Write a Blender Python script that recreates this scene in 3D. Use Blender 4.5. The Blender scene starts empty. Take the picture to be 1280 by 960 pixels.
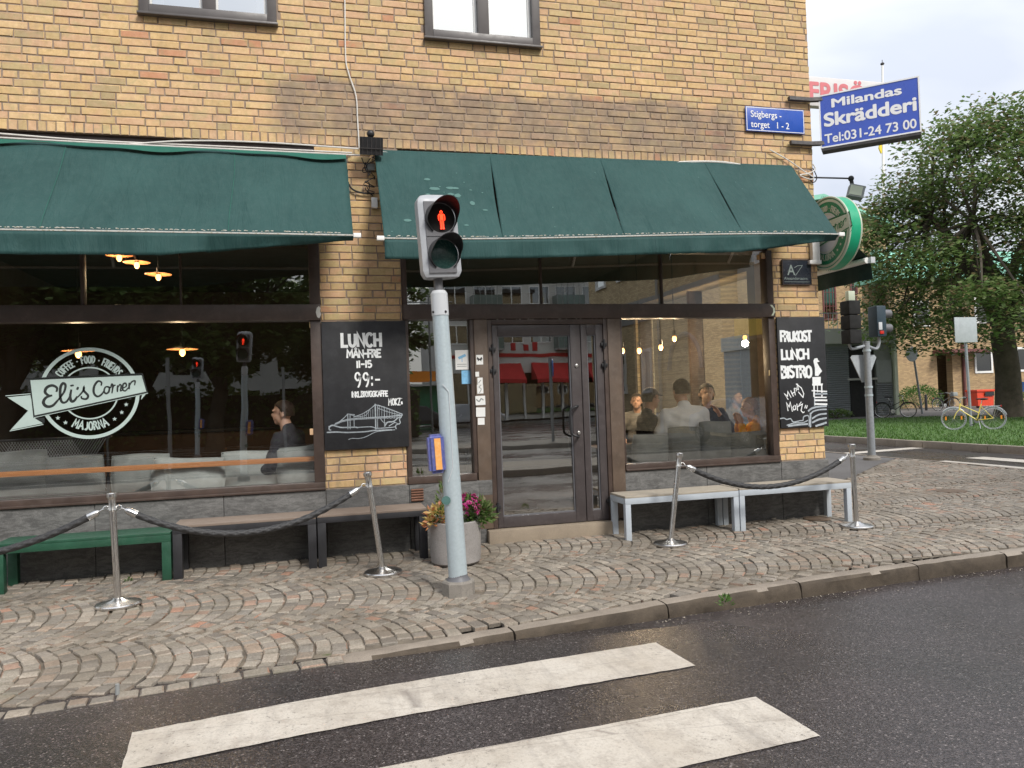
import bpy, bmesh, math, random
import numpy as np
from mathutils import Vector, Matrix, noise
random.seed(7)
S = bpy.context.scene
COL = S.collection
R = math.radians
PI = math.pi

# ------------------------------------------------------------------ camera
F_PX = 961.0
CAM = Vector((0.0, -7.6, 1.5))
_y, _p, _r = R(14.7348), R(1.16559), R(-1.98289)
_f = Vector((math.sin(_y)*math.cos(_p), math.cos(_y)*math.cos(_p), math.sin(_p)))
_rt = Vector((math.cos(_y), -math.sin(_y), 0)); _up = _rt.cross(_f)
RT = math.cos(_r)*_rt + math.sin(_r)*_up
UP = -math.sin(_r)*_rt + math.cos(_r)*_up
cam = bpy.data.cameras.new('camera'); camo = bpy.data.objects.new('camera', cam); COL.objects.link(camo)
m = Matrix((RT, UP, -_f)).transposed().to_4x4(); m.translation = CAM
camo.matrix_world = m
cam.sensor_width = 36; cam.lens = 36*F_PX/1280; cam.clip_start = 0.05; cam.clip_end = 3000
S.camera = camo

def ray(px, py): return RT*((px-640)/F_PX) - UP*((py-480)/F_PX) + _f
def at(px, py, Y=0.0):
    d = ray(px, py); return CAM + d*((Y-CAM.y)/d.y)
def gnd(px, py, z=0.0):
    d = ray(px, py); return CAM + d*((z-CAM.z)/d.z)
def to_px(P):
    q = Vector(P)-CAM; w = q.dot(_f)
    return (640+F_PX*q.dot(RT)/w, 480-F_PX*q.dot(UP)/w, w)

# ------------------------------------------------------------------ light
W = bpy.data.worlds.new('World'); S.world = W; W.use_nodes = True
nt = W.node_tree; nt.nodes.clear()
SUN_EL, SUN_AZ = R(43), R(160)     # azimuth clockwise from +Y: behind the camera, a little to the right
out = nt.nodes.new('ShaderNodeOutputWorld'); bg = nt.nodes.new('ShaderNodeBackground')
sky = nt.nodes.new('ShaderNodeTexSky'); sky.sky_type = 'NISHITA'; sky.sun_disc = False
sky.sun_elevation = SUN_EL; sky.sun_rotation = SUN_AZ; sky.dust_density = 3; sky.air_density = 1
tc = nt.nodes.new('ShaderNodeTexCoord')
sep = nt.nodes.new('ShaderNodeSeparateXYZ'); nt.links.new(tc.outputs['Generated'], sep.inputs[0])
# cloud sheet: coordinates flattened towards the horizon as a real layer is
mz = nt.nodes.new('ShaderNodeMath'); mz.operation = 'MAXIMUM'; nt.links.new(sep.outputs[2], mz.inputs[0]); mz.inputs[1].default_value = 0.0
az = nt.nodes.new('ShaderNodeMath'); az.operation = 'ADD'; nt.links.new(mz.outputs[0], az.inputs[0]); az.inputs[1].default_value = 0.35
dv = nt.nodes.new('ShaderNodeVectorMath'); dv.operation = 'DIVIDE'; nt.links.new(tc.outputs['Generated'], dv.inputs[0])
cz = nt.nodes.new('ShaderNodeCombineXYZ')
for i in range(3): nt.links.new(az.outputs[0], cz.inputs[i])
nt.links.new(cz.outputs[0], dv.inputs[1])
n1 = nt.nodes.new('ShaderNodeTexNoise'); n1.inputs['Scale'].default_value = 1.5; n1.inputs['Detail'].default_value = 5; n1.inputs['Roughness'].default_value = 0.5
n1.inputs['Distortion'].default_value = 0.4
nt.links.new(dv.outputs[0], n1.inputs['Vector'])
rmp = nt.nodes.new('ShaderNodeValToRGB'); nt.links.new(n1.outputs['Fac'], rmp.inputs[0])
rmp.color_ramp.elements[0].position = 0.38; rmp.color_ramp.elements[0].color = (5.0, 5.3, 6.0, 1)
rmp.color_ramp.elements[1].position = 0.58; rmp.color_ramp.elements[1].color = (7.0, 7.1, 7.2, 1)
elv = nt.nodes.new('ShaderNodeMath'); elv.operation = 'MULTIPLY_ADD'; nt.links.new(mz.outputs[0], elv.inputs[0])
elv.inputs[1].default_value = 0.72; elv.inputs[2].default_value = 0.56
sc_ = nt.nodes.new('ShaderNodeVectorMath'); sc_.operation = 'SCALE'; nt.links.new(rmp.outputs[0], sc_.inputs[0]); nt.links.new(elv.outputs[0], sc_.inputs['Scale'])
mx = nt.nodes.new('ShaderNodeMix'); mx.data_type = 'RGBA'; mx.inputs[0].default_value = 0.88
nt.links.new(sky.outputs[0], mx.inputs[6]); nt.links.new(sc_.outputs[0], mx.inputs[7])
nt.links.new(mx.outputs[2], bg.inputs[0]); bg.inputs[1].default_value = 0.13
nt.links.new(bg.outputs[0], out.inputs[0])
sl = bpy.data.lights.new('sun', 'SUN'); sl.energy = 1.9; sl.angle = R(14); sl.color = (1.0, 0.96, 0.90)
so = bpy.data.objects.new('sun', sl); COL.objects.link(so)
so.rotation_euler = Vector((-math.sin(SUN_AZ)*math.cos(SUN_EL), -math.cos(SUN_AZ)*math.cos(SUN_EL), -math.sin(SUN_EL))).to_track_quat('-Z', 'Y').to_euler()
S.view_settings.view_transform = 'Standard'; S.view_settings.look = 'None'
S.view_settings.exposure = 0.74; S.view_settings.gamma = 1
S.cycles.max_bounces = 8; S.cycles.transparent_max_bounces = 24; S.cycles.glossy_bounces = 4
S.cycles.use_denoising = True
S.cycles.sample_clamp_indirect = 6

# ------------------------------------------------------------------ material helpers
class NT:
    def __init__(s, name):
        s.m = bpy.data.materials.new(name); s.m.use_nodes = True; s.t = s.m.node_tree; s.n = s.t.nodes
        s.b = s.n['Principled BSDF']; s.o = s.n['Material Output']
    def new(s, ty, **kw):
        n = s.n.new('ShaderNode'+ty)
        for k, v in kw.items(): setattr(n, k, v)
        return n
    def link(s, a, b): s.t.links.new(a, b)
    def val(s, sock, v):
        if hasattr(v, 'links'): s.link(v, sock)
        else: sock.default_value = v
    def coord(s, kind='Object', scale=None):
        if kind == 'World': o = s.new('NewGeometry').outputs['Position']
        else: o = s.new('TexCoord').outputs[kind]
        if scale is not None:
            mp = s.new('Mapping'); s.link(o, mp.inputs[0])
            mp.inputs['Scale'].default_value = scale if hasattr(scale, '__len__') else (scale,)*3
            o = mp.outputs[0]
        return o
    def noise(s, vec, scale, detail=4, rough=.55, dist=0):
        n = s.new('TexNoise'); s.link(vec, n.inputs['Vector']); n.inputs['Scale'].default_value = scale
        n.inputs['Detail'].default_value = detail; n.inputs['Roughness'].default_value = rough; n.inputs['Distortion'].default_value = dist
        return n.outputs['Fac']
    def vor(s, vec, scale, out='Distance', feature='F1'):
        n = s.new('TexVoronoi', feature=feature); s.link(vec, n.inputs['Vector']); n.inputs['Scale'].default_value = scale
        return n.outputs[out]
    def wave(s, vec, scale, dist=0, dirn='X', dsc=1):
        n = s.new('TexWave', bands_direction=dirn); s.link(vec, n.inputs['Vector']); n.inputs['Scale'].default_value = scale
        n.inputs['Distortion'].default_value = dist; n.inputs['Detail Scale'].default_value = dsc
        return n.outputs['Fac']
    def ramp(s, fac, stops, interp='LINEAR'):
        n = s.new('ValToRGB'); s.link(fac, n.inputs[0]); cr = n.color_ramp; cr.interpolation = interp
        while len(cr.elements) < len(stops): cr.elements.new(.5)
        for e, (p, c) in zip(cr.elements, stops):
            e.position = p; e.color = (c, c, c, 1) if not hasattr(c, '__len__') else (*c, 1)
        return n.outputs[0]
    def mix(s, fac, a, b, mode='MIX'):
        n = s.new('Mix', data_type='RGBA', blend_type=mode); s.val(n.inputs[0], fac)
        for k, v in ((6, a), (7, b)):
            if hasattr(v, 'links'): s.link(v, n.inputs[k])
            else: n.inputs[k].default_value = (*v, 1)
        return n.outputs[2]
    def math(s, op, a, b=0, c=None):
        n = s.new('Math', operation=op); s.val(n.inputs[0], a); s.val(n.inputs[1], b)
        if c is not None: s.val(n.inputs[2], c)
        return n.outputs[0]
    def bump(s, h, strength=.3, dist=.01, prev=None):
        n = s.new('Bump'); s.link(h, n.inputs['Height']); n.inputs['Strength'].default_value = strength; n.inputs['Distance'].default_value = dist
        if prev is not None: s.link(prev, n.inputs['Normal'])
        return n.outputs[0]
    def fin(s, color=None, rough=None, metal=None, normal=None, **kw):
        if color is not None:
            if hasattr(color, 'links'): s.link(color, s.b.inputs['Base Color'])
            else: s.b.inputs['Base Color'].default_value = (*color, 1)
        if rough is not None: s.val(s.b.inputs['Roughness'], rough)
        if metal is not None: s.val(s.b.inputs['Metallic'], metal)
        if normal is not None: s.link(normal, s.b.inputs['Normal'])
        for k, v in kw.items():
            sock = s.b.inputs[k.replace('_', ' ')]
            if hasattr(v, '__len__') and not hasattr(v, 'links') and len(v) == 3: v = (*v, 1)
            s.val(sock, v)
        return s.m
    def tint(s):   # one number per object and per loose piece of a joined mesh
        a = s.new('ObjectInfo').outputs['Random']; b = s.new('NewGeometry').outputs['Random Per Island']
        return s.math('FRACT', s.math('ADD', a, s.math('MULTIPLY', b, 7.31)))

M = {}
def paint(name, c, rough=.5, var=.12, scale=6, metal=0, bump=.08, dirt=None, bscale=60, kind='Object', **kw):
    k = NT(name); v = k.coord(kind)
    n = k.noise(v, scale, 6, .6)
    col = k.mix(k.ramp(n, [(.3, 0), (.7, 1)]), tuple(x*(1-var) for x in c), tuple(min(1, x*(1+var)) for x in c))
    if dirt:
        d = k.ramp(k.noise(v, scale*2.3, 8, .7), [(.5, 0), (.72, 1)])
        col = k.mix(k.math('MULTIPLY', d, dirt[1]), col, dirt[0])
    r = k.ramp(k.noise(v, scale*3, 4), [(.3, max(0, rough-.08)), (.7, min(1, rough+.1))])
    M[name] = k.fin(col, r, metal, k.bump(k.noise(v, bscale, 4), bump, .004), **kw)
    return M[name]

# brick ---------------------------------------------------------------
def brick_mat():
    k = NT('yellow_brick'); w = k.coord('World'); t = k.tint()
    base = k.ramp(t, [(0, (.65, .45, .225)), (.12, (.70, .49, .245)), (.24, (.58, .43, .225)), (.36, (.71, .475, .26)),
                      (.46, (.65, .425, .26)), (.56, (.73, .52, .28)), (.66, (.60, .455, .24)), (.74, (.67, .44, .27)),
                      (.83, (.72, .50, .275)), (.92, (.46, .355, .20)), (.965, (.58, .29, .17)), (.99, (.40, .29, .175))], 'CONSTANT')
    n1 = k.noise(w, 22, 6, .65)
    col = k.mix(k.ramp(n1, [(.35, 0), (.7, 1)]), base, k.mix(1, base, (.80, .76, .68), 'MULTIPLY'))
    blot = k.ramp(k.noise(w, 9, 3), [(.58, 0), (.68, 1)])
    col = k.mix(k.math('MULTIPLY', blot, .35), col, (.33, .25, .12))
    col = k.mix(k.math('MULTIPLY', k.ramp(k.noise(w, 6.3, 5, .7), [(.50, 0), (.62, 1)]), .45), col, (.60, .36, .23))
    col = k.mix(k.math('MULTIPLY', k.ramp(k.noise(w, 5.1, 6, .7, .6), [(.52, 0), (.64, 1)]), .5), col, (.44, .37, .19))
    pit = k.ramp(k.noise(w, 130, 3, .6), [(.64, 0), (.73, 1)])
    col = k.mix(k.math('MULTIPLY', pit, .65), col, (.10, .065, .04))
    col = k.mix(k.ramp(k.noise(k.coord('World', (1, 1, .55)), .8, 6, .65), [(.38, .0), (.70, .2)]), col, (.38, .29, .19))
    run = k.ramp(k.noise(k.coord('World', (7, 1, .35)), 1.0, 6, .7), [(.56, 0), (.74, .35)]); col = k.mix(run, col, (.27, .21, .155))
    # soot: a band over the entrance, as on the wall
    sp = k.new('SeparateXYZ'); k.link(w, sp.inputs[0]); x, z = sp.outputs[0], sp.outputs[2]
    edge = k.math('MULTIPLY', k.math('SUBTRACT', k.noise(w, 1.6, 5, .6), .5), 1.5)
    zz = k.math('ADD', z, k.math('MULTIPLY', edge, .28))
    mx = k.math('MULTIPLY', k.ramp(k.math('ADD', k.math('MULTIPLY', x, .1), .5), [(.465, 0), (.485, 1), (.965, 1), (.985, 0)]),
                k.ramp(k.math('MULTIPLY', zz, .1), [(.398, 0), (.415, .9), (.462, 1), (.470, 0)]))
    mx = k.math('MULTIPLY', mx, k.ramp(k.noise(w, 3.3, 6, .7), [(.30, .35), (.55, 1)]))
    soot = k.mix(.84, col, k.mix(k.ramp(k.noise(w, 14, 5), [(.3, 0), (.7, 1)]), (.17, .125, .10), (.29, .225, .175)))
    col = k.mix(mx, col, soot)
    nb = k.bump(n1, .5, .004, k.bump(k.noise(w, 160, 4, .7), .45, .002))
    M['brick'] = k.fin(col, .88, 0, nb, Specular_IOR_Level=.25)
    k = NT('mortar'); w = k.coord('World')
    col = k.ramp(k.noise(w, 12, 6, .6), [(.3, (.235, .18, .145)), (.7, (.34, .27, .215))])
    M['mortar'] = k.fin(col, .95, 0, k.bump(k.noise(w, 200, 3), .5, .002), Specular_IOR_Level=.2)
brick_mat()

def cobble_mat():
    k = NT('granite_sett'); w = k.coord('World'); t = k.tint()
    base = k.ramp(t, [(0, (.265, .24, .205)), (.14, (.32, .29, .25)), (.28, (.23, .21, .185)), (.4, (.36, .32, .275)),
                      (.52, (.27, .228, .19)), (.62, (.24, .222, .20)), (.72, (.32, .255, .205)), (.8, (.19, .17, .15)),
                      (.88, (.30, .27, .24)), (.95, (.34, .235, .185)), (.985, (.38, .215, .155))], 'CONSTANT')
    g = k.noise(w, 75, 6, .85)
    col = k.mix(k.ramp(g, [(.35, 0), (.68, 1)]), k.mix(1, base, (.55, .53, .49), 'MULTIPLY'), k.mix(1, base, (1.35, 1.32, 1.27), 'MULTIPLY'))
    d = k.ramp(k.noise(w, .9, 7, .7), [(.42, 0), (.62, 1)])
    col = k.mix(k.math('MULTIPLY', d, .6), col, (.15, .125, .095))
    ms = k.ramp(k.noise(w, 2.0, 6, .7), [(.60, 0), (.72, 1)])
    col = k.mix(k.math('MULTIPLY', ms, .35), col, (.12, .12, .055))
    r = k.ramp(k.noise(w, 1.3, 4), [(.35, .62), (.65, .85)])
    nb = k.bump(g, .8, .004, k.bump(k.noise(w, 30, 4), .6, .008))
    M['sett'] = k.fin(col, r, 0, nb, Specular_IOR_Level=.4)
    k = NT('joint_sand'); w = k.coord('World')
    col = k.ramp(k.noise(w, 5, 6, .7), [(.3, (.085, .07, .055)), (.5, (.15, .125, .095)), (.62, (.19, .16, .12)), (.7, (.10, .11, .05))])
    M['joint'] = k.fin(col, .9, 0, k.bump(k.noise(w, 150, 3), .6, .004))
cobble_mat()

def asphalt_mat():
    k = NT('wet_asphalt'); w = k.coord('World')
    big = k.noise(w, .55, 5, .6)
    grain = k.vor(w, 125, 'Color'); gs = k.new('SeparateXYZ'); k.link(grain, gs.inputs[0])
    col = k.ramp(gs.outputs[0], [(0, (.022, .0195, .019)), (.4, (.038, .033, .032)), (.7, (.053, .047, .046)), (.90, (.075, .068, .064)), (.975, (.15, .138, .13))], 'CONSTANT')
    pt = k.ramp(k.noise(w, .5, 5, .6, .6), [(.35, 0), (.7, 1)])
    col = k.mix(pt, col, k.mix(1, col, (1.5, 1.4, 1.45), 'MULTIPLY'))
    r = k.ramp(big, [(.36, .17), (.6, .36)])
    nb = k.bump(k.vor(w, 125), .45, .003, k.bump(k.noise(w, 45, 3), .3, .006))
    M['asphalt'] = k.fin(col, r, 0, nb, Specular_IOR_Level=.55)
    k = NT('dry_asphalt'); w = k.coord('World')
    col = k.ramp(k.noise(w, 60, 5, .8), [(.35, (.085, .08, .078)), (.7, (.15, .14, .135))])
    col = k.mix(k.ramp(k.noise(w, .8, 5), [(.4, 0), (.6, .6)]), col, (.075, .068, .064))
    M['asphalt2'] = k.fin(col, .7, 0, k.bump(k.noise(w, 120, 3), .4, .004))
    k = NT('road_paint'); w = k.coord('World')
    c = k.ramp(k.noise(w, 1.6, 5, .65), [(.3, (.42, .375, .315)), (.6, (.54, .50, .44))])
    c = k.mix(k.ramp(k.noise(w, 70, 4, .8), [(.50, 0), (.64, .5)]), c, (.30, .26, .21)); c = k.mix(k.ramp(k.noise(w, 9, 6, .75), [(.48, 0), (.68, .55)]), c, (.27, .235, .20)); tr_ = k.ramp(k.noise(k.coord('World', (5.5, .5, 1)), 1.0, 5, .7, .3), [(.52, 0), (.72, .5)]); c = k.mix(tr_, c, (.20, .18, .165))
    sm = k.ramp(k.noise(k.coord('World', (1.2, 14, 1)), 3.0, 4, .6), [(.62, 0), (.72, .35)])
    c = k.mix(sm, c, (.27, .24, .24))
    cr = k.ramp(k.vor(k.coord('World', (.22, 2.1, 1)), 1.0, 'Distance', 'DISTANCE_TO_EDGE'), [(0, 1), (.004, 0)])
    c = k.mix(k.math('MULTIPLY', cr, .55), c, (.12, .10, .09))
    chip = k.ramp(k.noise(w, 30, 8, .85), [(.565, 0), (.61, 1)]); big_ = k.ramp(k.noise(w, 1.4, 4, .6), [(.40, .25), (.60, 1.2)])
    c = k.mix(k.math('MULTIPLY', chip, k.math('MULTIPLY', big_, .75)), c, (.06, .052, .047))
    M['road_paint'] = k.fin(c, .6, 0, k.bump(k.noise(w, 110, 4), .5, .003))
asphalt_mat()

def granite(name, a, b, rough=.6, sc=1, speck=.5, kind='World', streak=0):
    k = NT(name); w = k.coord(kind)
    c = k.ramp(k.noise(w, 3*sc, 6, .7, .4), [(.3, a), (.7, b)])
    c = k.mix(k.ramp(k.noise(w, 160*sc, 4, .8), [(.45, 0), (.65, speck)]), c, tuple(min(1, x*1.7) for x in b))
    c = k.mix(k.ramp(k.noise(w, 110*sc, 4, .8), [(.56, 0), (.66, .6)]), c, tuple(x*.45 for x in a))
    if streak:
        s = k.ramp(k.noise(k.coord(kind, (2.5, 2.5, 9)), 3, 6, .7, 1.0), [(.42, 0), (.6, streak)])
        c = k.mix(s, c, tuple(x*.5 for x in a))
    M[name] = k.fin(c, rough, 0, k.bump(k.noise(w, 45*sc, 5, .7), .5, .004), Specular_IOR_Level=.4)
granite('plinth_granite', (.085, .083, .080), (.165, .162, .155), .55, 1, .35, streak=.6)
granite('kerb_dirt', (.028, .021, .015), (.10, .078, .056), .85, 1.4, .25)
granite('kerb_granite', (.17, .142, .115), (.27, .232, .19), .75, 1, .3)
granite('step_granite', (.20, .16, .12), (.30, .245, .18), .7, 1, .3)
granite('concrete', (.17, .155, .135), (.27, .245, .215), .85, .7, .15, 'Object')
granite('planter_concrete', (.20, .185, .175), (.32, .30, .285), .8, .6, .12, 'Object')

paint('frame_brown', (.060, .040, .032), .42, .25, 5, 0, .1, ((.13, .10, .085), .3))
paint('post_brown', (.105, .073, .052), .5, .2, 5, 0, .15, ((.19, .15, .12), .35))
paint('door_brown', (.058, .048, .048), .38, .12, 5, 0, .06, ((.14, .12, .115), .3))
paint('window_grey', (.085, .075, .072), .4, .1, 5)
paint('white_plastic', (.78, .77, .74), .45, .06, 8)
paint('sticker_white', (.74, .74, .72), .4, .05, 8)
paint('sticker_blue', (.20, .45, .68), .4, .2, 30)
paint('black_metal', (.018, .018, .020), .45, .2, 8)
paint('black_rubber', (.02, .02, .021), .7, .2, 8)
paint('grey_cushion', (.27, .285, .275), .95, .16, 9, 0, .5, None, 140)
paint('light_cushion', (.36, .38, .365), .95, .14, 9, 0, .5, None, 140)
paint('galvanised', (.43, .50, .53), .45, .07, 45, .25, .05)
paint('zinc', (.28, .30, .32), .5, .14, 20, .3, .06)
paint('signal_grey', (.36, .375, .40), .42, .06, 6, 0, .05)
paint('signal_inner', (.12, .12, .13), .5, .08, 6)
paint('signal_blue', (.018, .038, .055), .5, .1, 6)
paint('button_blue', (.085, .10, .30), .45, .15, 20, 0, .1, ((.35, .32, .35), .5))
paint('button_orange', (.80, .36, .09), .5, .12, 20, 0, .05, ((.85, .55, .30), .5))
paint('green_bench', (.014, .068, .038), .45, .2, 5, 0, .1, ((.05, .13, .08), .4))
paint('black_bench', (.022, .022, .025), .5, .2, 6, 0, .08)
paint('grey_bench', (.42, .46, .50), .45, .06, 6, 0, .05)
paint('chalk_black', (.013, .0135, .016), .6, .35, 4, 0, .1, ((.045, .045, .05), .35))
paint('chalk_white', (.78, .80, .80), .8, .08, 60, 0, .1)
paint('chalk_grey', (.36, .40, .43), .8, .25, 60, 0, .1)
paint('street_blue', (.022, .085, .42), .35, .08, 5)
paint('sign_blue', (.050, .105, .50), .3, .05, 3)
paint('sign_white', (.84, .84, .84), .35, .03, 5)
paint('sign_side', (.52, .54, .56), .4, .06, 5)
paint('iron', (.05, .045, .045), .6, .3, 10)
paint('plaque', (.020, .024, .035), .25, .15, 5)
paint('plaque_line', (.24, .29, .28), .4, .1, 20)
paint('decal', (.43, .53, .50), .55, .05, 8)
paint('decal_dark', (.018, .022, .021), .5, .1, 8)
paint('decal_back', (.033, .038, .036), .5, .3, 6)
paint('frisor_white', (.62, .60, .60), .5, .05, 5)
paint('frisor_red', (.62, .17, .19), .5, .08, 5)
paint('green_neon', (.012, .33, .17), .35, .08, 5)
paint('green_dark', (.008, .17, .07), .4, .12, 5)
paint('sign_cream', (.50, .55, .43), .4, .06, 5)
paint('cable_white', (.66, .64, .60), .5, .1, 20, 0, 0)
paint('red_plastic', (.62, .055, .02), .4, .12, 8)
paint('bike_yellow', (.68, .55, .12), .35, .08, 8)
paint('chrome', (.55, .55, .55), .25, .05, 8, .9, .02)
paint('orange_reflector', (.80, .26, .02), .3, .05, 5)
paint('tail_red', (.5, .02, .02), .3, .05, 5)
paint('cage_grey', (.24, .25, .25), .6, .1, 4)
paint('cabinet_grey', (.25, .27, .265), .6, .06, 4)
paint('dark_void', (.012, .012, .012), .9, .2, 3)
paint('white_frame', (.72, .72, .70), .5, .05, 6)
paint('copper_green', (.22, .50, .38), .7, .15, 1.2)
paint('maroon', (.13, .045, .04), .6, .15, 4)
paint('plaster_white', (.56, .55, .52), .8, .08, .5, 0, .05, ((.42, .40, .37), .3))
paint('plaster_grey', (.36, .36, .34), .8, .1, .5)
paint('balcony_glass', (.13, .18, .165), .2, .2, .8)
paint('red_canvas', (.42, .022, .022), .85, .12, 2)
paint('yellow_panel', (.70, .48, .02), .6, .1, 2)
paint('green_panel', (.04, .20, .10), .6, .1, 2)
paint('roof_dark', (.06, .055, .055), .7, .1, 2)
paint('car_black', (.02, .021, .024), .18, .1, 1)
paint('car_silver', (.34, .35, .37), .22, .08, 1, .5)
paint('car_white', (.62, .63, .64), .25, .05, 1)
paint('tyre', (.018, .018, .018), .85, .2, 10)
paint('bark', (.075, .060, .045), .95, .35, 4, 0, .9, ((.05, .07, .03), .4), 30)
paint('inner_wall', (.05, .042, .036), .85, .2, 1.2)
paint('inner_floor', (.09, .065, .045), .6, .2, 3)
paint('inner_ceiling', (.05, .047, .045), .9, .1, 2)
paint('wood_dark', (.10, .06, .035), .55, .25, 4)
paint('skin', (.60, .36, .26), .55, .06, 14)
paint('skin_pale', (.64, .42, .32), .55, .06, 14)
paint('hair_brown', (.040, .021, .012), .7, .3, 90, 0, .5)
paint('hair_dark', (.018, .013, .010), .7, .3, 90, 0, .5)
paint('hair_blond', (.46, .28, .13), .7, .3, 90, 0, .5)
paint('shirt_white', (.86, .89, .93), .9, .04, 12, 0, .2)
paint('shirt_orange', (.92, .46, .05), .9, .08, 12, 0, .2)
paint('shirt_dark', (.035, .034, .042), .9, .15, 12, 0, .2)
paint('shirt_grey', (.20, .20, .20), .9, .15, 12, 0, .2)
paint('trousers', (.045, .05, .07), .9, .15, 12, 0, .2)
paint('cap_grey', (.16, .15, .15), .9, .15, 12, 0, .2)
paint('manhole', (.13, .09, .06), .75, .3, 12, 0, .4)
paint('litter', (.46, .41, .33), .8, .15, 30)
paint('vent_rust', (.20, .10, .065), .75, .25, 15)
paint('yellow_cloth', (.75, .58, .05), .8, .1, 5)
paint('blue_sign', (.05, .16, .5), .5, .05, 5)

def awn_mat():
    k = NT('green_canvas'); w = k.coord('World')
    # sun-bleached, greener near the wall where the fold protects the cloth
    sp = k.new('SeparateXYZ'); k.link(w, sp.inputs[0])
    c = k.ramp(k.noise(w, 1.4, 6, .6), [(.3, (.014, .052, .050)), (.7, (.024, .074, .070))])
    top = k.ramp(k.math('SUBTRACT', sp.outputs[2], k.math('MULTIPLY', k.noise(k.coord('World', (2.2, 1, .3)), 1.2, 3), .10)), [(0, 0), (1, 0)])
    st = k.ramp(k.noise(k.coord('World', (9, 9, .7)), 2.0, 5, .7), [(.42, 0), (.7, .35)])
    c = k.mix(st, c, (.042, .090, .086))
    c = k.mix(k.ramp(k.noise(w, 55, 4, .7), [(.64, 0), (.74, .2)]), c, (.07, .14, .125))
    wv = k.bump(k.wave(w, 900, 0), .1, .001)
    fold = k.bump(k.noise(k.coord('World', (3.2, 1, .55)), 1.6, 5, .6, .8), .55, .06, wv)
    M['canvas'] = k.fin(c, .72, 0, k.bump(k.noise(w, 8, 5, .6), .35, .012, fold), Specular_IOR_Level=.3)
    k = NT('lichen_bar'); w = k.coord('World')
    c = k.mix(k.ramp(k.noise(w, 60, 5, .8), [(.5, 0), (.6, 1)]), (.55, .54, .50), (.28, .25, .13))
    M['lichen'] = k.fin(c, .7)
    paint('stain_pale', (.075, .165, .15), .8, .1, 30)
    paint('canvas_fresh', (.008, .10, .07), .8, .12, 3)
    paint('canvas_dark', (.010, .030, .026), .8, .2, 3)
awn_mat()

def glass_mat():
    def g(name, tint, base, boost, rough=0.0, wob=0):
        k = NT(name); k.n.remove(k.b)
        tr = k.new('BsdfTransparent'); tr.inputs[0].default_value = (*tint, 1)
        gl = k.new('BsdfGlossy'); gl.inputs['Roughness'].default_value = rough; gl.inputs[0].default_value = (.97, 1, .99, 1)
        if wob:
            nb = k.bump(k.noise(k.coord('World'), 1.1, 2), wob, .02); k.link(nb, gl.inputs['Normal'])
        fr = k.new('Fresnel'); fr.inputs[0].default_value = 1.5
        fac = k.math('MINIMUM', k.math('MULTIPLY_ADD', fr.outputs[0], boost, base), .95)
        ms = k.new('MixShader'); k.link(fac, ms.inputs[0]); k.link(tr.outputs[0], ms.inputs[1]); k.link(gl.outputs[0], ms.inputs[2])
        k.link(ms.outputs[0], k.o.inputs[0]); M[name] = k.m
    g('shop_glass', (.97, .985, .98), .125, 2.1, 0, .05)
    g('door_glass', (.95, .975, .965), .20, 2.4, 0, .05)
    g('upper_glass', (.86, .90, .90), .52, 2.5, 0, .1)
    g('dark_glass', (.06, .065, .065), .03, 1.6)
    g('car_glass', (.25, .28, .28), .10, 2.0)
    g('sealed_glass', (.10, .11, .11), .14, 2.6, 0, .1)
glass_mat()
def emis(name, c, s):
    k = NT(name); k.fin((0.0, 0.0, 0.0), .5, Emission_Color=c, Emission_Strength=s); M[name] = k.m
emis('red_led', (1, .040, .012), 3.2)
emis('red_led_soft', (1, .03, .01), .35)
emis('bulb', (1, .42, .10), 6)
emis('bulb_small', (1, .75, .4), 6)
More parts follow.
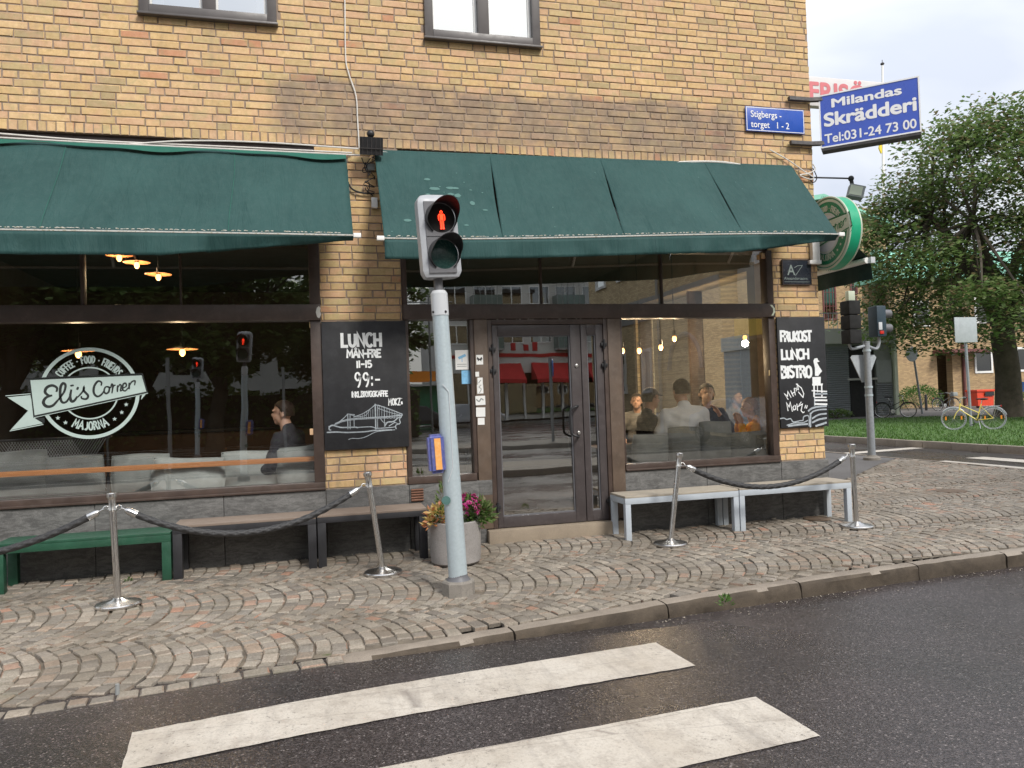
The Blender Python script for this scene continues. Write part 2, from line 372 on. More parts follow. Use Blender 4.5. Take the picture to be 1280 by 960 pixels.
def rope_mat():
    k = NT('braided_rope'); w = k.coord('Object')
    c = k.ramp(k.noise(w, 200, 3), [(.3, (.013, .013, .014)), (.7, (.05, .05, .052))])
    M['rope'] = k.fin(c, .6, 0, k.bump(k.noise(w, 350, 3), .4, .002))
    k = NT('brushed_steel'); w = k.coord('Object', (60, 60, 2))
    n = k.noise(w, 6, 4)
    M['steel'] = k.fin(k.ramp(n, [(.3, (.50, .49, .47)), (.7, (.68, .66, .64))]), k.ramp(n, [(.3, .22), (.7, .36)]), 1.0)
    k = NT('bench_board'); w = k.coord('World', (3, 40, 40))
    c = k.ramp(k.noise(w, 2, 6, .7), [(.3, (.165, .125, .098)), (.7, (.25, .195, .155))])
    M['bench_wood'] = k.fin(c, .75, 0, k.bump(k.noise(w, 4, 5), .3, .002))
    c2 = NT('pale_board'); w = c2.coord('World', (3, 40, 40))
    c = c2.ramp(c2.noise(w, 2, 6, .7), [(.3, (.28, .245, .195)), (.7, (.42, .37, .30))])
    M['pale_wood'] = c2.fin(c, .75, 0, c2.bump(c2.noise(w, 4, 5), .3, .002))
    k = NT('plank_wood'); w = k.coord('World', (2, 30, 30))
    c = k.ramp(k.noise(w, 3, 6, .7, .5), [(.3, (.40, .155, .055)), (.7, (.60, .27, .11))])
    M['plank'] = k.fin(c, .45, 0, k.bump(k.noise(w, 4, 5), .2, .002))
    k = NT('far_brick'); w = k.coord('World')
    bt = k.new('TexBrick'); sp = k.new('SeparateXYZ'); k.link(w, sp.inputs[0]); mp = k.new('CombineXYZ'); k.link(sp.outputs[0], mp.inputs[0]); k.link(sp.outputs[2], mp.inputs[1])
    k.link(mp.outputs[0], bt.inputs['Vector']); bt.inputs['Scale'].default_value = 1
    bt.inputs['Brick Width'].default_value = .25; bt.inputs['Row Height'].default_value = .075; bt.inputs['Mortar Size'].default_value = .006
    bt.inputs['Color1'].default_value = (.42, .285, .15, 1); bt.inputs['Color2'].default_value = (.23, .155, .085, 1); bt.inputs['Mortar'].default_value = (.15, .115, .085, 1)
    c = k.mix(k.ramp(k.noise(w, .8, 5), [(.35, 0), (.7, .5)]), bt.outputs[0], (.46, .33, .17))
    M['far_brick'] = k.fin(c, .9, 0, k.bump(bt.outputs[1], -.3, .01))
    k = NT('far_brick_side'); w = k.coord('World')
    bt = k.new('TexBrick'); sp = k.new('SeparateXYZ'); k.link(w, sp.inputs[0]); mp = k.new('CombineXYZ'); k.link(sp.outputs[1], mp.inputs[0]); k.link(sp.outputs[2], mp.inputs[1])
    k.link(mp.outputs[0], bt.inputs['Vector']); bt.inputs['Scale'].default_value = 1
    bt.inputs['Brick Width'].default_value = .25; bt.inputs['Row Height'].default_value = .075; bt.inputs['Mortar Size'].default_value = .006
    bt.inputs['Color1'].default_value = (.66, .52, .30, 1); bt.inputs['Color2'].default_value = (.42, .31, .17, 1); bt.inputs['Mortar'].default_value = (.30, .25, .18, 1)
    M['far_brick_side'] = k.fin(bt.outputs[0], .9)
rope_mat()
def leaf(name, cols, rough=.45):
    k = NT(name); t = k.tint()
    c = k.ramp(t, [(i/len(cols), x) for i, x in enumerate(cols)], 'CONSTANT')
    w = k.coord('World')
    c = k.mix(k.ramp(k.noise(w, .6, 3), [(.35, .0), (.65, .3)]), c, tuple(x*.7 for x in cols[0]))
    tl = k.new('BsdfTranslucent'); k.link(c, tl.inputs[0]); ms = k.new('MixShader'); ms.inputs[0].default_value = .42
    k.fin(c, rough, Specular_IOR_Level=.5); k.link(k.b.outputs[0], ms.inputs[1]); k.link(tl.outputs[0], ms.inputs[2]); k.link(ms.outputs[0], k.o.inputs[0])
    M[name] = k.m
leaf('leaves', [(.10, .165, .05), (.145, .215, .065), (.185, .26, .085), (.11, .185, .055), (.155, .23, .07), (.25, .30, .13), (.23, .17, .09), (.12, .195, .06)])
paint('plate_grey', (.36, .39, .41), .45, .1, 6)
leaf('leaves_bright', [(.07, .16, .03), (.11, .22, .04), (.06, .13, .025), (.14, .25, .06)])
leaf('leaves_dark', [(.10, .17, .045), (.14, .21, .06), (.17, .24, .08)])
leaf('grass', [(.055, .13, .018), (.075, .17, .022), (.10, .20, .035), (.05, .11, .02), (.12, .19, .05)])
leaf('petal_magenta', [(.55, .02, .22), (.65, .05, .33), (.45, .02, .16), (.75, .25, .45)])
leaf('petal_orange', [(.62, .26, .10), (.66, .50, .18), (.70, .60, .28), (.50, .20, .12), (.45, .50, .15)])

# ------------------------------------------------------------------ geometry helpers
class MB:
    """collects shapes; build() links them as ONE mesh object"""
    def __init__(s): s.v = []; s.f = []; s.off = Vector((0, 0, 0)); s.rot = None
    def add(s, vs, fs):
        n = len(s.v)
        s.v += [tuple(v) for v in vs]; s.f += [tuple(i+n for i in f) for f in fs]; return s
    def box(s, x0, x1, y0, y1, z0, z1):
        return s.add([(x, y, z) for z in (z0, z1) for y in (y0, y1) for x in (x0, x1)],
                     [(0, 2, 3, 1), (4, 5, 7, 6), (0, 1, 5, 4), (2, 6, 7, 3), (0, 4, 6, 2), (1, 3, 7, 5)])
    def obox(s, c, hx, hy, hz, mat=None):
        c = Vector(c); mat = mat or Matrix.Identity(3)
        vs = [c + mat @ Vector((x, y, z)) for z in (-hz, hz) for y in (-hy, hy) for x in (-hx, hx)]
        return s.add(vs, [(0, 2, 3, 1), (4, 5, 7, 6), (0, 1, 5, 4), (2, 6, 7, 3), (0, 4, 6, 2), (1, 3, 7, 5)])
    def cbox(s, x0, x1, y0, y1, z0, z1, c=.004):   # box with chamfered edges
        bm = bmesh.new(); bmesh.ops.create_cube(bm, size=1)
        for v in bm.verts: v.co = ((x0+x1)/2+v.co.x*(x1-x0), (y0+y1)/2+v.co.y*(y1-y0), (z0+z1)/2+v.co.z*(z1-z0))
        bmesh.ops.bevel(bm, geom=bm.edges[:], offset=c, segments=2, affect='EDGES', profile=.6)
        s.add([v.co for v in bm.verts], [[v.index for v in f.verts] for f in bm.faces] if not bm.verts.index_update() else []); bm.free(); return s
    def tube(s, pts, r, n=12, caps=True, closed=False):
        pts = [Vector(p) for p in pts]; L = len(pts); rs = r if hasattr(r, '__len__') else [r]*L
        vs = []; up = None
        for i, p in enumerate(pts):
            if closed: t = pts[(i+1) % L]-pts[i-1]
            else: t = pts[min(i+1, L-1)]-pts[max(i-1, 0)]
            t.normalize()
            if up is None: up = t.orthogonal().normalized()
            up = (up-t*up.dot(t)); up = up.normalized() if up.length > 1e-6 else t.orthogonal().normalized()
            b = t.cross(up)
            for k in range(n):
                a = 2*PI*k/n; vs.append(p+(up*math.cos(a)+b*math.sin(a))*rs[i])
        fs = []
        for i in range(L if closed else L-1):
            j = (i+1) % L
            for k in range(n): fs.append((i*n+k, i*n+(k+1) % n, j*n+(k+1) % n, j*n+k))
        if caps and not closed: fs += [tuple(range(n))[::-1], tuple((L-1)*n+k for k in range(n))]
        return s.add(vs, fs)
    def lathe(s, prof, c=(0, 0, 0), n=32, axis=None):
        c = Vector(c); vs = []; fs = []
        q = Vector((0, 0, 1)).rotation_difference(Vector(axis)) if axis is not None else None
        for (r, z) in prof:
            for k in range(n):
                a = 2*PI*k/n; v = Vector((r*math.cos(a), r*math.sin(a), z))
                if q: v = q @ v
                vs.append(c+v)
        for i in range(len(prof)-1):
            for k in range(n): fs.append((i*n+k, i*n+(k+1) % n, (i+1)*n+(k+1) % n, (i+1)*n+k))
        if prof[0][0] > 1e-5: fs.append(tuple(range(n))[::-1])
        if prof[-1][0] > 1e-5: fs.append(tuple((len(prof)-1)*n+k for k in range(n)))
        return s.add(vs, fs)
    def prism(s, poly, o, u, v, w):   # polygon (a,b) in plane o+a*u+b*v, extruded by vector w
        o, u, v, w = map(Vector, (o, u, v, w)); n = len(poly)
        a = [o+u*p[0]+v*p[1] for p in poly]; b = [p+w for p in a]
        return s.add(a+b, [tuple(range(n))[::-1], tuple(range(n, 2*n))]+[(i, (i+1) % n, n+(i+1) % n, n+i) for i in range(n)])
    def grid(s, fn, nu, nv):
        vs = [fn(i/nu, j/nv) for j in range(nv+1) for i in range(nu+1)]
        return s.add(vs, [(j*(nu+1)+i, j*(nu+1)+i+1, (j+1)*(nu+1)+i+1, (j+1)*(nu+1)+i) for j in range(nv) for i in range(nu)])
    def ball(s, c, rx, ry=None, rz=None, n=12, m=8, mat=None):
        ry = rx if ry is None else ry; rz = rx if rz is None else rz; c = Vector(c); vs = []; fs = []
        for j in range(m+1):
            ph = PI*j/m
            for i in range(n):
                a = 2*PI*i/n; v = Vector((rx*math.sin(ph)*math.cos(a), ry*math.sin(ph)*math.sin(a), -rz*math.cos(ph)))
                vs.append(c+((mat @ v) if mat else v))
        for j in range(m):
            for i in range(n): fs.append((j*n+i, j*n+(i+1) % n, (j+1)*n+(i+1) % n, (j+1)*n+i))
        return s.add(vs, fs)
    def mesh(s, name, smooth=35):
        me = bpy.data.meshes.new(name); me.from_pydata(s.v, [], s.f); me.validate(); me.update()
        if smooth: me.shade_smooth(); me.set_sharp_from_angle(angle=R(smooth))
        return me
    def build(s, name, mat, parent=None, smooth=35, loc=None):
        me = s.mesh(name, smooth)
        if len(s.f) < 60000:
            bm = bmesh.new(); bm.from_mesh(me); bmesh.ops.recalc_face_normals(bm, faces=bm.faces[:]); bm.to_mesh(me); bm.free()
            if smooth: me.shade_smooth(); me.set_sharp_from_angle(angle=R(smooth))
        me.materials.append(M[mat] if isinstance(mat, str) else mat)
        o = bpy.data.objects.new(name, me); COL.objects.link(o)
        if parent: o.parent = parent
        if loc is not None: o.location = loc
        return o

def tag(o, label=None, cat=None, group=None, kind=None):
    if label: o['label'] = label
    if cat: o['category'] = cat
    if group: o['group'] = group
    if kind: o['kind'] = kind
    return o
def thing(name, label, cat, loc=(0, 0, 0), rotz=0, group=None):
    o = bpy.data.objects.new(name, None); COL.objects.link(o); o.location = loc; o.rotation_euler = (0, 0, rotz)
    o.empty_display_size = .2
    return tag(o, label, cat, group)
def struct(o): o['kind'] = 'structure'; return o
def instance(name, me, parent, loc, rotz=0, scale=None):
    o = bpy.data.objects.new(name, me); COL.objects.link(o); o.parent = parent; o.location = loc
    if rotz: o.rotation_euler = (0, 0, rotz)
    if scale: o.scale = scale
    return o
def copy_tree(o, parent=None, label=None):
    c = o.copy(); COL.objects.link(c)
    if parent: c.parent = parent; c.matrix_parent_inverse = o.matrix_parent_inverse.copy()
    if label: c['label'] = label
    for ch in list(o.children): copy_tree(ch, c)
    return c
def smooth_pts(P, k=6):
    P = [Vector(p) for p in P]; out = []
    for i in range(len(P)-1):
        a, b, c, d = P[max(i-1, 0)], P[i], P[i+1], P[min(i+2, len(P)-1)]
        for j in range(k):
            t = j/k; out.append(.5*((2*b)+(c-a)*t+(2*a-5*b+4*c-d)*t*t+(3*b-a-3*c+d)*t**3))
    return out+[P[-1]]

# ---- lettering: own stroke alphabet, laid as flat ribbons ----
G = {
 'A': (.62, [[(0, 0), (.31, 1), (.62, 0)], [(.12, .36), (.50, .36)]]),
 'B': (.5, [[(0, 0), (0, 1), (.32, .97), (.42, .78), (.3, .56), (.02, .53)], [(.3, .55), (.48, .36), (.42, .08), (.2, 0), (0, 0)]]),
 'C': (.5, [[(.5, .84), (.36, .99), (.16, .96), (.02, .72), (.0, .3), (.14, .04), (.34, .0), (.5, .15)]]),
 'D': (.52, [[(0, 0), (0, 1), (.28, .95), (.5, .7), (.5, .3), (.28, .04), (0, 0)]]),
 'E': (.42, [[(.42, 1), (0, 1), (0, 0), (.42, 0)], [(.02, .52), (.34, .52)]]),
 'F': (.42, [[(.42, 1), (0, 1), (0, 0)], [(.02, .52), (.34, .52)]]),
 'G': (.52, [[(.5, .84), (.36, .99), (.16, .96), (.02, .72), (.0, .3), (.14, .04), (.34, .0), (.5, .15), (.5, .45), (.28, .45)]]),
 'H': (.5, [[(0, 0), (0, 1)], [(.5, 0), (.5, 1)], [(.02, .5), (.48, .5)]]),
 'I': (.06, [[(.03, 0), (.03, 1)]]),
 'J': (.4, [[(.36, 1), (.38, .25), (.24, .0), (.04, .1)]]),
 'K': (.48, [[(0, 0), (0, 1)], [(.46, 1), (.02, .48), (.48, 0)]]),
 'L': (.4, [[(0, 1), (0, 0), (.4, 0)]]),
 'M': (.66, [[(0, 0), (.04, 1), (.33, .35), (.62, 1), (.66, 0)]]),
 'N': (.5, [[(0, 0), (0, 1), (.5, 0), (.5, 1)]]),
 'O': (.52, [[(.26, 1), (.06, .86), (.0, .5), (.06, .14), (.26, 0), (.46, .14), (.52, .5), (.46, .86), (.26, 1)]]),
 'R': (.5, [[(0, 0), (0, 1), (.32, .97), (.44, .77), (.3, .54), (.02, .5)], [(.24, .5), (.5, 0)]]),
 'S': (.46, [[(.44, .86), (.28, 1), (.08, .92), (.04, .70), (.22, .54), (.42, .38), (.42, .12), (.22, 0), (0, .14)]]),
 'T': (.5, [[(0, 1), (.5, 1)], [(.25, .98), (.25, 0)]]),
 'U': (.5, [[(0, 1), (.02, .25), (.16, .02), (.34, .02), (.48, .25), (.5, 1)]]),
 'Y': (.5, [[(0, 1), (.25, .5), (.5, 1)], [(.25, .48), (.25, 0)]]),
 'Z': (.5, [[(0, 1), (.5, 1), (0, 0), (.5, 0)]]),
 '1': (.1, [[(.05, 0), (.05, 1)]]),
 '5': (.46, [[(.44, 1), (.06, 1), (.04, .56), (.26, .62), (.44, .42), (.4, .12), (.2, 0), (0, .1)]]),
 '9': (.48, [[(.46, .72), (.32, .98), (.1, .94), (.02, .7), (.16, .5), (.36, .54), (.46, .76), (.42, .3), (.24, 0)]]),
 '-': (.4, [[(.04, .48), (.38, .48)]]),
 ':': (.08, [[(.04, .62), (.04, .74)], [(.04, .16), (.04, .28)]]),
 '.': (.08, [[(.04, 0), (.04, .1)]]),
 '*': (.16, [[(.04, .48), (.12, .52)]]),
 '"': (.3, [[(.02, .4), (.1, .1)], [(.2, .45), (.28, .12)]]),
 ' ': (.3, []),
}
G['Å'] = (.62, G['A'][1]+[[(.31, 1.10), (.25, 1.17), (.31, 1.24), (.37, 1.17), (.31, 1.10)]])
G['Ö'] = (.52, G['O'][1]+[[(.12, 1.16), (.14, 1.24)], [(.38, 1.16), (.40, 1.24)]])
ROUND = set('CDGJOSU59BR')
class Ribbon:
    """flat strokes on a plane (or through any map of (u,v))"""
    def __init__(s, fmap): s.fmap = fmap; s.mb = MB(); s.k = 0
    def stroke(s, pts, w, smooth=0, w2=None):
        P = [Vector((p[0], p[1], 0)) for p in pts]
        if smooth: P = smooth_pts(P, smooth)
        P = [p for i, p in enumerate(P) if i == 0 or (p-P[i-1]).length > 1e-5]
        n = len(P)
        if n < 2: return
        if not smooth:  # square ends reach half a width further
            e0 = (P[0]-P[1]).normalized(); e1 = (P[-1]-P[-2]).normalized(); P[0] = P[0]+e0*w*.35; P[-1] = P[-1]+e1*w*.35
        vs = []
        closed = (P[0]-P[-1]).length < 1e-4
        for i, p in enumerate(P):
            if closed and i in (0, n-1): a = (P[1]-P[0]).normalized(); b = (P[-1]-P[-2]).normalized()
            else:
                a = (P[min(i+1, n-1)]-P[i]) if i < n-1 else (P[i]-P[i-1]); b = (P[i]-P[i-1]) if i > 0 else a
                a = a.normalized(); b = b.normalized()
            t = (a+b); t = t.normalized() if t.length > .05 else a
            nn = Vector((-t.y, t.x, 0)); c = max(.45, abs(nn.dot(Vector((-a.y, a.x, 0)))))
            ww = w if w2 is None else (w2(i/(n-1))*w)
            for sg in (-1, 1): q = p+nn*(sg*ww*.5/c); vs.append(s.fmap(q.x, q.y, s.k*.00025))
        s.k = (s.k+1) % 5
        s.mb.add(vs, [(2*i, 2*i+1, 2*i+3, 2*i+2) for i in range(n-1)])
    def text(s, txt, u, v, h, w, track=.22, jit=0, ws=1.0, rnd=None):
        rnd = rnd or random
        for ch in txt:
            wd, st = G[ch]
            dy = rnd.uniform(-jit, jit)*h; sc = 1+rnd.uniform(-jit, jit)
            for q in st:
                s.stroke([(u+p[0]*h*ws, v+dy+p[1]*h*sc) for p in q], w, 4 if ch in ROUND and ch not in 'BDR' else 0)
            u += (wd*ws+track)*h
        return u
    def width(s, txt, h, track=.22, ws=1.0): return sum((G[c][0]*ws+track)*h for c in txt)-track*h
    def centered(s, txt, u, v, h, w, track=.22, jit=0, ws=1.0): s.text(txt, u-s.width(txt, h, track, ws)/2, v, h, w, track, jit, ws)
    def poly(s, pts):
        n = len(pts); s.mb.add([s.fmap(p[0], p[1], s.k*.00025) for p in pts], [tuple(range(n))]); s.k = (s.k+1) % 5
def plane_map(o, u, v):
    o, u, v = Vector(o), Vector(u), Vector(v); n = u.cross(v).normalized()
    return lambda a, b, c=0: o+u*a+v*b+n*c
def font_text(txt, o, u, v, h, bold=0, sx=1, name='lettering', mat='sign_white', parent=None, align='LEFT', shear=0, proud=.0012, space=1):
    """printed lettering; bold = the print widened by laying the outline again a little to each side"""
    cu = bpy.data.curves.new('txt', 'FONT'); cu.body = txt; cu.size = 1; cu.align_x = align; cu.shear = shear; cu.space_character = space
    to = bpy.data.objects.new('txt', cu); COL.objects.link(to)
    me = bpy.data.meshes.new_from_object(to.evaluated_get(bpy.context.evaluated_depsgraph_get()))
    COL.objects.unlink(to); bpy.data.objects.remove(to)
    o, u, v = Vector(o), Vector(u).normalized(), Vector(v).normalized(); n = u.cross(v).normalized(); capk = h/.70
    sh = [(0, 0)]+([(bold*math.cos(k*PI/4), bold*math.sin(k*PI/4)) for k in range(8)] if bold else [])
    mb = MB()
    for k, (dx, dy) in enumerate(sh):
        mb.add([o+u*(vt.co.x+dx)*capk*sx+v*(vt.co.y+dy)*capk+n*(proud+k*.00012) for vt in me.vertices], [tuple(p.vertices) for p in me.polygons])
    return mb.build(name, mat, parent, 0)
def strip_(z): return z
def sm(a, b, x): t = max(0, min(1, (x-a)/(b-a))); return t*t*(3-2*t)
def atx(px, py, X):
    d = ray(px, py); return CAM + d*((X-CAM.x)/d.x)
def pz(x, y): return .07 + .03*max(-3.6, min(0, y))
def pv(px, py):
    z = .04
    for _ in range(4): p = gnd(px, py, z); z = pz(p.x, p.y)
    return gnd(px, py, z)
# ================================================================== GROUND
KP = smooth_pts([(-16, -4.3, 0), (-8, -3.75, 0), (-4, -3.38, 0), (-1.55, -3.13, 0), (-.39, -2.95, 0), (.5, -2.84, 0), (1.5, -2.68, 0), (3., -2.43, 0), (4.9, -2.23, 0),
                 (6.05, -2.15, 0), (7.6, -2.0, 0), (9.2, -1.5, 0), (10.5, -.4, 0), (11.2, 1.3, 0), (11.4, 3, 0), (11.4, 5.6, 0), (11.4, 14, 0), (11.4, 60, 0)], 14)
def kerb_y(x):
    for a, b in zip(KP, KP[1:]):
        if a.x <= x <= b.x and b.x > a.x: return a.y+(b.y-a.y)*(x-a.x)/(b.x-a.x)
    return -4.3
acc = [0]
for a, b in zip(KP, KP[1:]): acc.append(acc[-1]+(b-a).length)
def kpt(s):
    for i in range(len(acc)-1):
        if acc[i] <= s <= acc[i+1]:
            t = (s-acc[i])/(acc[i+1]-acc[i]); return KP[i].lerp(KP[i+1], t), (KP[i+1]-KP[i]).normalized()
    return KP[-1], Vector((0, 1, 0))
def on_pavement(x, y, pad=.17):
    if x > 11.4-pad: return False
    if x < 9.2: return y > kerb_y(x)+pad
    return min((Vector((x, y, 0))-p).length for p in KP[::3]) > pad and y > kerb_y(x)
def road_z(x, y):
    d = sm(-.3, 3.4, x); k = sm(-3.0, -8, y)
    return -.030*(1-d)*(1-k) - .118*(d+(1-d)*k)
# terrain + roads
mb = MB(); xs = [-600, -300, -120, -60, -30, -16, -10]+[-8+.5*i for i in range(30)]+[8, 10, 12, 16, 24, 40, 70, 120, 300, 600]
ys = [-600, -300, -120, -60, -40, -25, -15, -11]+[-9+.5*i for i in range(15)]+[0, 4, 8, 16, 30, 60, 120, 300, 600]
vs = [(x, y, road_z(x, y)-.0) for y in ys for x in xs]; nx = len(xs)
mb.add(vs, [(j*nx+i, j*nx+i+1, (j+1)*nx+i+1, (j+1)*nx+i) for j in range(len(ys)-1) for i in range(nx-1)])
road = struct(mb.build('road', 'asphalt', smooth=60))
# pavement base (joint sand) under the setts
pav = struct(thing('pavement', None, None))
mb = MB()
edge = [p for p in KP if -9 < p.x]
inner = []
for a in edge: inner.append((a.x, a.y))
n = 0
for a, b in zip(edge, edge[1:]):
    ya, yb = (0.3, 0.3)
    if b.x < 5.6: top = [(b.x, .3), (a.x, .3)]
    elif b.y < 2.4: top = [(5.6, max(.3, b.y+2.2) if b.x > 9 else .3), (5.6, max(.3, a.y+2.2) if a.x > 9 else .3)]
    else: continue
    q = [(a.x, a.y), (b.x, b.y)]+top
    mb.add([(x, y, pz(x, y)-.016) for x, y in q], [(0, 1, 2, 3)])
# fill the corner area properly with a grid clipped by the kerb
mb = MB()
st = .25
for i in range(int((11.5+9)/st)):
    for j in range(int((7.5+4)/st)):
        x, y = -9+i*st, -4+j*st
        if y > .3 and x < 5.6: continue
        if all(on_pavement(x+a*st, y+b*st, .02) for a in (0, 1) for b in (0, 1)):
            mb.add([(x+a, y+b, pz(x+a, y+b)-.014) for a, b in ((0, 0), (st, 0), (st, st), (0, st))], [(0, 1, 2, 3)])
mb.build('joint_bed', 'joint', pav)
# dry asphalt footway beyond the cobbled corner
mb = MB()
poly = [(5.6, 1.3), (7.2, 2.25), (8.5, 3.1), (9.9, 4.3), (11.24, 5.3), (11.24, 60), (5.6, 60)]
mb.add([(x, y, .064) for x, y in poly], [tuple(range(7))])
struct(mb.build('footway', 'asphalt2'))
def footline(x):   # y at which cobbles stop
    P = poly[:5]
    for a, b in zip(P, P[1:]):
        if a[0] <= x <= b[0]: return a[1]+(b[1]-a[1])*(x-a[0])/(b[0]-a[0])
    return 5.3
def sett_shape(q, h, rnd):
    """q: 4 corners (x,y) counter-clockwise; returns verts, faces of a dressed stone with a slightly domed top"""
    cx = sum(p[0] for p in q)/4; cy = sum(p[1] for p in q)/4; vs = []
    for k, (sc, dz) in enumerate(((1, -.030), (1, -.0045), (.86, .0025))):
        for p in q:
            jx = rnd.uniform(-.0045, .0045) if k else 0; jy = rnd.uniform(-.0045, .0045) if k else 0
            vs.append((cx+(p[0]-cx)*sc+jx, cy+(p[1]-cy)*sc+jy, h+dz+(rnd.uniform(-.0015, .0015) if k else 0)))
    vs.append((cx, cy, h+.0065))
    fs = [(a, (a+1) % 4, 4+(a+1) % 4, 4+a) for a in range(4)]+[(4+a, 4+(a+1) % 4, 8+(a+1) % 4, 8+a) for a in range(4)]+[(8+a, 8+(a+1) % 4, 12) for a in range(4)]
    return vs, fs
rnd = random.Random(11)
WB = 1.19; RB = WB/math.sqrt(2)*.98; SP = .103; stones = []
for band in range(-3, 7):
    yc = -1.43 + band*WB
    if yc > 6: continue
    flip = 1
    for k in range(int(18/SP)):
        xk = -6.2 + k*SP + rnd.uniform(-.006, .006)
        if yc > .6 and xk < 4.6: continue
        nst = 11; off = rnd.uniform(-.5, .5)
        ang = [-PI/4 + (j+off+rnd.uniform(-.2, .2))*(PI/2)/nst for j in range(-1, nst+2)]
        ang = [max(-PI/4, min(PI/4, a)) for a in ang]
        for a0, a1 in zip(ang, ang[1:]):
            if a1-a0 < .04: continue
            g = .0060
            da = .0085/RB
            def P(a, shift): return (xk+shift+RB*math.cos(a), yc+RB*math.sin(a))
            am = (a0+a1)/2
            gx = g/max(.5, math.cos(am))
            tw = rnd.uniform(-.05, .05); nx_, ny_ = math.cos(am+tw), math.sin(am+tw); hl = (a1-a0)*RB/2-.0060+rnd.uniform(-.002, .002); hw = SP*math.cos(am)/2-.0040+rnd.uniform(-.003, .002)
            if hl < .014: continue
            c0x, c0y = P(am, SP/2)
            q = [(c0x-nx_*hw+ny_*hl, c0y-ny_*hw-nx_*hl), (c0x+nx_*hw+ny_*hl, c0y+ny_*hw-nx_*hl), (c0x+nx_*hw-ny_*hl, c0y+ny_*hw+nx_*hl), (c0x-nx_*hw-ny_*hl, c0y-ny_*hw+nx_*hl)]
            cx = sum(p[0] for p in q)/4; cy = sum(p[1] for p in q)/4
            if not on_pavement(cx, cy, .172 if cx > .15 else .140): continue
            if cx < 5.68 and cy > -.045: continue
            if cx >= 5.68 and cy > footline(cx)-.05: continue
            if math.hypot(cx-1.12, cy+1.72) < .10: continue
            stones.append((q, pz(cx, cy)+rnd.uniform(-.0028, .0028)))
s_ = next(a for a, p in zip(acc, KP) if p.x > -7)
while True:      # a border course of setts along the dropped edge
    p_, t_ = kpt(s_)
    if p_.x > .16: break
    l_ = rnd.uniform(.10, .16); p2_, _ = kpt(s_+l_-.014); n_ = Vector((-t_.y, t_.x, 0)); w_ = rnd.uniform(.098, .108)
    stones.append(([(p_.x+n_.x*.004, p_.y+n_.y*.004), (p2_.x+n_.x*.004, p2_.y+n_.y*.004), (p2_.x+n_.x*w_, p2_.y+n_.y*w_), (p_.x+n_.x*w_, p_.y+n_.y*w_)], pz(p_.x, p_.y)+rnd.uniform(-.004, .002))); s_ += l_
def parea(q, z):
    P = [to_px((x, y, z)) for x, y in q]
    if any(p[2] < .5 for p in P): return 0
    mx_, my_ = sum(p[0] for p in P)/4, sum(p[1] for p in P)/4
    if not (5 < mx_ < 1275 and 5 < my_ < 955): return 0
    return abs(sum(P[i][0]*P[(i+1) % 4][1]-P[(i+1) % 4][0]*P[i][1] for i in range(4)))/2
stones.sort(key=lambda s: -parea(*s))
field = MB()
for i, (q, h) in enumerate(stones):
    vs, fs = sett_shape(q, h, rnd)
    if i < 290:
        c = Vector((sum(p[0] for p in q)/4, sum(p[1] for p in q)/4, h)); b = MB(); b.add([Vector(v)-c for v in vs], fs)
        me = b.mesh('cobble', 30); me.materials.append(M['sett']); instance('cobble', me, pav, c)
    else: field.add(vs, fs)
tag(field.build('cobble_field', 'sett', pav, 30), kind='stuff')
# kerb stones along the kerb line
kerb = struct(thing('kerb', None, None))
s0 = next(a for a, p in zip(acc, KP) if p.x > .12)
while s0 < acc[-1]-25:
    L = rnd.uniform(.85, 1.25); mb = MB(); nn = 12 if s0 < 26 else 4; ring = []
    for i in range(nn+1):
        p, t = kpt(s0+.006+(L-.012)*i/nn); nrm = Vector((-t.y, t.x, 0)); x = p.x
        jz = lambda: rnd.uniform(-.003, .003)
        r = lambda: rnd.uniform(-.009, .009)
        prof = [(-.004+r()*.5, -.2), (0+r(), -.075), (.004+r(), -.022+jz()), (.022, -.002+jz()), (.07, .003+jz()), (.128, 0+jz()), (.13, -.06)]
        for (o, dz) in prof:
            q = p+nrm*o; ring.append((q.x, q.y, pz(q.x, q.y)+dz+(-.012 if q.x < .2 else 0)))
    m_ = 7
    mb.add(ring, [(i*m_+k, i*m_+k+1, (i+1)*m_+k+1, (i+1)*m_+k) for i in range(nn) for k in range(m_-1)]+[tuple(range(m_)), tuple(nn*m_+k for k in range(m_))[::-1]])
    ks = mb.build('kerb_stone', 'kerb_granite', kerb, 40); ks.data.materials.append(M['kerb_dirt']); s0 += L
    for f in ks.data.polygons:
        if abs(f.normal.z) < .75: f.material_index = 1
# painted markings: sheets that follow the road 4 mm above it
def marking(name, P, label=None, ragged=.006, seed=1):
    """P: quad corners; ragged edges"""
    r = random.Random(seed); P = [Vector((*p, 0)) for p in P]; nu = 60; nv = 8
    def fn(u, v):
        a = P[0].lerp(P[1], u); b = P[3].lerp(P[2], u); q = a.lerp(b, v)
        e = noise.noise(Vector((q.x*9, q.y*9, seed)))*ragged+noise.noise(Vector((q.x*40, q.y*40, seed)))*ragged*.6
        if u in (0, 1): q += (P[1]-P[0]).normalized()*e
        if v in (0, 1): q += (P[3]-P[0]).normalized()*e
        return (q.x, q.y, road_z(q.x, q.y)+.005)
    return struct(MB().grid(fn, nu, nv).build(name, 'road_paint', smooth=60))
def rp(px, py):
    z = -.06
    for _ in range(5): p = gnd(px, py, z); z = road_z(p.x, p.y)
    p = gnd(px, py, z); return (p.x, p.y)
marking('crosswalk_stripe', [rp(166, 917), rp(820, 804), rp(870, 833), rp(150, 966)], seed=1)
a, b = rp(945, 872), rp(1026, 921); c0, c1 = rp(166, 917), rp(150, 966)
marking('crosswalk_stripe', [(c0[0]+.05, a[1]-.40), a, b, (c0[0]+.05, b[1]-.40)], seed=2)
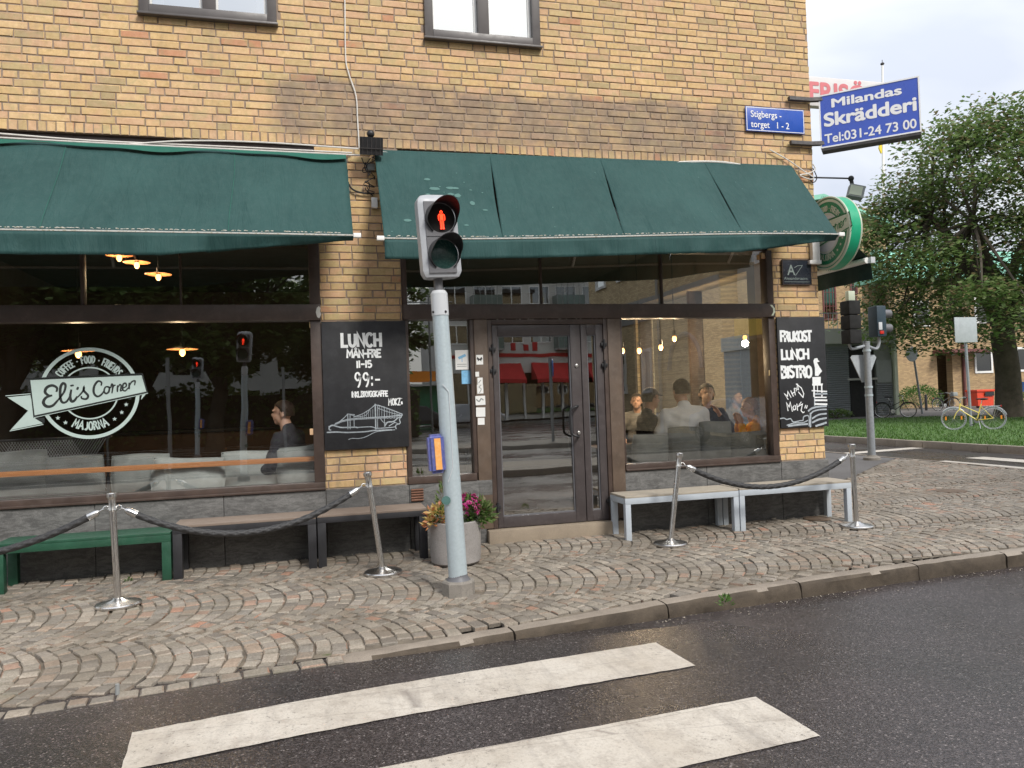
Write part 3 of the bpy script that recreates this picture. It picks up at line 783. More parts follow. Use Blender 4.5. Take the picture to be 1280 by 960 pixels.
for i in range(3): marking('crosswalk_stripe', [(-1.0, -5.25-.98*i), (2.2, -4.95-.98*i), (2.2, -5.42-.98*i), (-1.0, -5.72-.98*i)], seed=4+i)
for i, (px0, py0, px1, py1, w) in enumerate(((1163, 578, 1288, 589.5, .5), (1211, 573, 1288, 581, .5), (1258, 567.5, 1292, 569, .5))):
    p = rp(px0, py0); q = rp(px1, py1); marking('crosswalk_stripe', [(p[0], q[1]-1.5), (p[0]+w, q[1]-1.5), (p[0]+w, p[1]+.1), (p[0], p[1]+.1)], seed=9+i)
p = rp(1068, 567.5); q = rp(1222, 555)
marking('stop_line', [p, q, (q[0], q[1]+.42), (p[0], p[1]+.42)], seed=15)

# ================================================================== THE CAFE BUILDING
bld = thing('cafe_building', 'yellow brick corner building with dark brown shopfront and door', 'building')
X0, X1 = -9.0, 5.665
def rects(x0, x1, z0, z1, holes, y0, y1, mb):
    gx = sorted({x0, x1, *[h[0] for h in holes], *[h[1] for h in holes]}); gz = sorted({z0, z1, *[h[2] for h in holes], *[h[3] for h in holes]})
    gx = [g for g in gx if x0 <= g <= x1]; gz = [g for g in gz if z0 <= g <= z1]
    for a, b in zip(gx, gx[1:]):
        run = None
        for c, d in zip(gz, gz[1:]):
            solid = not any(h[0] < (a+b)/2 < h[1] and h[2] < (c+d)/2 < h[3] for h in holes)
            if solid: run = (run[0], d) if run else (c, d)
            if (not solid or d == gz[-1]) and run: mb.box(a, b, y0, y1, *run); run = None
            if not solid: run = None
WIN = [(-6.69, -5.48), (-4.05, -2.842), (-1.418, -.208), (1.216, 2.427)]
holes = [(a+.03, b-.03, 5.2, 6.45) for a, b in WIN]
wl = MB(); rects(X0, X1, 4.03, 6.6, holes, .008, .36, wl)
wl.box(.12, .905, .008, .36, 0, 4.03); wl.box(5.075, X1, .008, .36, 0, 4.03); wl.box(X0, -4.25, .008, .36, 0, 4.03)
wl.build('wall', 'mortar', bld, 0)
ub = MB(); ub.box(X0, X1, .0, .36, 6.6, 9.5); ub.box(X0, -5.3, 0.0, .0079, 0.7, 6.6); ub.build('upper_wall', 'far_brick', bld, 0)
sw = MB()
sy = [(.36, .9, 0, 9.5), (.9, 4.4, 0, .75), (.9, 4.4, 3.0, 9.5), (4.4, 14, 0, 9.5)]
for (a, b, c, d) in sy: sw.box(5.35, X1-.001, a, b, c, d)
sw.box(X0, X1-.001, 14, 14.3, 0, 9.5); sw.build('side_wall', 'far_brick_side', bld, 0)
MB().box(X0-.2, X1+.25, -.25, 14.5, 9.5, 9.8).build('roof', 'roof_dark', bld, 0)
# --- bricks
rb = random.Random(5)
def brick_mesh(w, h, seed):
    r = random.Random(seed); j = lambda a: r.uniform(-a, a)*1.5
    vs = []
    for (ins, y) in ((0.0035, 0), (0, .0045), (0, .022)):
        for sx, sz in ((-1, -1), (1, -1), (1, 1), (-1, 1)):
            vs.append((sx*(w/2-ins)+(j(.0022) if y < .02 else 0), y+(j(.0012) if y == 0 else 0), sz*(h/2-ins)+(j(.0018) if y < .02 else 0)))
    fs = [(0, 1, 2, 3)]+[(k+(4*m)+4, (k+1) % 4+4*m+4, (k+1) % 4+4*m, k+4*m) for m in (0, 1) for k in range(4)]
    return vs, fs
bricks = []   # (cx, cz, w, h, dy)
def course(x0, x1, z, h, blocked=()):
    x = x0 - rb.uniform(0, .25); seq = rb.choice([0, 1, 2])
    while x < x1:
        w = .236 if (seq % 3 != 2) else .112
        if rb.random() < .12: w = .236 if w < .2 else .112
        w += rb.uniform(-.004, .004); seq += 1
        a, b = max(x, x0), min(x+w, x1)
        cuts = [(a, b)]
        for (h0, h1) in blocked:
            cuts = [c for q in cuts for c in ((q[0], min(q[1], h0)), (max(q[0], h1), q[1])) if c[1]-c[0] > .03]
        for (c, d) in cuts: bricks.append(((c+d)/2, z+h/2+rb.uniform(-.0012, .0012), d-c, h, rb.uniform(-.0015, .0025)))
        x += w+.0115
ZC = .0735; BH = .0625
z = 4.127
while z < 6.58:
    course(-5.3, X1, z, BH, [(a, b) for a, b in WIN] if z+BH > 5.165 and z < 6.5 else ()); z += ZC
x = -5.3
while x < X1-.02:
    w = rb.uniform(.063, .067); bricks.append((x+w/2, 4.076, min(w, X1-x), .088, rb.uniform(-.002, .002))); x += w+.0105
z = .712
while z < 3.99:
    course(.125, .9, z, BH); course(5.08, X1, z, BH); course(-5.3, -4.26, z, BH); z += ZC
def bvis(b):
    cx, cz, w, h, dy = b; p = to_px((cx, 0, cz))
    if not (0 < p[0] < 1280 and 0 < p[1] < 960): return 0
    if 3.05 < cz < 3.95 and not (.42 < cx < .66): return 0
    if 1.09 < cz < 2.31 and cz < 3: return 0
    if cz < 3.96 and .1 < cx < .92 and cz < .7: return 0
    q = to_px((cx+w/2, 0, cz)); q0 = to_px((cx-w/2, 0, cz)); return (q[0]-q0[0])*F_PX/p[2]*h
bricks.sort(key=lambda b: -bvis(b))
bank = {}
for i in range(8): bank['S', i] = brick_mesh(.236, BH, i); bank['H', i] = brick_mesh(.112, BH, 50+i)
bme = {}
for k_, (vs, fs) in bank.items():
    b_ = MB(); b_.add(vs, fs); me = b_.mesh('brick', 25); me.materials.append(M['brick']); bme[k_] = me
wallfield = MB()
for i, (cx, cz, w, h, dy) in enumerate(bricks):
    ty = 'S' if w > .225 else ('H' if .105 < w < .12 and h < .1 else None); v = rb.randrange(8)
    if i < 295 and ty: instance('brick', bme[ty, v], bld, (cx, dy, cz))
    elif i < 295:
        b_ = MB(); b_.add(*brick_mesh(w, h, i)); me = b_.mesh('brick', 25); me.materials.append(M['brick']); instance('brick', me, bld, (cx, dy, cz))
    else:
        vs, fs = bank[ty, v] if ty else brick_mesh(w, h, i)
        wallfield.add([(a+cx, b+dy, c+cz) for a, b, c in vs], fs)
tag(wallfield.build('brick_field', 'brick', bld, 25), kind='stuff')
# --- granite plinth slabs, step
for a, b in ((-9, -7.2), (-7.2, -6.1), (-6.1, -5.0), (-5, -3.95), (-3.95, -2.9), (-2.9, -1.88), (-1.88, -.80), (-.80, .12), (.12, .915), (.915, 1.68), (3.15, 4.15), (4.15, 5.075), (5.075, 5.69)):
    MB().cbox(a+.002, b-.002, -.022+rb.uniform(-.002, .002), .3, -.05, .700+rb.uniform(-.002, .001), .005).build('plinth_slab', 'plinth_granite', bld, 40)
MB().cbox(5.36, 5.69, .302, 14, -.05, .70, .005).build('plinth_slab', 'plinth_granite', bld, 40)
MB().cbox(1.685, 3.145, -.10, .4, -.05, .198, .012).build('door_step', 'step_granite', bld, 40)
v = thing('vent', None, None); v.parent = bld
MB().box(.93, 1.05, -.034, -.0225, .535, .66).build('vent_back', 'dark_void', v)
s_ = MB()
for i in range(5): s_.obox((.99, -.038, .548+.025*i), .06, .008, .006, Matrix.Rotation(.5, 3, 'X'))
s_.build('louvre', 'vent_rust', v)
# fascia boxes that carry the awnings; dark brown top strip stands for the shaded brick recess
MB().box(-4.25, .12, .045, .30, 3.08, 4.03).box(.905, 5.075, .045, .30, 3.08, 4.03).build('fascia', 'frame_brown', bld, 0)

# --- shop windows: frame members, panes (2 cm thick frames proud of the glass)
GY = .055
def window(name, members, panes, label=None, fmat='frame_brown', gmat='shop_glass', y=GY):
    f = MB()
    for (a, b, c, d, e, g) in members: f.cbox(a, b, c, d, e, g, .004)
    w = f.build(name, fmat, bld, 40)
    if label: w['label'] = label
    for (a, b, c, d) in panes: MB().add([(a, y, c), (b, y, c), (b, y, d), (a, y, d)], [(0, 1, 2, 3)]).build('pane', gmat, w, 0)
    return w
SZ, BZ0, BZ1, TZ = .775, 2.325, 2.475, 3.08
wl_ = window('shop_window', [(-4.25, .12, -.03, .12, .703, SZ), (-4.25, .12, -.045, .12, .686+.018, .725), (.02, .12, -.012, .12, SZ, BZ0), (-4.25, -4.15, -.012, .12, SZ, BZ0)],
       [(-4.16, .03, SZ-.01, BZ0+.01)], 'large shop window with round cafe emblem stuck on the glass')
window('transom_window', [(-4.25, .12, -.04, .12, BZ0, BZ1), (.02, .12, -.012, .12, BZ1, TZ), (-4.25, -4.15, -.012, .12, BZ1, TZ), (-1.96, -1.935, .0, .11, BZ1, TZ), (-1.14, -1.125, .03, .11, BZ1, TZ), (-3.2, -3.175, .0, .11, BZ1, TZ)],
       [(-4.16, .03, BZ1-.01, TZ+.01)])
window('side_window', [(.908, 1.60, -.03, .12, .703, SZ), (.908, .955, -.012, .12, SZ, BZ0), (1.575, 1.612, -.012, .12, SZ, BZ0)], [(.95, 1.58, SZ-.01, BZ0+.01)], None, 'frame_brown', 'door_glass')
wr_ = window('shop_window', [(3.205, 5.07, -.03, .12, .703, SZ), (3.205, 5.07, -.045, .12, .704, .722), (3.2, 3.222, -.012, .12, SZ, BZ0), (4.995, 5.07, -.012, .12, SZ, BZ0)], [(3.21, 5.0, SZ-.01, BZ0+.01)], 'shop window behind which people sit on cushions')
window('transom_window', [(.908, 5.07, -.04, .12, BZ0, BZ1), (.908, .955, -.012, .12, BZ1, TZ), (4.995, 5.07, -.012, .12, BZ1, TZ), (2.35, 2.37, .03, .11, BZ1, TZ), (3.72, 3.74, .03, .11, BZ1, TZ)], [(.95, 5.0, BZ1-.01, TZ+.01)], None, 'frame_brown', 'door_glass')
for a, b in ((1.614, 1.752), (3.055, 3.198)): MB().cbox(a, b, -.024, .14, .21 if a > 3 else .21, BZ0-.001, .004).build('post', 'post_brown', bld, 40)
MB().cbox(1.614, 1.752, -.026, .14, .55, .20 if False else .70, .004).build('post_foot', 'plinth_granite', bld, 40)
# peeled spots at the ends of the cross bars
for (x, z0, s) in ((.085, 2.44, 1), (5.03, 2.44, -1)):
    r = MB(); r.prism([(0, 0), (.02, .02), (.035, .0), (.03, -.03), (.04, -.06), (.02, -.10), (.0, -.085), (-.01, -.04)] if s > 0 else [(-.03, .02), (0, .02), (.03, -.02), (.035, -.06), (.01, -.1), (-.015, -.1), (.01, -.06), (.008, -.02)], (x, -.0405, z0), (1, 0, 0), (0, 0, 1), (0, -.0012, 0)); r.build('peeled_paint', 'sign_cream' if s < 0 else 'plaster_white', bld, 0)
# --- entrance door
df = MB(); df.cbox(1.754, 1.80, -.016, .12, .2, 2.325); df.cbox(3.008, 3.053, -.016, .12, .2, 2.325); df.cbox(1.80, 3.008, -.016, .12, 2.268, 2.3245); df.build('door_frame', 'frame_brown', bld, 40)
def leafdoor(x0, x1, gx0, gx1, label):
    z0, z1, g0, g1 = .205, 2.262, .315, 2.155; d = MB()
    d.cbox(x0, gx0, -.004, .06, z0, z1); d.cbox(gx1, x1, -.004, .06, z0, z1)
    d.cbox(gx0+.0005, gx1-.0005, -.0035, .0595, z0, g0); d.cbox(gx0+.0005, gx1-.0005, -.0035, .0595, g1, z1)
    o = d.build('door', 'door_brown', bld, 40); o['label'] = label
    b = MB(); w = .012
    for q in ((gx0, gx0+w, g0, g1), (gx1-w, gx1, g0, g1), (gx0+w, gx1-w, g0, g0+w), (gx0+w, gx1-w, g1-w, g1)): b.box(q[0], q[1], .012, .03, q[2], q[3])
    b.build('glazing_bead', 'signal_inner', o, 0)
    MB().add([(gx0, .033, g0), (gx1, .033, g0), (gx1, .033, g1), (gx0, .033, g1)], [(0, 1, 2, 3)]).build('pane', 'door_glass', o, 0)
    return o
dl = leafdoor(1.806, 2.752, 1.862, 2.642, 'wide glazed entrance door leaf with bow handle')
dr = leafdoor(2.760, 3.004, 2.825, 2.925, 'narrow glazed side leaf of the entrance door')
h1, h2 = at(712, 508, -.05), at(716, 546, -.05)
hb = MB()
for dx, yy in ((.055, -.085), (-.035, .10)):
    X = 2.66+dx*.0
    p = [(2.70, 0 if yy < 0 else .06, h1.z), (2.66, yy, h1.z), (2.60, yy, h1.z-.03), (2.588, yy, h1.z-.08), (2.588, yy, h2.z+.08), (2.60, yy, h2.z+.03), (2.66, yy, h2.z), (2.70, 0 if yy < 0 else .06, h2.z)]
    hb.tube(smooth_pts(p, 5), .0125, 10)
hb.build('handle', 'black_metal', dl)
for (zx, zz) in ((2.70, 1.83), (2.70, 1.13)):
    k_ = MB(); k_.lathe([(.017, 0), (.017, .012), (.012, .014)], (zx, -.004, zz), 16, (0, -1, 0)); k_.build('lock', 'steel', dl)
for x_, sgn, zs in ((1.80, 1, (2.02, 1.80, .42)), (3.006, -1, (2.05, 1.83, .40))):
    for zz in zs:
        h = MB(); h.cbox(x_-.030, x_+.035, -.030, -.006, zz-.018, zz+.018, .003); h.tube([(x_, -.032, zz-.05), (x_, -.032, zz+.05)], .011, 10); h.build('hinge', 'black_metal', bld)
# white chips along the door head
ch = MB()
for i in range(22):
    x = 1.76+rb.random()*1.28; s = rb.uniform(.003, .012); ch.box(x, x+s*1.6, -.0172, -.0162, 2.319, 2.319+s*.5)
ch.build('paint_chips', 'plaster_white', bld, 0)
# stickers: notice on the side window and stickers down the post
def sticker(x0, x1, z0, z1, y, mat='sticker_white', label=None, parent=bld, tilt=0):
    c = ((x0+x1)/2, y, (z0+z1)/2); mb = MB()
    mb.obox((0, 0, 0), (x1-x0)/2, .0008, (z1-z0)/2, Matrix.Rotation(tilt, 3, 'Y')); o = mb.build('sticker', mat, parent, 0, c)
    if label: o['label'] = label
    return o
def zoom5(zx, zy, y): return at(500+zx/4.364, 380+zy/4.364, y)
def stk(a, b, c, d, y, **k):
    p, q = zoom5(a, b, y), zoom5(c, d, y); return sticker(min(p.x, q.x), max(p.x, q.x), min(p.z, q.z), max(p.z, q.z), y, **k)
o = stk(300, 252, 376, 357, GY-.004, label='white notice with blue surveillance camera drawing')
r = Ribbon(lambda u, v, c: Vector((0, -.0015-c, 0))+Vector((u, 0, v)))
r.stroke([(-.028, .02), (.03, .045)], .026); r.stroke([(.0, .02), (.0, -.02)], .007); r.mb.build('camera_drawing', 'sticker_blue', o, 0)
r = Ribbon(lambda u, v, c: Vector((u, -.0015-c, v)))
for i in range(2): r.stroke([(-.05, -.045-.02*i), (.045, -.045-.02*i)], .006)
r.mb.build('small_print', 'cabinet_grey', o, 0)
stk(335, 363, 384, 435, GY-.004, mat='sticker_blue', label='pale blue square sticker on the side window')
stk(415, 278, 454, 330, -.0255, label='white sticker with black butterfly mark')
bt = MB(); c_ = zoom5(434, 300, -.027)
for sx in (-1, 1): bt.prism([(0, 0), (sx*.022, .022), (sx*.03, .0), (sx*.016, -.012), (sx*.02, -.026), (0, -.01)], (c_.x, -.0265, c_.z), (1, 0, 0), (0, 0, 1), (0, -.0006, 0))
bt.build('butterfly_mark', 'black_metal', bld, 0)
for q in ((411, 370, 432, 396), (422, 402, 452, 440), (420, 440, 455, 488), (411, 502, 466, 550), (414, 565, 466, 614), (424, 622, 462, 658)):
    o = stk(*q, -.0255, mat='sticker_white', tilt=rb.uniform(-.04, .04)); o['label'] = 'small worn sticker on the door post'
r = Ribbon(lambda u, v, c: Vector((u, -.0268-c, v)))
c_ = zoom5(437, 525, -.026); r.stroke([(c_.x-.04, c_.z+.01), (c_.x-.01, c_.z-.012), (c_.x+.01, c_.z+.015), (c_.x+.035, c_.z)], .012, 3)
c_ = zoom5(437, 464, -.026); r.stroke([(c_.x-.01, c_.z-.04), (c_.x+.012, c_.z+.0), (c_.x-.012, c_.z+.02), (c_.x+.012, c_.z+.04)], .007, 3)
c_ = zoom5(437, 421, -.026); r.stroke([(c_.x-.018, c_.z-.02), (c_.x+.008, c_.z+.012)], .008, 3)
r.mb.build('sticker_scribble', 'cabinet_grey', bld, 0)
# --- upper windows
for (a, b) in WIN:
    z0, z1 = 5.163, 6.49; f = MB()
    f.cbox(a, a+.085, -.035, .14, z0, z1); f.cbox(b-.085, b, -.035, .14, z0, z1); f.cbox(a+.085, b-.085, -.0345, .14, z1-.08, z1)
    f.cbox(a+.085, b-.085, -.0345, .14, z0, z0+.085); xm = (a+b)/2; f.cbox(xm-.058, xm+.058, -.034, .139, z0+.085, z1-.08)
    o = f.build('window', 'window_grey', bld, 40); o['label'] = 'grey framed double window in the brick wall above the awnings'
    MB().cbox(a-.012, b+.012, -.065, .0, z0-.022, z0-.001, .004).build('sill', 'window_grey', o, 40)
    for (c, d) in ((a+.085, xm-.058), (xm+.058, b-.085)):
        w = MB()
        for q in ((c, c+.018, z0+.085, z1-.08), (d-.03, d, z0+.085, z1-.08), (c+.018, d-.03, z0+.085, z0+.10), (c+.018, d-.03, z1-.1, z1-.08)): w.box(q[0], q[1], .03, .07, q[2], q[3])
        w.build('inner_frame', 'white_frame', o, 0)
        MB().add([(c, .045, z0+.08), (d, .045, z0+.08), (d, .045, z1-.08), (c, .045, z1-.08)], [(0, 1, 2, 3)]).build('pane', 'upper_glass', o, 0)
    cu = MB()
    for c, d in ((a+.02, a+.17), (b-.20, b-.02)): cu.grid(lambda u, v: (c+(d-c)*u, .28+.02*math.sin(u*9)+.006*math.sin(u*23), 5.1+1.5*v), 40, 2)
    cu.build('curtain', 'sign_white', o, 60)
MB().box(X0, X1-.4, .3, 3.2, 4.55, 4.62).box(X0, X1-.4, 3.2, 3.3, 4.62, 7.2).build('upstairs_room', 'plaster_grey', bld, 0)
# --- interior of the cafe
MB().box(-4.25, 5.35, .30, 8, .05, .09).build('inner_floor', 'inner_floor', bld, 0)
MB().box(-4.25, 5.35, .362, 8, 3.75, 3.8).build('inner_ceiling', 'inner_ceiling', bld, 0)
MB().box(5.31, 5.348, .363, .9, .09, 3.75).box(5.31, 5.348, .9, 4.4, .09, .74).box(5.31, 5.348, .9, 4.4, 3.01, 3.75).box(5.31, 5.348, 4.4, 7.99, .09, 3.75).box(-4.35, -4.25, .362, 8, .05, 3.75).box(-4.25, 5.35, 8, 8.1, .05, 3.75).build('inner_wall', 'inner_wall', bld, 0)
for (a, b) in ((-4.25, .12), (3.2, 5.35)):
    MB().cbox(a+.01, b-.01, .13, .80, .09, .60, .01).build('window_seat', 'wood_dark', bld, 40)
w = MB()
for q in ((.9, .96), (2.6, 2.66), (4.34, 4.4)): w.box(5.40, 5.62, q[0], q[1], .75, 3.0)
o = w.build('side_window', 'frame_brown', bld, 0)  # unseen windows in the side wall, added to let daylight into the room
MB().add([(5.5, .9, .75), (5.5, 4.4, .75), (5.5, 4.4, 3.0), (5.5, .9, 3.0)], [(0, 1, 2, 3)]).build('pane', 'shop_glass', o, 0)

# ---------------- the emblem: on the window glass and on the round sign
def roundel(fmap, Rr, parent, c_main, c_dark, c_back=None, zoff=.0006, sub=True):
    """fmap(u,v,c): plane of the emblem, u right, v up, c outwards"""
    def lay(n): return lambda u, v, c=0: fmap(u*Rr, v*Rr, zoff*n+c*.3)
    N = lambda zx, zy: ((zx-588)/322, (386-zy)/306)
    def ring(r0, r1, n, name, mat, a0=0, a1=2*PI):
        mb = MB(); k = 72; f = lay(n)
        vs = [f(r*math.cos(a0+(a1-a0)*i/k), r*math.sin(a0+(a1-a0)*i/k)) for i in range(k+1) for r in (r0, r1)]
        mb.add(vs, [(2*i, 2*i+1, 2*i+3, 2*i+2) for i in range(k)]); return mb.build(name, mat, parent, 0)
    if c_back: ring(.001, .93, 0, 'emblem_ground', c_back)
    ring(.925, 1.0, 1, 'emblem_ring', c_main); ring(.545, .575, 1, 'inner_ring', c_main)
    def top(u, v, c): r = .66+v; a = u/.66; return lay(2)(r*math.cos(a), r*math.sin(a), c)
    def bot(u, v, c): r = .80-v; a = u/.80; return lay(2)(r*math.cos(a), r*math.sin(a), c)
    txt = 'COFFEE * FOOD * FRIENDS'; h = .150; wsx = (1.28-.16*h*(len(txt)-1))/(h*sum(G[c][0] for c in txt)); r = Ribbon(lambda u, v, c: top(-u, v, c)); w = r.width(txt, h, .16, wsx)
    r.text(txt, -(PI/2*.66+w/2) if False else -(.66*PI/2)-w/2, 0, h, .026, .16, 0, wsx); r.mb.build('emblem_lettering', c_main, parent, 0)
    r = Ribbon(bot); txt = 'MAJORNA'; h = .17; w = r.width(txt, h, .2, .85); r.text(txt, 1.5*PI*.80-w/2, 0, h, .034, .2, 0, .85); r.mb.build('emblem_lettering', c_main, parent, 0)
    st = MB(); f = lay(2)
    for (zx, zy) in ((383, 545), (430, 577), (743, 565), (790, 522), (820, 470)):
        cx, cy = N(zx, zy); pts = []
        for k in range(10):
            a = PI/2+k*PI/5; rr = .05 if k % 2 == 0 else .021; pts.append(f(cx+rr*math.cos(a), cy+rr*math.sin(a)))
        st.add(pts+[f(cx, cy)], [(k, (k+1) % 10, 10) for k in range(10)])
    st.build('star', c_main, parent, 0)
    def pl(pts, n, name, mat):
        f = lay(n); mb = MB(); mb.add([f(*N(*p)) for p in pts], [tuple(range(len(pts)))]); return mb.build(name, mat, parent, 0)
    pl([(75, 398), (216, 388), (245, 545), (290, 576), (90, 612), (200, 490)], 3, 'banner_tail', c_main)
    pl([(240, 540), (300, 540), (300, 574)], 4, 'banner_fold', c_dark)
    pl([(925, 410), (955, 398), (918, 442)], 4, 'banner_fold', c_main)
    pl([(210, 275), (934, 260), (966, 400), (232, 540)], 4, 'banner_edge', c_dark)
    pl([(218, 290), (926, 275), (954, 386), (240, 522)], 5, 'banner', c_main)
    r = Ribbon(lambda u, v, c: lay(4)(u, v, c)); r.stroke([N(216, 281), N(934, 266)], .012); r.stroke([N(236, 537), N(964, 398)], .012)
    r.stroke([N(66, 388), N(216, 379)], .016); r.stroke([N(88, 618), N(290, 584)], .018); r.mb.build('banner_line', c_main, parent, 0)
    L = [([(378, 372), (382, 345), (352, 328), (318, 342), (308, 372), (330, 394), (352, 394)], 1.5), ([(350, 394), (312, 408), (296, 440), (316, 466), (352, 462), (388, 425)], 1.6),
         ([(388, 425), (425, 375), (436, 330), (420, 316), (404, 345), (402, 410), (414, 442), (440, 438), (462, 405)], 1.4), ([(472, 358), (464, 405), (470, 435), (488, 434), (510, 405)], 1.5),
         ([(476, 326), (478, 338)], 1.9), ([(516, 342), (508, 362)], 1.2), ([(512, 410), (545, 372), (552, 346), (552, 370), (577, 402), (566, 424), (538, 420), (534, 404)], 1.2),
         ([(662, 338), (664, 316), (642, 308), (618, 340), (614, 385), (636, 410), (664, 396), (684, 366)], 1.2), ([(706, 345), (688, 350), (680, 376), (692, 392), (710, 380), (714, 352), (700, 346), (722, 356)], 1.0),
         ([(722, 356), (731, 330), (737, 345), (730, 392)], 1.0), ([(732, 366), (744, 340), (756, 338)], .85), ([(768, 338), (765, 384)], .95), ([(766, 362), (782, 334), (791, 344), (786, 376), (800, 370)], .85),
         ([(800, 360), (824, 346), (820, 326), (804, 334), (800, 366), (816, 378), (838, 356)], .95), ([(844, 322), (842, 368)], 1.0), ([(844, 345), (860, 318), (882, 312), (878, 342)], .9)]
    r = Ribbon(lay(6))
    for pts, wd in L: r.stroke([N(*p) for p in pts], .040*wd, 5, lambda t: .62+.38*math.sin(PI*min(1, max(0, t))))
    r.mb.build('script_lettering', c_dark, parent, 0)
dc = Vector((-1.915, GY-.002, 1.69))
roundel(lambda u, v, c=0: dc+Vector((u, -c, v)), .411, wl_, 'decal', 'decal_dark')
# ================================================================== AWNINGS
def awning(label, xa, xb, ztop, zbar0, zbar1, seams, drop, seed):
    t = thing('awning', label, 'awning'); yT, yB = -.05, -.78; rr = random.Random(seed)
    xs = [xa]+[None]*len(seams)+[xb]
    def zb(x): return zbar0+(zbar1-zbar0)*sm(xa, xb, x)
    edges = [lambda v: xa]+[(lambda v, s=s: s[0]+(s[1]-s[0])*v) for s in seams]+[lambda v: xb]
    for i in range(len(edges)-1):
        L, Rg = edges[i], edges[i+1]
        def fn(u, v, L=L, Rg=Rg, i=i):
            x0, x1 = L(v), Rg(v)
            gp = .018*math.sin(PI*min(1, max(0, (v-.08)/.9)))**1.2 if v > .08 else 0
            if i > 0: x0 += gp*.35
            if i < len(edges)-2: x1 -= gp
            x = x0+(x1-x0)*u
            z = ztop(x)+(zb(x)-ztop(x))*v; y = yT+(yB-yT)*v
            sag = .022*math.sin(PI*v)*math.sin(PI*u)
            wr = noise.noise(Vector((x*1.9+seed, v*1.3, seed)))*.035*math.sin(PI*v)+noise.noise(Vector((x*6, v*.9, seed)))*.012*math.sin(PI*min(1, v*1.02))
            if seed == 2: wr += .012*math.sin(x*11+2*math.sin(v*3))*math.exp(-((v-.95)/.2)**2)+.02*math.sin(PI*v)*math.exp(-((x-.0+.25*v)/.06)**2); wr += .022*math.sin(PI*v)*math.exp(-((x+1.6-.15*v)/.05)**2)+.016*math.sin(PI*v)*math.exp(-((x+.55)/.035)**2)+.02*math.sin(PI*v)*math.exp(-((x+.62-.3*v)/.09)**2)-.016*math.exp(-((v-.10)/.05)**2)*(1+.6*math.sin(x*3.1))
            if i < len(edges)-2: wr += .030*math.exp(-((1-u)*(x1-x0)/.05)**2)*math.sin(PI*v)
            return (x, y-wr*.8-0*sag, z+sag*.5-wr*.5)
        o = MB().grid(fn, 70, 26).build('canvas', 'canvas', t, 70)
        md = o.modifiers.new('thick', 'SOLIDIFY'); md.thickness = .003; md.offset = 1
    # valance
    def fv(u, v):
        x = xa+(xb-xa)*u; d = drop(x); z = zb(x)-.012-d*v
        y = yB-.018+.010*math.sin(x*9+seed)*v+noise.noise(Vector((x*6, v, seed+4)))*.02*v+(.05*v if d < .15 else 0)
        return (x, y, z+.004*noise.noise(Vector((x*3, 0, seed)))*v)
    o = MB().grid(fv, 160, 6).build('valance', 'canvas', t, 70); md = o.modifiers.new('thick', 'SOLIDIFY'); md.thickness = .003; md.offset = 1
    mb = MB(); n = 30
    P = [(xa-.035+(xb-xa+.07)*i/n) for i in range(n+1)]
    mb.tube([(x, yB-.004, zb(x)-.004) for x in P], .013, 10); mb.build('front_bar', 'cage_grey', t)
    mb = MB(); mb.add([(x, yB-.026, zb(x)+dz) for x in P for dz in (-.008, -.001)], [(2*i, 2*i+1, 2*i+3, 2*i+2) for i in range(n)]); mb.build('trim_strip', 'lichen', t, 0)
    mb = MB()
    for i in range(260):
        x = rr.uniform(xa+.02, xb-.1); s = rr.uniform(.003, .011)
        mb.ball((x, yB-.012+rr.uniform(-.004, .004), zb(x)+.018+rr.uniform(-.002, .004)), s*1.5, s*.6, s*.5, 5, 3)
    tag(mb.build('lichen', 'lichen', t, 60), kind='stuff')
    for x in (xa, xb): MB().cbox(min(x, x+.0)-.065 if x == xa else x+.0, x if x == xa else x+.065, yB-.03, yB+.018, zb(x)-.022, zb(x)+.016, .004).build('bar_end', 'white_plastic', t)
    for x in (xa+.25, (xa+xb)/2, xb-.3):
        MB().tube([(x, .02, ztop(x)-.45), (x, -.42, ztop(x)-.62), (x, yB+.02, zb(x))], .016, 8).build('arm', 'sign_side', t)
    MB().tube([(xa+.01, -.035, ztop(xa)-.02), (xb-.01, -.035, ztop(xb)-.02)], .03, 12).build('roller', 'canvas', t)
    return t, zb
d1 = lambda x: .185 if x < -1.15 else .185-(x+1.15)/1.5*.155
aw1, zb1 = awning('long dark green awning over the window with the round emblem', -4.15, .405, lambda x: 3.905, 2.968, 2.985, [], d1, 2)
sea = MB()
for xs_ in (-3.55, -2.02, -.615):
    sea.add([(xs_+dx+.01*math.sin(v*5), -.05-.73*v-.030, 3.905+(zb1(xs_)-3.905)*v+.012) for v in [k/16 for k in range(1, 17)] for dx in (-.002, .002)], [(2*i, 2*i+1, 2*i+3, 2*i+2) for i in range(15)])
sea.build('seam', 'canvas_fresh', aw1, 0)
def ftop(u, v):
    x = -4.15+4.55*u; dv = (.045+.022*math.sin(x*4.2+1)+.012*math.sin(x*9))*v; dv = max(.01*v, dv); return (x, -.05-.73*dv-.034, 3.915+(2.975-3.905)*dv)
MB().grid(ftop, 120, 3).build('fresh_fold', 'canvas_fresh', aw1, 60)  # strip of fresher green cloth with a wavy lower edge
d2 = lambda x: .175 if x < 4.2 else .175-(x-4.2)*.115
sm_ = []
for (tx, bx) in ((612, 628), (750, 780), (880, 929)):
    sm_.append((at(tx, 206, -.05).x, at(bx, 291, -.78).x))
aw2, zb2 = awning('dark green awning with three slits over the entrance and right window', .672, 5.345, lambda x: 3.985+.05*(x-.67)/4.67, 2.965, 3.10, sm_, d2, 3)
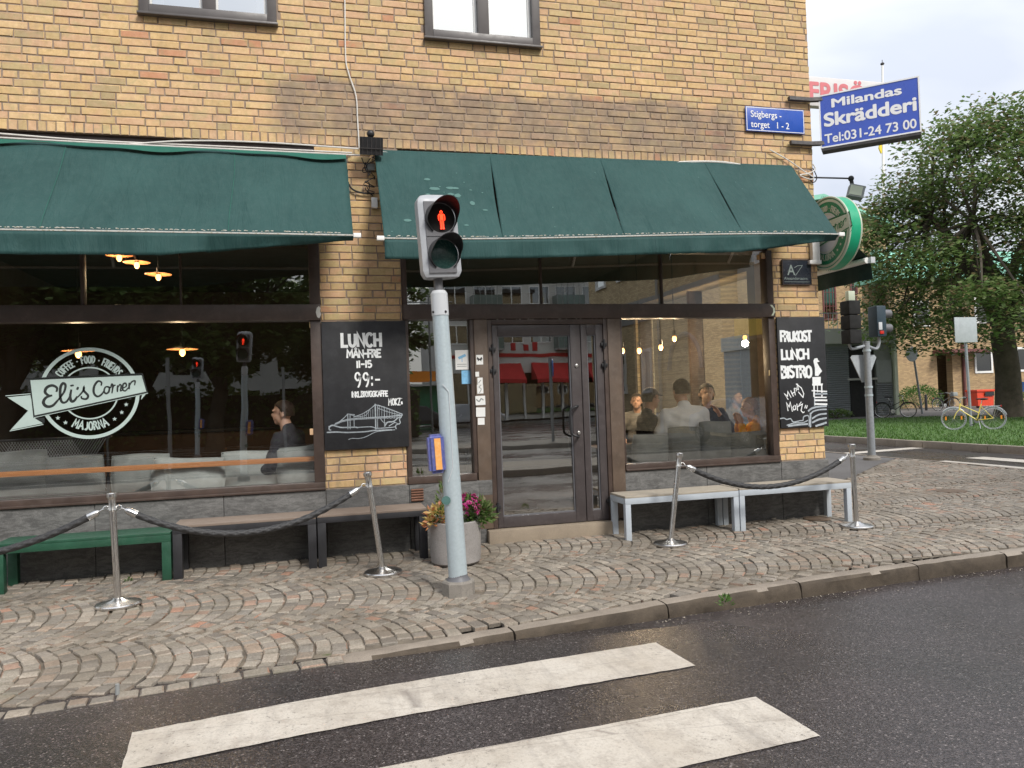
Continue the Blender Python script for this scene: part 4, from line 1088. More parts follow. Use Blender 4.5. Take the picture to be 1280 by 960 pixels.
# bird lime and pale stains on the canvas
st = MB(); rr = random.Random(4)
from mathutils.bvhtree import BVHTree
bvh = []
for c_ in aw2.children:
    if c_.name.startswith('canvas'): bvh.append(BVHTree.FromPolygons([v.co for v in c_.data.vertices], [tuple(p.vertices) for p in c_.data.polygons]))
def on3(P):      # drop a point onto the cloth, seen from the street
    best = None
    for b_ in bvh:
        h = b_.ray_cast(Vector((P.x, P.y-.3, P.z-.0)), Vector((0, 1, 0)))
        if h[0] is not None and (best is None or h[0].y < best.y): best = h[0]
    return (best+Vector((0, -.006, .003))) if best is not None else Vector(P)
def on2(px, py):
    # point on the sloping canvas plane of the second awning
    d = ray(px, py); best = None
    for k in range(60):
        v = k/59; Y = -.05-.73*v; P = at(px, py, Y-.030); zt = 3.985+.05*(P.x-.67)/4.67; z = zt+(zb2(P.x)-zt)*v
        if best is None or abs(P.z-z) < best[0]: best = (abs(P.z-z), P)
    return best[1]
for (zx, zy, a, b) in ((433, 32, 30, 16), (508, 125, 46, 22), (665, 118, 40, 18), (720, 122, 28, 16), (443, 180, 20, 13), (670, 183, 28, 18), (740, 195, 28, 28), (887, 270, 22, 28), (1020, 335, 24, 10), (238, 442, 32, 18), (832, 488, 20, 10), (870, 138, 14, 7), (805, 60, 7, 7), (990, 162, 8, 7), (560, 105, 8, 6), (82, 552, 6, 6)):
    P = on2(480+zx/8, 220+zy/8); ra, rb2 = a/8/112, b/8/112
    st.add([on3(Vector((P.x+ra*math.cos(q*PI/7)*rr.uniform(.85, 1.1), P.y+.62*rb2*math.sin(q*PI/7), P.z+.78*rb2*math.sin(q*PI/7)*rr.uniform(.85, 1.1)))) for q in range(14)], [tuple(range(14))])
for i in range(26):
    P = on2(rr.uniform(480, 1000), rr.uniform(215, 285)); s = rr.uniform(.003, .008); st.add([on3(Vector((P.x+s*math.cos(q), P.y+.6*s*math.sin(q), P.z+.8*s*math.sin(q)))) for q in (0, 1.25, 2.5, 3.8, 5)], [tuple(range(5))])
tag(st.build('pale_stain', 'stain_pale', aw2, 0), kind='stuff')
# third awning round the corner: on the side wall, seen end on
t = thing('awning', 'dark awning with white front bar round the corner below the round sign', 'awning')
A, B = atx(1020, 351, 6.42), atx(1088, 317, 6.42)
zf, yb_, ya_ = (A.z+B.z)/2, max(A.y, B.y), min(A.y, B.y)
A.z = B.z = zf
MB().tube([A-Vector((.05, 0, 0)), B-Vector((.05, 0, 0))], .036, 10).build('front_bar', 'white_plastic', t)
MB().box(A.x-.03, A.x+.03, min(A.y, B.y)-.04, min(A.y, B.y), zf-.035, zf+.035).build('bar_end', 'sign_side', t)
o = MB().grid(lambda u, v: (5.70+(A.x-5.70)*v, A.y+(B.y-A.y)*u, zf+.62*(1-v)+.02*math.sin(u*9)*math.sin(PI*v)), 20, 10).build('canvas', 'canvas_dark', t, 60)
o = MB().grid(lambda u, v: (A.x+.02*math.sin(u*14)*v, A.y+(B.y-A.y)*u, zf-.02-.20*v), 30, 4).build('valance', 'canvas_dark', t, 60)
MB().tube([(5.70, (A.y+B.y)/2, zf+.1), (A.x, (A.y+B.y)/2, zf)], .016, 8).build('arm', 'sign_side', t)

# ================================================================== SIGNS
def framed(name, label, cat, x0, x1, z0, z1, y0, y1, mat, frame=None, fw=.012, c=.003):
    t = thing(name, label, cat, (0, 0, 0)); MB().cbox(x0, x1, y0, y1, z0, z1, c).build('board', mat, t, 40)
    return t
# street name plate
t = framed('street_sign', 'blue street name plate with white lettering on the brick wall', 'sign', 4.803, 5.553, 4.418, 4.695, -.030, -.012, 'street_blue')
b = MB(); w_ = .007
for q in ((4.803+.006, 5.553-.006, 4.418+.006, 4.418+.006+w_), (4.809, 5.547, 4.689-w_, 4.689), (4.809, 4.809+w_, 4.431, 4.682), (5.547-w_, 5.547, 4.431, 4.682)): b.box(q[0], q[1], -.0312, -.0300, q[2], q[3])
b.build('border', 'sign_white', t, 0)
font_text('Stigbergs -', (4.862, -.0305, 4.577), (1, 0, 0), (0, 0, 1), .073, .010, .90, parent=t)
font_text('torget   1 - 2', (4.862, -.0305, 4.462), (1, 0, 0), (0, 0, 1), .073, .010, .90, parent=t)
# plaque
t = framed('wall_plaque', 'dark square plaque with thin grey monogram on the right brick pier', 'plaque', 5.185, 5.562, 2.69, 2.975, -.028, -.008, 'plaque')
font_text('A', (5.25, -.0285, 2.80), (1, 0, 0), (0, 0, 1), .115, .012, .9, mat='plaque_line', parent=t)
r = Ribbon(lambda u, v, c: Vector((u, -.0290-c, v))); r.stroke([(5.345, 2.885), (5.385, 2.905), (5.45, 2.91), (5.40, 2.85), (5.355, 2.795)], .006); r.stroke([(5.21, 2.722), (5.53, 2.722)], .004); r.mb.build('monogram_line', 'plaque_line', t, 0)
font_text('Alexanderssons', (5.205, -.0285, 2.745), (1, 0, 0), (0, 0, 1), .034, 0, .98, mat='plaque_line', parent=t)
bb = MB()
for q in ((5.185, 5.562, 2.69, 2.697), (5.185, 5.562, 2.968, 2.975), (5.185, 5.192, 2.697, 2.968), (5.555, 5.562, 2.697, 2.968)): bb.box(q[0], q[1], -.031, -.0285, q[2], q[3])
bb.build('rim', 'frame_brown', t, 0)
# chalkboards
def zb6(zx, zy): p = at(400+zx/5.3333, 390+zy/5.3333, -.038); return (p.x, p.z)
def zb7(zx, zy): p = at(960+zx/6, 390+zy/6, -.038); return (p.x, p.z)
chm = lambda u, v, c=0: Vector((u, -.0385-c, v))
rc = random.Random(3)
t = framed('lunch_board', 'tall chalkboard with lunch price and bridge drawing between the windows', 'chalkboard', .122, .926, 1.078, 2.312, -.038, -.012, 'chalk_black')
r = Ribbon(chm)
def tx(txt, x0, y0, x1, y1, w, zf_=zb6, jit=.03, track=.2):   # fit text between two zoomed corners
    a, b = zf_(x0, y1), zf_(x1, y0); h = b[1]-a[1]; wd = b[0]-a[0]
    base = sum(G[c][0] for c in txt); ws = (wd/h-track*(len(txt)-1))/base
    r.text(txt, a[0], a[1], h, w, track, jit, ws, rc)
tx('LUNCH', 148, 143, 402, 228, .029); tx('MÅN-FRE', 182, 252, 402, 304, .019, track=.13); tx('11-15', 246, 326, 342, 370, .016, track=.22)
tx('99:-', 236, 404, 396, 504, .017, track=.2); tx('INKL.BRYGGKAFFE', 214, 526, 450, 568, .012, track=.10)
tx('MOKZ"', 458, 575, 548, 622, .009, track=.14)
for s, w in (([(458, 600), (500, 582), (548, 576)], .004),): r.stroke([zb6(*p) for p in s], w, 3)
r.mb.build('chalk_lettering', 'chalk_white', t, 0)
r = Ribbon(chm)
S_ = [([(45, 803), (110, 800), (180, 803), (300, 798), (360, 790), (480, 786)], .012), ([(185, 680), (186, 780)], .008), ([(200, 680), (201, 780)], .007), ([(182, 680), (230, 684)], .006), ([(226, 684), (228, 770)], .006),
      ([(368, 615), (372, 780)], .012), ([(384, 622), (384, 775)], .006), ([(428, 632), (430, 760)], .006), ([(368, 618), (430, 634)], .008), ([(368, 618), (330, 650), (280, 680), (225, 700)], .007),
      ([(185, 680), (150, 715), (100, 750), (60, 765)], .007), ([(200, 684), (240, 695), (300, 692), (330, 655)], .005), ([(384, 620), (470, 650), (550, 682)], .009), ([(384, 640), (460, 668), (548, 690)], .006),
      ([(100, 745), (190, 715), (370, 702), (440, 698), (548, 688)], .010), ([(100, 752), (190, 722), (370, 710), (500, 705)], .005), ([(60, 770), (80, 755), (120, 765), (150, 770), (240, 768), (250, 775)], .012),
      ([(240, 770), (340, 765), (380, 775), (470, 770), (500, 765)], .008), ([(190, 850), (215, 842), (260, 843), (310, 830), (370, 800), (440, 790), (500, 785)], .006), ([(60, 760), (62, 785), (75, 786)], .009),
      ([(550, 685), (530, 715), (535, 740), (505, 755), (508, 780)], .009), ([(400, 705), (430, 740), (480, 730), (530, 750)], .006), ([(430, 765), (450, 735), (490, 730), (520, 705), (545, 700)], .012), ([(460, 760), (500, 735)], .008)]
for k in range(9): x = 395+k*17; S_.append(([(x, 628+k*6.5), (x, 704)], .0035))
for k in range(9): x = 240+k*14; S_.append(([(x, 695-k*6), (x, 712)], .0035))
for k in range(14): x = 384+k*11; S_.append(([(x, 700 if k % 2 else 710), (x+11, 710 if k % 2 else 700)], .003))
for s, w in S_: r.stroke([zb6(*p) for p in s], w, 3 if len(s) > 2 else 0)
r.mb.build('bridge_drawing', 'chalk_grey', t, 0)
t = framed('menu_board', 'narrow chalkboard listing breakfast, lunch and bistro on the corner pier', 'chalkboard', 5.083, 5.700, 1.076, 2.320, -.038, -.012, 'chalk_black')
r = Ribbon(chm)
tx('FRUKOST', 98, 145, 322, 218, .028, zb7, track=.08); tx('LUNCH', 106, 282, 300, 354, .028, zb7, track=.13); tx('BISTRO', 106, 406, 322, 492, .030, zb7, track=.10)
for s in ([(150, 655), (122, 612), (146, 632), (148, 596), (172, 640)], [(170, 590), (190, 632)], [(196, 574), (204, 622)], [(178, 612), (202, 600)], [(212, 592), (222, 540), (228, 582), (200, 572)], [(212, 540), (250, 570), (268, 612), (262, 640), (228, 600)],
          [(150, 740), (138, 680), (158, 712), (166, 676), (182, 745)], [(198, 700), (186, 715), (192, 735), (208, 728), (204, 702), (196, 700)], [(216, 690), (222, 738)], [(248, 676), (222, 712), (240, 700), (258, 690), (248, 740), (262, 755), (272, 750)], [(276, 720), (282, 700)], [(288, 722), (294, 702)]):
    r.stroke([zb7(*p) for p in s], .011, 0)
r.mb.build('chalk_lettering', 'chalk_white', t, 0)
r = Ribbon(chm)
for pts in ([(340, 366), (350, 348), (370, 346), (376, 362), (388, 370), (368, 378), (384, 410), (406, 444), (394, 456), (376, 480), (352, 478), (352, 420), (344, 385)], [(332, 488), (396, 486), (394, 540), (334, 542)], [(330, 538), (412, 536), (408, 552), (332, 552)],
            ): r.poly([zb7(*p) for p in pts])
for s, w in (([(345, 552), (345, 632)], .02), ([(402, 552), (404, 640)], .016), ([(370, 552), (372, 600)], .010), ([(330, 590), (440, 596)], .014), ([(350, 640), (436, 640)], .014), ([(352, 662), (440, 662)], .02), ([(352, 690), (440, 692)], .020)): r.stroke([zb7(*p) for p in s], w)
r.mb.build('statue_drawing', 'chalk_white', t, 0)
r = Ribbon(chm)
for s, w in (([(300, 745), (330, 722), (380, 710), (440, 706)], .02), ([(316, 770), (340, 745), (390, 732), (440, 730)], .016), ([(318, 860), (318, 760)], .02), ([(330, 800), (380, 770), (440, 762)], .018), ([(330, 830), (380, 806), (440, 795)], .02), ([(360, 855), (436, 830)], .022),
             ([(90, 800), (120, 796), (140, 806), (170, 800), (190, 825), (240, 815), (262, 812), (268, 785), (305, 780), (308, 856)], .012), ([(140, 850), (200, 832), (260, 830), (300, 812)], .012), ([(150, 856), (220, 846), (300, 840)], .02), ([(356, 615), (440, 612)], .02), ([(350, 700), (350, 640)], .016)):
    r.stroke([zb7(*p) for p in s], w, 3 if len(s) > 2 else 0)
r.mb.build('harbour_drawing', 'chalk_grey', t, 0)

# tailor's box sign: projects from the corner, at right angles to the facade
def dep(px, py, d): return CAM + ray(px, py)*d
dF = 8.80; dN = dF/1.057
f0, f1, n0, n1 = dep(1023, 120.5, dF), dep(1025, 185.5, dF), dep(1149, 94, dN), dep(1151, 166, dN)
Hs = ((f0.z-f1.z)+(n0.z-n1.z))/2; Wv = Vector((n0.x-f0.x, n0.y-f0.y, 0)); Wd = Wv.length; ang = math.atan2(Wv.y, Wv.x)
t = thing('tailor_sign', 'big blue and white box sign projecting from the building corner', 'sign', (f0.x, f0.y, (f0.z+f1.z+n0.z+n1.z)/4-Hs/2), ang)
# local frame: x along the sign away from the wall, face looks to local -y
MB().cbox(0, Wd, 0, .15, 0, Hs, .008).build('box', 'sign_side', t)
fw = .016; mb = MB()
for q in ((0, Wd, 0, fw), (0, Wd, Hs-fw, Hs), (0, fw, fw, Hs-fw), (Wd-fw, Wd, fw, Hs-fw)): mb.box(q[0], q[1], -.008, -.0005, q[2], q[3])
mb.build('rim', 'sign_white', t, 0)
MB().box(fw, Wd-fw, -.003, -.0006, fw, Hs-fw).build('face', 'sign_blue', t, 0)
MB().box(.01, Wd-.01, -.004, .15, -.03, -.001).build('lower_rail', 'iron', t, 0)
def stext(s, fr0, fr1, zfr, h, bold):
    o = font_text(s, (Wd*fr0, -.004, Hs*zfr), (1, 0, 0), (0, 0, 1), Hs*h, bold, 1, parent=t)
    xs_ = [v.co.x for v in o.data.vertices]; k = (Wd*(fr1-fr0))/(max(xs_)-min(xs_)); x1 = min(xs_)
    for v in o.data.vertices: v.co.x = Wd*fr0+(v.co.x-x1)*k
stext('Milandas', .13, .83, .735, .155, .032); stext('Skrädderi', .045, .965, .40, .24, .034); stext('Tel:031-24 73 00', .045, .955, .085, .165, .020)
mi = Matrix.Rotation(-ang, 3, 'Z')
for zz in (Hs*.93, Hs*.10):
    q = mi @ (Vector((5.35, -.045, 0))-Vector((f0.x, f0.y, 0))); q.z = zz; e = Vector((.12, .06, zz)); m1 = mi @ (Vector((5.62, -.045, 0))-Vector((f0.x, f0.y, 0))); m1.z = zz
    MB().tube([q, m1, e], .030, 4).build('bracket', 'iron', t)
# hairdresser's pale sign further along the side wall
Yf = 5.5; a, b = at(1005, 94, Yf), at(1109, 133, Yf)
t = thing('hairdresser_sign', 'pale box sign with muted red letters behind the blue sign', 'sign')
MB().cbox(5.67, b.x, Yf, Yf+.16, b.z-.1, a.z, .03).build('box', 'frisor_white', t)
o = font_text('FRISÖR', (at(1013, 120, Yf-.004).x-.04, Yf-.004, at(1013, 122, Yf).z-.05), (1, 0, 0), (0, 0, 1), .37, .03, 1, mat='frisor_red', parent=t)
xs_ = [v.co.x for v in o.data.vertices]; x0_ = min(xs_); k = (b.x-.14-x0_)/(max(xs_)-x0_)
for v in o.data.vertices: v.co.x = x0_+(v.co.x-x0_)*k
# round cafe sign
CX = 5.73
L_, R2 = atx(1003, 300, CX), atx(1072, 286, CX)
cc = atx(1036, 291, CX); yA, yB2 = atx(1012, 291, CX).y, atx(1068, 291, CX).y
Rs = .41
t = thing('round_sign', 'round green and cream cafe sign hanging from the corner', 'sign')
cen = Vector((CX, atx(1033, 292, CX).y, atx(1033, 292, CX).z))
MB().lathe([(Rs-.012, 0), (Rs, .006), (Rs, .13), (Rs-.012, .136)], cen, 64, (1, 0, 0)).build('drum', 'green_neon', t)
MB().tube([cen+Vector((-.004, Rs*.985*math.cos(a*PI/32), Rs*.985*math.sin(a*PI/32))) for a in range(64)], .012, 8, closed=True).build('rim', 'sign_cream', t)
MB().tube([cen+Vector((.138, Rs*.985*math.cos(a*PI/32), Rs*.985*math.sin(a*PI/32))) for a in range(64)], .012, 8, closed=True).build('rim', 'sign_cream', t)
fm = lambda u, v, c=0: cen+Vector((-.004-c, -u, v))
mb = MB(); mb.add([fm(Rs*.93*math.cos(a*PI/36), Rs*.93*math.sin(a*PI/36)) for a in range(72)], [tuple(range(72))]); mb.build('face', 'green_dark', t, 0)
r = Ribbon(lambda u, v, c: fm(u, v, .0008))
k = -.34
while k < .34:
    y0 = Rs*.90
    hw = math.sqrt(max(0, y0**2-k*k*.5)); a = (k*.707-hw*.707, k*.707+hw*.707) ; 
    for s0_, s1_ in ((-hw, -math.sqrt(max(0, .2**2-k*k*.5))), (math.sqrt(max(0, .2**2-k*k*.5)), hw)):
        r.stroke([(k*.707-s0_*.707*-1, k*.707*-1+s0_*.707), (k*.707+s1_*.707, -k*.707+s1_*.707)], .006)
    k += .026
r.mb.build('stripe', 'green_neon', t, 0)
mb = MB(); mb.add([fm(Rs*.56*math.cos(a*PI/36), Rs*.56*math.sin(a*PI/36), .0012) for a in range(72)], [tuple(range(72))]); mb.build('inner_disc', 'sign_side', t, 0)
roundel(lambda u, v, c=0: fm(u, v, .0018+c), Rs*.93, t, 'sign_cream', 'green_dark', None, .0007)
MB().cbox(5.667, CX-.001, .05, .09, cen.z+.10, cen.z+.14, .003).cbox(5.667, CX-.001, .05, .09, cen.z-.14, cen.z-.10, .003).cbox(5.57, 5.665, -.06, -.004, cen.z-.30, cen.z+.02, .003).cbox(5.52, 5.675, -.07, -.004, cen.z-.34, cen.z-.30, .003).build('bracket', 'white_plastic', t)

# ================================================================== LIGHTS AND CABLES
def cable(name, label, pts, rad, mat, k=6, cat='cable'): return tag(MB().tube(smooth_pts(pts, k), rad, 6).build(name, mat), label, cat)
P0 = [at(*q, -.018) for q in ((429, -60), (431, 0), (432, 70), (436, 92), (445, 120), (447, 150), (449, 185))]
cable('cable', 'thin white cable running down the brick wall to the black floodlight', P0, .0065, 'cable_white')
for i, (q, lab) in enumerate((( ((-60, 163), (0, 167), (120, 176), (300, 184), (440, 191)), 'uppermost white cable along the wall above the long awning'),
               (((-60, 172), (0, 178.5), (60, 182), (130, 182.5), (230, 176), (330, 178), (448, 186)), 'white cable that bows across the others above the long awning'),
               (((-60, 168), (0, 172), (150, 180), (300, 187), (450, 194)), 'lowest white cable lying just above the long awning'))):
    cable('cable', lab, [at(*p, -.03-.012*i) for p in q], .0075, 'cable_white')
cable('cable', 'short white cable from the floodlight along the top of the right awning', [at(*p, -.06) for p in ((478, 190), (500, 192), (540, 196), (600, 200))], .007, 'cable_white')
cable('cable', 'white conduit arching over the right end of the awning', [at(*p, -.05) for p in ((820, 207), (850, 203), (880, 202), (905, 203), (925, 206))], .012, 'cable_white')
cable('cable', 'white cable looped around the corner by the lamp arm', [at(*p, -.03) for p in ((962, 187), (985, 200), (1005, 214), (1017, 222), (1012, 224), (1000, 219), (1010, 217), (1019, 212), (1016, 205))], .007, 'cable_white')
cable('cable', 'short black cable loop at the corner lamp bracket', [at(*p, -.02) for p in ((1016, 210), (1021, 222), (1017, 228), (1012, 224))], .006, 'black_rubber')
cable('cable', 'black cable hanging slack between the two awnings', [at(*p, -.03) for p in ((434, 212), (434, 225), (440, 236), (452, 241), (468, 242))], .009, 'black_rubber')
rk = random.Random(8); pts = [at(452, 197, -.03)]
for i in range(26): pts.append(at(456+rk.uniform(-3, 13), 200+i*1.75+rk.uniform(-6, 6), -.03-rk.uniform(0, .04)))
cable('cable', 'tangle of thin black wires beside the end of the right awning', pts, .0045, 'black_rubber')
a, b = at(464, 247, -.03), at(472, 260, -.03); tag(MB().cbox(a.x, b.x, -.045, -.004, b.z, a.z, .004).build('junction_box', 'white_plastic'), 'small pale junction box under the black wires', 'box')
a, b = at(457, 206, -.0), at(468, 214, -.0); tag(MB().cbox(a.x, b.x, -.04, -.004, b.z, a.z, .004).build('junction_box', 'cabinet_grey'), 'grey box at the top of the black wires', 'box')
# floodlight between the awnings
a, b = at(448, 170, -.2), at(480, 195, -.2); cx, cz = (a.x+b.x)/2, (a.z+b.z)/2
t = thing('floodlight', 'black floodlight fixed between the two green awnings', 'floodlight', (cx, -.2, cz), 0)
hw, hh = (b.x-a.x)/2-.01, (a.z-b.z)/2-.008
mb = MB(); tl = Matrix.Rotation(.35, 3, 'X'); mb.obox((0, 0, 0), hw, .035, hh, tl); mb.obox((0, .05, .02), hw*.8, .03, hh*.7, tl); mb.build('housing', 'black_metal', t)
mb = MB()
for k in range(-2, 3): mb.obox(tl @ Vector((k*hw*.38, -.038, 0)), .003, .004, hh*.95, tl)
mb.obox(tl @ Vector((0, -.040, -hh*.25)), hw, .006, .004, tl); mb.build('rib', 'iron', t, 0)
MB().ball((.0, .03, hh+.045), .038).tube([(.0, .03, hh+.045), (.02, .19, hh+.03)], .018, 8).build('sensor', 'black_metal', t)
MB().tube([(0, .06, 0), (0, .21, .0)], .018, 8).build('bracket', 'black_metal', t)
# corner lamp on an arm
p0, p1 = at(1018, 222, -.02), at(1061, 223, -.02)
t = thing('corner_lamp', 'grey spotlight on a thin horizontal arm at the building corner', 'lamp', p1)
MB().tube([p0-p1-Vector((.06, 0, 0)), (0, 0, 0)], .010, 8).build('arm', 'black_metal', t)
MB().ball((.03, 0, 0), .034).tube([(.03, 0, 0), (.045, 0, -.09)], .022, 10).build('joint', 'black_metal', t)
rm = Matrix.Rotation(R(18), 3, 'Y') @ Matrix.Rotation(R(-25), 3, 'Z')
mb = MB(); mb.obox((.085, -.0, -.16), .085, .055, .072, rm); mb.build('housing', 'cabinet_grey', t)
MB().obox(Vector((.085, 0, -.16))+rm @ Vector((-.01, -.057, 0)), .068, .004, .056, rm).build('lens', 'sign_cream', t, 0)

# ================================================================== STREET FURNITURE ON THE PAVEMENT
def stanchion(px0, py0, px1, py1, label, hooks):
    """base centre and top seen in the photograph; stands on the pavement, leaning a little as there"""
    b = pv(px0, py0); top = at(px1, py1, b.y+.0)
    H = .90; t = thing('rope_post', label, 'barrier post', b, 0, 'rope barrier posts in front of the cafe')
    lean = Vector((top.x-b.x, 0, 0)); top_l = Vector((lean.x, 0, top.z-b.z))
    ax = top_l.normalized(); Hh = top_l.length
    MB().lathe([(.0, .0), (.158, 0), (.163, .006), (.163, .018), (.155, .026), (.10, .036), (.045, .050), (.034, .060), (.030, .062)], (0, 0, 0), 40, (0, 0, 1)).build('base', 'steel', t, 30)
    MB().tube([ax*.04, ax*(Hh-.075)], .0245, 24).build('post', 'steel', t)
    q = Vector((0, 0, 1)).rotation_difference(ax)
    MB().lathe([(.0255, -.14), (.030, -.135), (.030, -.128), (.0265, -.12), (.0265, -.055), (.029, -.04), (.036, -.03), (.036, -.006), (.031, 0), (0, .002)], ax*Hh, 28, ax).build('cap', 'steel', t, 30)
    ring = ax*(Hh-.115)
    hooksP = []
    for dx in hooks:
        c = ring+Vector((dx*.045, 0, 0)); mb = MB(); mb.tube([c+Vector((.020*math.cos(k*PI/6), .006*math.sin(k*PI/6), .016*math.sin(k*PI/6))) for k in range(12)], .0042, 6, closed=True)
        mb.build('ring', 'chrome', t); hooksP.append(b+c+Vector((dx*.02, 0, -.006)))
    return t, b, hooksP
s1 = stanchion(148, 757, 139.5, 616, 'leftmost steel rope post, standing before the green bench', (-1, 1))
s2 = stanchion(479, 717, 459, 590, 'leaning steel rope post left of the flower planter', (-1,))
s3 = stanchion(838, 681, 849.5, 566, 'steel rope post before the left grey bench', (1,))
s4 = stanchion(1071, 659, 1064.5, 555, 'rightmost steel rope post past the end of the grey benches', (-1,))
def rope(A, B, sag, label, rad=.0265):
    A, B = Vector(A), Vector(B); t = thing('barrier_rope', label, 'rope', A, 0, 'black barrier ropes')
    D = B-A; n = 200
    def P(u): return D*u-Vector((0, 0, 1))*sag*4*u*(1-u)
    L = sum((P((i+1)/n)-P(i/n)).length for i in range(n)); e = .085/L
    pts = [P(e+(1-2*e)*i/n) for i in range(n+1)]; ns = 24; vs = []
    s = 0; k0 = 2*PI/.085
    for i, p in enumerate(pts):
        tn = (pts[min(i+1, n)]-pts[max(i-1, 0)]).normalized(); up = Vector((0, 0, 1))-tn*tn.z; up.normalize(); bb = tn.cross(up)
        if i: s += (p-pts[i-1]).length
        for k in range(ns):
            a = 2*PI*k/ns; h = max(abs(math.sin(2*a+k0*s*.5)), abs(math.sin(2*a-k0*s*.5+.8)))
            rr_ = rad*(.70+.33*h); vs.append(p+(up*math.cos(a)+bb*math.sin(a))*rr_)
    mb = MB(); mb.add(vs, [(i*ns+k, i*ns+(k+1) % ns, (i+1)*ns+(k+1) % ns, (i+1)*ns+k) for i in range(n) for k in range(ns)]); mb.build('cord', 'rope', t, 80)
    for u0, u1 in ((.012, e*1.25), (1-.012, 1-e*1.25)):
        a, b = P(u0), P(u1); MB().tube([a, a.lerp(b, .25), b], [.014, .027, .030], 16).build('ferrule', 'chrome', t)
        e0 = P(0 if u0 < .5 else 1); MB().tube([e0, a], .005, 6).build('hook', 'chrome', t)
    return t
rope(s1[2][1], s2[2][0], .29, 'black braided rope hanging between the two left posts')
lowb = Vector((-3.75, s1[1].y-.1, s1[2][0].z))
rope(lowb, s1[2][0], .30, 'black braided rope running out of the picture at the left')
rope(s3[2][0], s4[2][0], .265, 'black braided rope hanging before the grey benches')
t0 = thing('rope_post', 'steel rope post out beyond the left end of the green bench', 'barrier post', (-3.80, lowb.y, pz(-3.8, lowb.y)), 0, 'rope barrier posts in front of the cafe')
for ch_ in s1[0].children:
    c = ch_.copy(); COL.objects.link(c); c.parent = t0
# the mark of a fallen barrier post stub in the wet gutter
p = pv(147, 868)
tag(MB().tube([p-Vector((0, 0, .0)), p+Vector((.0, 0, .055))], .011, 10).build('marker_pin', 'cage_grey'), 'short metal pin standing in the gutter below the left rope post', 'pin')

def bench(label, x0, x1, y0, y1, zt, lw, fmat, smat, thick=.055, group=None, slab=.022, legl=True):
    t = thing('bench', label, 'bench', ((x0+x1)/2, (y0+y1)/2, pz(0, (y0+y1)/2)), 0, group); o = t.location.copy()
    def B(mb, a, b, c, d, e, f, r=.003): mb.cbox(a-o.x, b-o.x, c-o.y, d-o.y, e-o.z, f-o.z, r); return mb
    fr = MB(); B(fr, x0, x1, y0, y0+.03, zt-thick, zt); B(fr, x0, x1, y1-.03, y1, zt-thick, zt); B(fr, x0, x0+.03, y0+.03, y1-.03, zt-thick, zt-.001); B(fr, x1-.03, x1, y0+.03, y1-.03, zt-thick, zt-.001)
    fr.build('frame', fmat, t)
    nb = 4; w = (y1-y0-.0)/nb
    for i in range(nb):
        B(MB(), x0+.002, x1-.002, y0+w*i+.002, y0+w*(i+1)-.002, zt+.001, zt+slab, .003).build('seat_board', smat, t)
    for (xx, yy) in ((x0, y0), (x1-lw, y0), (x0, y1-lw), (x1-lw, y1-lw)):
        g = pz(xx, yy); B(MB(), xx+.001, xx+lw-.001, yy+.001, yy+lw-.001, g-.004, zt-thick-.0).build('leg', fmat, t)
    return t
bench('green painted bench at the left below the emblem window', -2.53, -1.19, -.45, -.07, .445, .075, 'green_bench', 'green_bench', .06)
bench('black framed bench with brown boards beside the green bench', -1.175, .02, -.46, -.05, .495, .075, 'black_bench', 'bench_wood', .05, 'black framed benches')
bench('black framed bench with brown boards left of the planter', .03, 1.02, -.46, -.05, .50, .075, 'black_bench', 'bench_wood', .05, 'black framed benches')
bench('light grey metal bench with pale boards right of the door', 3.0, 4.265, -.46, -.06, .475, .06, 'grey_bench', 'pale_wood', .06, 'light grey benches')
bench('light grey metal bench with pale boards nearest the building corner', 4.275, 5.63, -.46, -.06, .478, .06, 'grey_bench', 'pale_wood', .06, 'light grey benches')

# planter with flowers
c = pv(567, 700); c = Vector((1.235, -.70, pz(1.2, -.7)))
t = thing('flower_planter', 'round concrete planter with magenta and yellow flowers by the door', 'planter', c)
MB().lathe([(0, 0), (.20, 0), (.222, .02), (.230, .10), (.232, .375), (.226, .382), (.205, .382), (.202, .33), (0, .33)], (0, 0, 0), 48).build('pot', 'planter_concrete', t, 35)
rf = random.Random(21)
def leaves(cx, cy, cz, rx, ry, rz, n, ln, wd, mat, name, up=.2, r=rf, parent=t):
    mb = MB()
    for _ in range(n):
        a, b, u = r.uniform(0, 2*PI), math.acos(r.uniform(-.6, 1)), r.uniform(.55, 1)
        p = Vector((cx+rx*u*math.sin(b)*math.cos(a), cy+ry*u*math.sin(b)*math.sin(a), cz+rz*u*math.cos(b)))
        d = Vector((math.cos(a)*math.sin(b)+r.uniform(-.5, .5), math.sin(a)*math.sin(b)+r.uniform(-.5, .5), math.cos(b)*.6+up+r.uniform(-.4, .4))).normalized()
        s = d.cross(Vector((r.uniform(-1, 1), r.uniform(-1, 1), 1))).normalized(); nn_ = d.cross(s); l = ln*r.uniform(.7, 1.3); w = wd*r.uniform(.7, 1.2)
        mb.add([p, p+d*l*.5+s*w+nn_*w*.3, p+d*l, p+d*l*.5-s*w+nn_*w*.3], [(0, 1, 2), (0, 2, 3)])
    return tag(mb.build(name, mat, parent, 0), kind='stuff')
leaves(.13, -.02, .42, .17, .14, .16, 420, .055, .014, 'leaves_bright', 'foliage')
leaves(.23, -.05, .42, .12, .1, .12, 200, .07, .018, 'leaves', 'foliage')
leaves(-.08, -.03, .40, .14, .13, .12, 260, .05, .012, 'leaves_bright', 'foliage')
leaves(-.10, 0, .52, .06, .06, .20, 90, .05, .010, 'leaves', 'twigs', .8)
